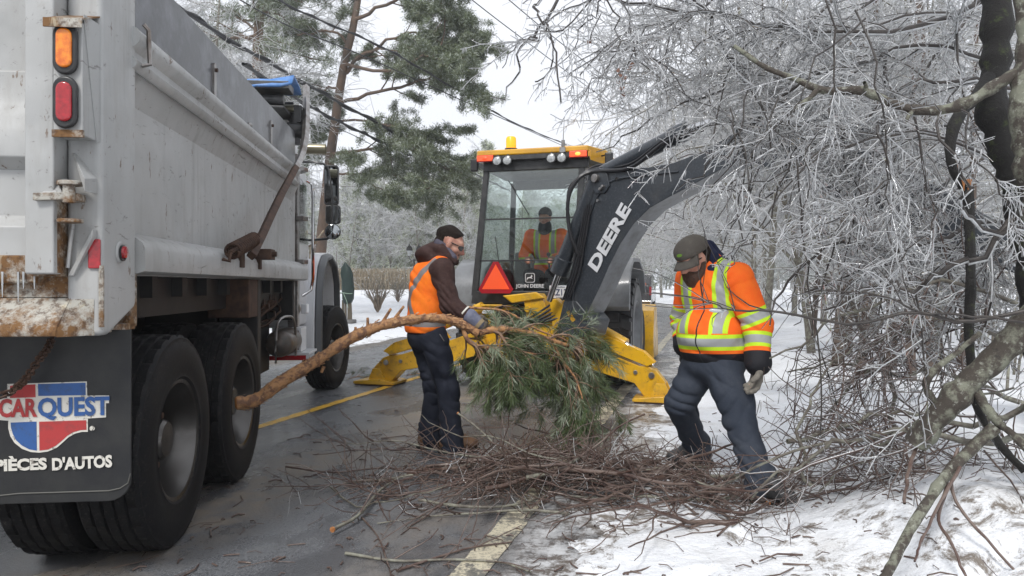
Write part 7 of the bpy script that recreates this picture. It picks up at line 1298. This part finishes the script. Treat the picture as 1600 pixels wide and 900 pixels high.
# distant wood that reads as one mass on both sides, closing the horizon
tb = TB(); n = 5200; r = np.random.RandomState(3); ang = r.uniform(-62, 62, n); dd_ = r.uniform(112, 190, n); x = np.sin(np.radians(ang))*dd_; y = np.cos(np.radians(ang))*dd_; hh = (r.uniform(7, 12, n)+3*np.sin(ang*.23)+2*np.sin(ang*.71))*(dd_/130); pts = np.stack([x, y, 1+hh*r.uniform(0, 1, n)**.8], 1); tufts(tb, pts, r, 16, 2.3, .16, .6)
z0 = np.stack([x, y, 0*x], 1)[:900]; tr_ = np.stack([z0, z0+np.stack([r.normal(0, .6, 900), 0*r.rand(900), hh[:900]*.85], 1)], 1); tb.tubes((tr_, np.tile([[.18, .05]], (900, 1))), 3, 2)
tag(tb.build('distant_wood', [pm('distant_needles', (.10, .115, .085), .8, (.16, .17, .14), .3), pm('distant_frost_haze', (.27, .29, .27), .8, (.36, .37, .36), .3), greybark], smooth=False), 'misty frosted woodland closing the horizon behind the road', 'woodland', kind='stuff')  # frost tone here doubles as haze put into the colour
# undergrowth of icy saplings along the right verge
r = np.random.RandomState(55); n = 260; yy = r.uniform(8.5, 46, n); ux = r.uniform(3.6, 9, n)*(1+yy*.01); x, y = road_pt(ux, yy); z = ground_z(x, y); h = r.uniform(.9, 3.2, n); k = 6; s = np.linspace(0, 1, k); a = r.uniform(0, 6.28, n); ln_ = r.uniform(.1, .9, n)*h; base_ = np.stack([x, y, z], 1)
sap = (np.stack([x[:, None]+np.cos(a)[:, None]*ln_[:, None]*s**2, y[:, None]+np.sin(a)[:, None]*ln_[:, None]*s**2, z[:, None]+h[:, None]*(s-.25*s**2)], 2), np.repeat((r.uniform(.008, .020, n))[:, None], k, 1)*np.linspace(1, .4, k)); x2 = prune(sap, [(1050, 0), (1080, 400), (1180, 520), (1230, 640)], r, 15); g = grow(x2, 2400, r, (.2, 1), (25, 70), (.2, .8), 5, .5, .5, .006, .1, .3, rel=False); g2 = grow(g, 7500, r, (.1, 1), (25, 70), (.08, .3), 3, .7, .5, .005, .05, .3, rel=False)
tb = TB(); tb.tubes(x2, 5, 0); tb.tubes(x2, 4, 1, off=-.5, rmul=.8); tb.tubes(g, 3, 0, rmul=.7); tb.tubes(g, 3, 1, off=-.6, rmul=.9); tb.tubes(g2, 3, 1); tag(tb.build('icy_saplings', [greybark, farice]), 'tangle of icy saplings and brush filling the right verge', 'undergrowth', kind='stuff')
# brown snow-free stems behind the man
for i, (px, d, lean) in enumerate(((1345, 9.0, .05), (1388, 9.6, -.03), (1300, 10.5, .10), (1420, 8.6, .02), (1462, 9.4, -.05), (1330, 11.5, .0), (1270, 12.5, .04), (1500, 10.0, .06))):
    q = P(px, 447, d); z = gz_at(q[0], q[1])-.05; o = thing('slim_tree', (q[0], q[1], z), 'slim brown trunk at the back of the snowy bank', 'tree', group='slim trunks on the bank'); rr = np.random.RandomState(i); s = np.linspace(0, 1, 12); T0 = (np.stack([lean*5*s+.06*np.sin(s*5+i), .05*np.cos(s*4+i), 5.2*s], 1)[None], np.linspace(.055+.012*(i % 3), .02, 12)[None]); tb = TB(); tb.tubes(T0, 9, 0); tb.build('trunk', [pm('brown_bark%d' % i, (.075, .050, .036), .85, (.15, .12, .10), 8, bs=40, bstr=.7)], o)
    g = grow(T0, 22, rr, (.1, 1), (30, 80), (.4, 1.6), 6, .4, .4, .006, .1, .3, rel=False); g2 = grow(g, 200, rr, (.1, 1), (30, 70), (.1, .45), 4, .6, .5, .004, .05, .3, rel=False); tb = TB(); icy(tb, g, 4, 1.0); icy(tb, g2, 3, 1.2); tag(tb.build('twigs', [greybark, farice], o), kind='stuff')
# hedge, bare bushes
q0 = P(455, 440, 50); q1_ = P(760, 440, 56); n = 5200; r = np.random.RandomState(8); t = r.rand(n); b0 = np.stack([lerp(q0[0], q1_[0], t), lerp(q0[1], q1_[1], t)+r.normal(0, .4, n), 0*t+.95], 1); top = b0+np.stack([r.normal(0, .12, n), r.normal(0, .1, n), r.uniform(.9, 1.62, n)], 1)
ho = thing('hedge', ((q0[0]+q1_[0])/2, (q0[1]+q1_[1])/2, .9), 'clipped beige hedge running across the snowy lawn', 'hedge'); tb = TB(); tb.tubes((np.stack([b0, (b0+top)/2+r.normal(0, .05, (n, 3)), top], 1), np.tile([[.022, .018, .012]], (n, 1))), 3, 0); tufts(tb, lerp(b0, top, r.uniform(.2, 1, (n, 1))), r, 4, .22, .018, .3); tag(tb.build('stems', [pm('hedge_twigs', (.24, .19, .12), .8, (.34, .29, .21), 3), farice], ho, base=np.array(ho.location)), kind='stuff')
for i, (px, py, sc, lb) in enumerate(((590, 488, 1.0, 'bare multi-stemmed bush left of the vest man, on the snow'), (652, 478, .8, 'bare bush half hidden behind the back of the vest man'), (622, 472, .6, 'smallest bare bush between the other two on the lawn'))):
    q = hit_ground(px, py); z = gz_at(q[0], q[1]); o = thing('bare_bush', (q[0], q[1], z), lb, 'bush'); rr = np.random.RandomState(30+i); n = 26; a = rr.uniform(0, 6.28, n); s = np.linspace(0, 1, 6); sp = rr.uniform(.15, .75, n)*sc; hh = rr.uniform(.6, 1.15, n)*sc*q[1]/24
    st = (np.stack([np.cos(a)[:, None]*sp[:, None]*s, np.sin(a)[:, None]*sp[:, None]*s, hh[:, None]*(s*1.2-.2*s**2)], 2), np.tile(np.linspace(.028, .01, 6)*sc, (n, 1))); st = jitter(st, rr, .08); g = grow(st, 160, rr, (.3, 1), (20, 60), (.15, .5), 4, .6, .5, .007, 0, .3, rel=False); tb = TB(); tb.tubes(st, 6, 0); tb.build('stems', [pm('bush_bark%d' % i, (.16, .115, .075), .8, (.26, .21, .16), 6)], o); tb = TB(); tb.tubes(g, 3, 0); tag(tb.build('twigs', [greybark], o), kind='stuff')
# shrub wrapped in green tarp beside the cab
q = P(541, 482, 24); z = gz_at(q[0], q[1]); wo = thing('wrapped_shrub', (q[0], q[1], z), 'upright shrub wrapped in dark green tarpaulin tied with cord', 'shrub'); k_ = 24/1155
prof = [(.02, .62), (.13, .66), (.19, .8), (.18, 1.1), (.17, 1.4), (.20, 1.62), (.14, 1.80), (.07, 1.90), (.02, 1.98)]; b = MB(); vs = []; n = 16
for j, (rr_, h_) in enumerate(prof):
    for i in range(n): a = 2*math.pi*i/n; m_ = 1+.16*math.sin(3*a+j*.7)+.10*math.sin(7*a-j*1.3); vs.append((rr_*m_*math.cos(a)+.05*math.sin(j*.5), rr_*m_*math.sin(a), h_))
b.add(vs, [(j*n+i, j*n+(i+1) % n, (j+1)*n+(i+1) % n, (j+1)*n+i) for j in range(len(prof)-1) for i in range(n)]); obj('tarp', b, pm('green_tarp', (.004, .018, .014), .5, (.009, .032, .025), 6, bs=9, bstr=.7), wo, ang=60)
for i, (x, w) in enumerate(((-.12, .05), (-.03, .045), (.08, .06), (.14, .05))): b = MB(); b.tube([(x, 0, 0), (x+.01, 0, .3), (x*.9, .02, .75)], [w, w*.9, w*.8], 8); obj('stem', b, pm('stem_bark%d' % i, (.12, .10, .07), .9), wo)
b = MB(); b.tube([(.225*math.cos(a), .225*math.sin(a), .98+.02*math.sin(2*a)) for a in np.linspace(0, 2*math.pi, 17)], .012, 5, caps=False); b.tube([(-.05, -.2, .98), (.06, -.2, .72), (.1, -.18, .5)], .010, 5); obj('cord', b, pm('pale_cord', (.3, .4, .32), .8), wo)
b = MB(); b.prism([(-.30, -.2, 0), (.26, -.25, 0), (.30, .2, 0), (-.25, .25, 0)], (0, 0, .12)); obj('base_slab', b, pm('base_stone', (.12, .11, .10), .9, (.2, .2, .2), 8), wo, .03)
b = MB(); b.tube([(-.32, .05, 0), (-.33, .05, 2.35)], .015, 6); obj('stake', b, M['steel'], wo)
# lantern post
q = P(647, 470, 26); z = gz_at(q[0], q[1]); lm = thing('lantern_post', (q[0], q[1], z), 'black lantern post just behind the shoulder of the vest man', 'lamp post'); zt_ = 1.28+(447-392)/1155*26-z
b = MB(); b.lathe([(.07, 0), (.07, .3), (.035, .4), (.03, zt_-.35), (.05, zt_-.3)], (0, 0, 0), (0, 0, 1), 10); obj('post', b, M['rubber'], lm)
for sx in (-.17, .17):
    b = MB(); b.lathe([(.05, -.22), (.11, 0), (.13, .02), (.10, .10), (.03, .17), (.01, .24)], (sx, 0, zt_+.02), (0, 0, 1), 6); b.tube([(0, 0, zt_-.3), (sx*.6, 0, zt_-.36), (sx, 0, zt_-.22)], .015, 6); h_ = obj('lantern_cap', b, M['rubber'], lm)
    b = MB(); b.lathe([(.052, -.21), (.112, -.01)], (sx, 0, zt_+.018), (0, 0, 1), 6); obj('lantern_glass', b, M['lens'], h_)
# pickup truck beyond the backhoe
q = P(975, 470, 31); pk = thing('pickup_truck', (4.85, 31, 0.0), 'dark grey pickup truck parked on the road beyond the backhoe', 'pickup truck', -13)
dk = pm('pickup_paint', (.035, .038, .042), .25, (.06, .06, .065), 3, coat=.6)
b = MB(); b.box(-.98, .98, 0, 5.4, .55, 1.15); b.box(-.98, -.90, 0, 1.9, 1.15, 1.32); b.box(.90, .98, 0, 1.9, 1.15, 1.32); b.prism([(-.90, 1.9, 1.15), (-.90, 2.0, 1.82), (-.90, 3.2, 1.88), (-.90, 3.9, 1.25), (-.90, 3.9, 1.15)], (1.8, 0, 0)); obj('body', b, dk, pk, .05)
b = MB(); b.box(-.88, .88, -.04, .0, .68, 1.30); tg2 = obj('tailgate', b, dk, pk, .02); b = MB(); b.box(.10, .42, -.05, -.041, 1.12, 1.17); obj('badge', b, M['steel'], tg2)
b = MB(); b.prism([(-.82, 1.93, 1.25), (.82, 1.93, 1.25), (.76, 2.02, 1.74), (-.76, 2.02, 1.74)], (0, -.02, 0)); obj('rear_window', b, M['rubber'], pk)
for sx in (-1, 1): b = MB(); b.box(sx*.94-.05, sx*.94+.05, -.05, .02, .90, 1.25); obj('tail_lamp', b, M['red'], pk, .01)
b = MB(); b.box(-.98, .98, -.20, -.06, .50, .68); obj('rear_bumper', b, M['chrome'], pk, .03)
b = MB(); b.box(-.6, .6, -.22, -.205, .44, .49); obj('green_strip', b, pm('green_strip_paint', (.10, .32, .06), .5), pk)
b = MB(); b.box(-.7, .7, .3, 1.5, 1.2, 1.42); obj('orange_load', b, pm('load_orange', (.7, .16, .04), .6), pk, .04)
for sx in (-.86, .86):
    for yy_ in (1.0, 4.3): b = MB(); b.lathe([(.22, -.12), (.38, -.12), (.40, -.08), (.40, .08), (.38, .12), (.22, .12), (.0, .09)], (sx, yy_, .40), (1, 0, 0), 20); obj('wheel', b, M['tyre'], pk)
# overhead cables
cab_ = pm('cable_black', (.03, .03, .033), .5)
def cable(pts, r_, label, twist=False, ic=False):
    w = np.array([P(*p) for p in pts]); p = spline(w, 40); o = thing('power_line', tuple(p[0]), label, 'cable', group='overhead cables along the road'); tb = TB(); tb.tubes((p[None], np.full((1, 40), r_)), 6, 0); 
    if twist:
        t = np.linspace(0, 60, 240); pp = spline(w, 240); off = np.stack([np.cos(t)*r_*1.6, 0*t, np.sin(t)*r_*1.6], 1); tb.tubes(((pp+off)[None], np.full((1, 240), r_*.7)), 5, 0)
    tb.build('wire', [cab_], o, base=p[0])
hz = 7.0
def dz(py, z=6.9): return 1155*(z-H)/(447-py)
cable([(230, -60, dz(-60)), (285, 15, dz(15)), (480, 132, dz(132)), (620, 208, dz(208)), (757, 279, dz(279)), (800, 300, 62)], .040, 'thickest cable running from the top left behind the truck to the cab roof', True)
cable([(380, 100, 14), (495, 172, dz(172, 6.2)), (620, 232, dz(232, 6.2)), (755, 290, dz(290, 6.2))], .035, 'thick lower cable passing just above the truck mirror', True)
cable([(340, -20, dz(-20, 7.6)), (450, 40, dz(40, 7.6)), (560, 84, dz(84, 7.6)), (700, 147, dz(147, 7.6)), (800, 192, dz(192, 7.6)), (880, 228, 40)], .016, 'thin straight wire crossing the pine crown')
cable([(395, -25, dz(-25, 7.9)), (470, 18, dz(18, 7.9)), (600, 75, dz(75, 7.9)), (700, 132, dz(132, 7.9)), (800, 190, dz(190, 7.9)), (885, 226, 42)], .022, 'twisted wire crossing the pine crown above the thin one', True)
cable([(500, 190, 22), (560, 215, 25), (650, 262, 32), (755, 296, 42)], .012, 'faint thin wire lowest of the cables by the cab')
cable([(700, -30, dz(-30, 9.0)), (800, 48, dz(48, 9.0)), (945, 155, dz(155, 9.0)), (1060, 235, 45)], .014, 'left wire of the pair crossing the open sky')
cable([(760, -30, dz(-30, 9.0)), (870, 62, dz(62, 9.0)), (960, 130, dz(130, 9.0)), (1080, 215, 42)], .014, 'right wire of the pair crossing the open sky')
# snow sitting on the road edge: low ridge far along the verge
hb = bpy.data.meshes.new('haze')
b = MB(); b.box(-620, 620, -12, 1000, -1.3, 24); 
hz_o = obj('haze', b, bpy.data.materials.new('haze_air')); hm = hz_o.data.materials[0]; hm.use_nodes = True; nt_ = hm.node_tree; nt_.nodes.remove(nt_.nodes['Principled BSDF']); pv = nt_.nodes.new('ShaderNodeVolumePrincipled'); pv.inputs['Color'].default_value = (.93, .95, .98, 1); pv.inputs['Density'].default_value = .0013; pv.inputs['Anisotropy'].default_value = .2
nt_.links.new(pv.outputs[0], nt_.nodes['Material Output'].inputs['Volume']); tag(hz_o, kind='stuff')
bpy.data.meshes.remove(hb)
# ------------------------------------------------------------ separate loose pieces into parts of their own; labels by place where nothing else tells
def islands(me):
    n = len(me.vertices); e = np.empty(len(me.edges)*2, np.int32); me.edges.foreach_get('vertices', e); e = e.reshape(-1, 2); lab = np.arange(n)
    while True:
        m = np.minimum(lab[e[:, 0]], lab[e[:, 1]]); new = lab.copy(); np.minimum.at(new, e[:, 0], m); np.minimum.at(new, e[:, 1], m); new = new[new]
        if (new == lab).all(): return lab
        lab = new
skip = {'lettering', 'person', 'hoodie', 'hood', 'vest', 'trousers', 'glove', 'boot', 'sleeve', 'jacket', 'hair', 'beard', 'cap', 'stubble', 'ground', 'road', 'centre_line', 'edge_line', 'haze', 'limb', 'trunk', 'main_stem', 'fork_stem', 'side_stem', 'chain', 'tyre', 'rim', 'coil_spring', 'needles', 'branchlets', 'wire', 'leaf', 'hood_lining', 'beanie', 'scarf', 'glove_cuff', 'neck_warmer', 'cut_face', 'bough'}
def auto_split():
    users = {}
    for o in bpy.data.objects:
        if o.type == 'MESH' and o.get('kind') is None and o.parent is not None and o.name.split('.')[0] not in skip and len(o.data.vertices) < 4000: users.setdefault(o.data, []).append(o)
    for me, obs in users.items():
        lab = islands(me); ids = np.unique(lab)
        if not 2 <= len(ids) <= 14: continue
        pieces = []
        for k, i in enumerate(ids):
            m2 = me.copy(); bm = bmesh.new(); bm.from_mesh(m2); bm.verts.ensure_lookup_table(); bmesh.ops.delete(bm, geom=[v for v in bm.verts if lab[v.index] != i], context='VERTS'); bm.to_mesh(m2); bm.free(); pieces.append(m2)
        for o in obs:
            for m2 in pieces[1:]: c = o.copy(); c.data = m2; COL.objects.link(c)
            o.data = pieces[0]
auto_split()
ORD = ['first', 'second', 'third', 'fourth', 'fifth', 'sixth', 'seventh', 'eighth', 'ninth', 'tenth', 'eleventh', 'twelfth', 'thirteenth', 'fourteenth', 'fifteenth', 'sixteenth', 'seventeenth', 'eighteenth', 'nineteenth', 'twentieth', 'twenty-first', 'twenty-second', 'twenty-third', 'twenty-fourth', 'twenty-fifth', 'twenty-sixth', 'twenty-seventh', 'twenty-eighth']
def by_place(group, text):
    L = [o for o in bpy.data.objects if o.get('group') == group and o.get('category')]
    L.sort(key=lambda o: o.location[0]/o.location[1])
    for i, o in enumerate(L): o['label'] = text % ('leftmost' if i == 0 else 'rightmost' if i == len(L)-1 else ORD[i]+' from the left')
by_place('icy trees right of the road', 'ice-coated bare hardwood, %s of those right of the road')
by_place('icy trees behind the truck', 'pale icy hardwood above the dump box, %s of five')
by_place('frosted hardwoods behind the hedge', 'feathery frosted hardwood, %s of those behind the clipped hedge')
by_place('frosted conifers in the far wood', 'misty frosted conifer, %s of those in the far wood')
by_place('frosted trees along the far bend', 'frosted bare tree, %s of those along the far bend')
by_place('slim trunks on the bank', 'slim brown stem on the snowy bank, %s of its row')
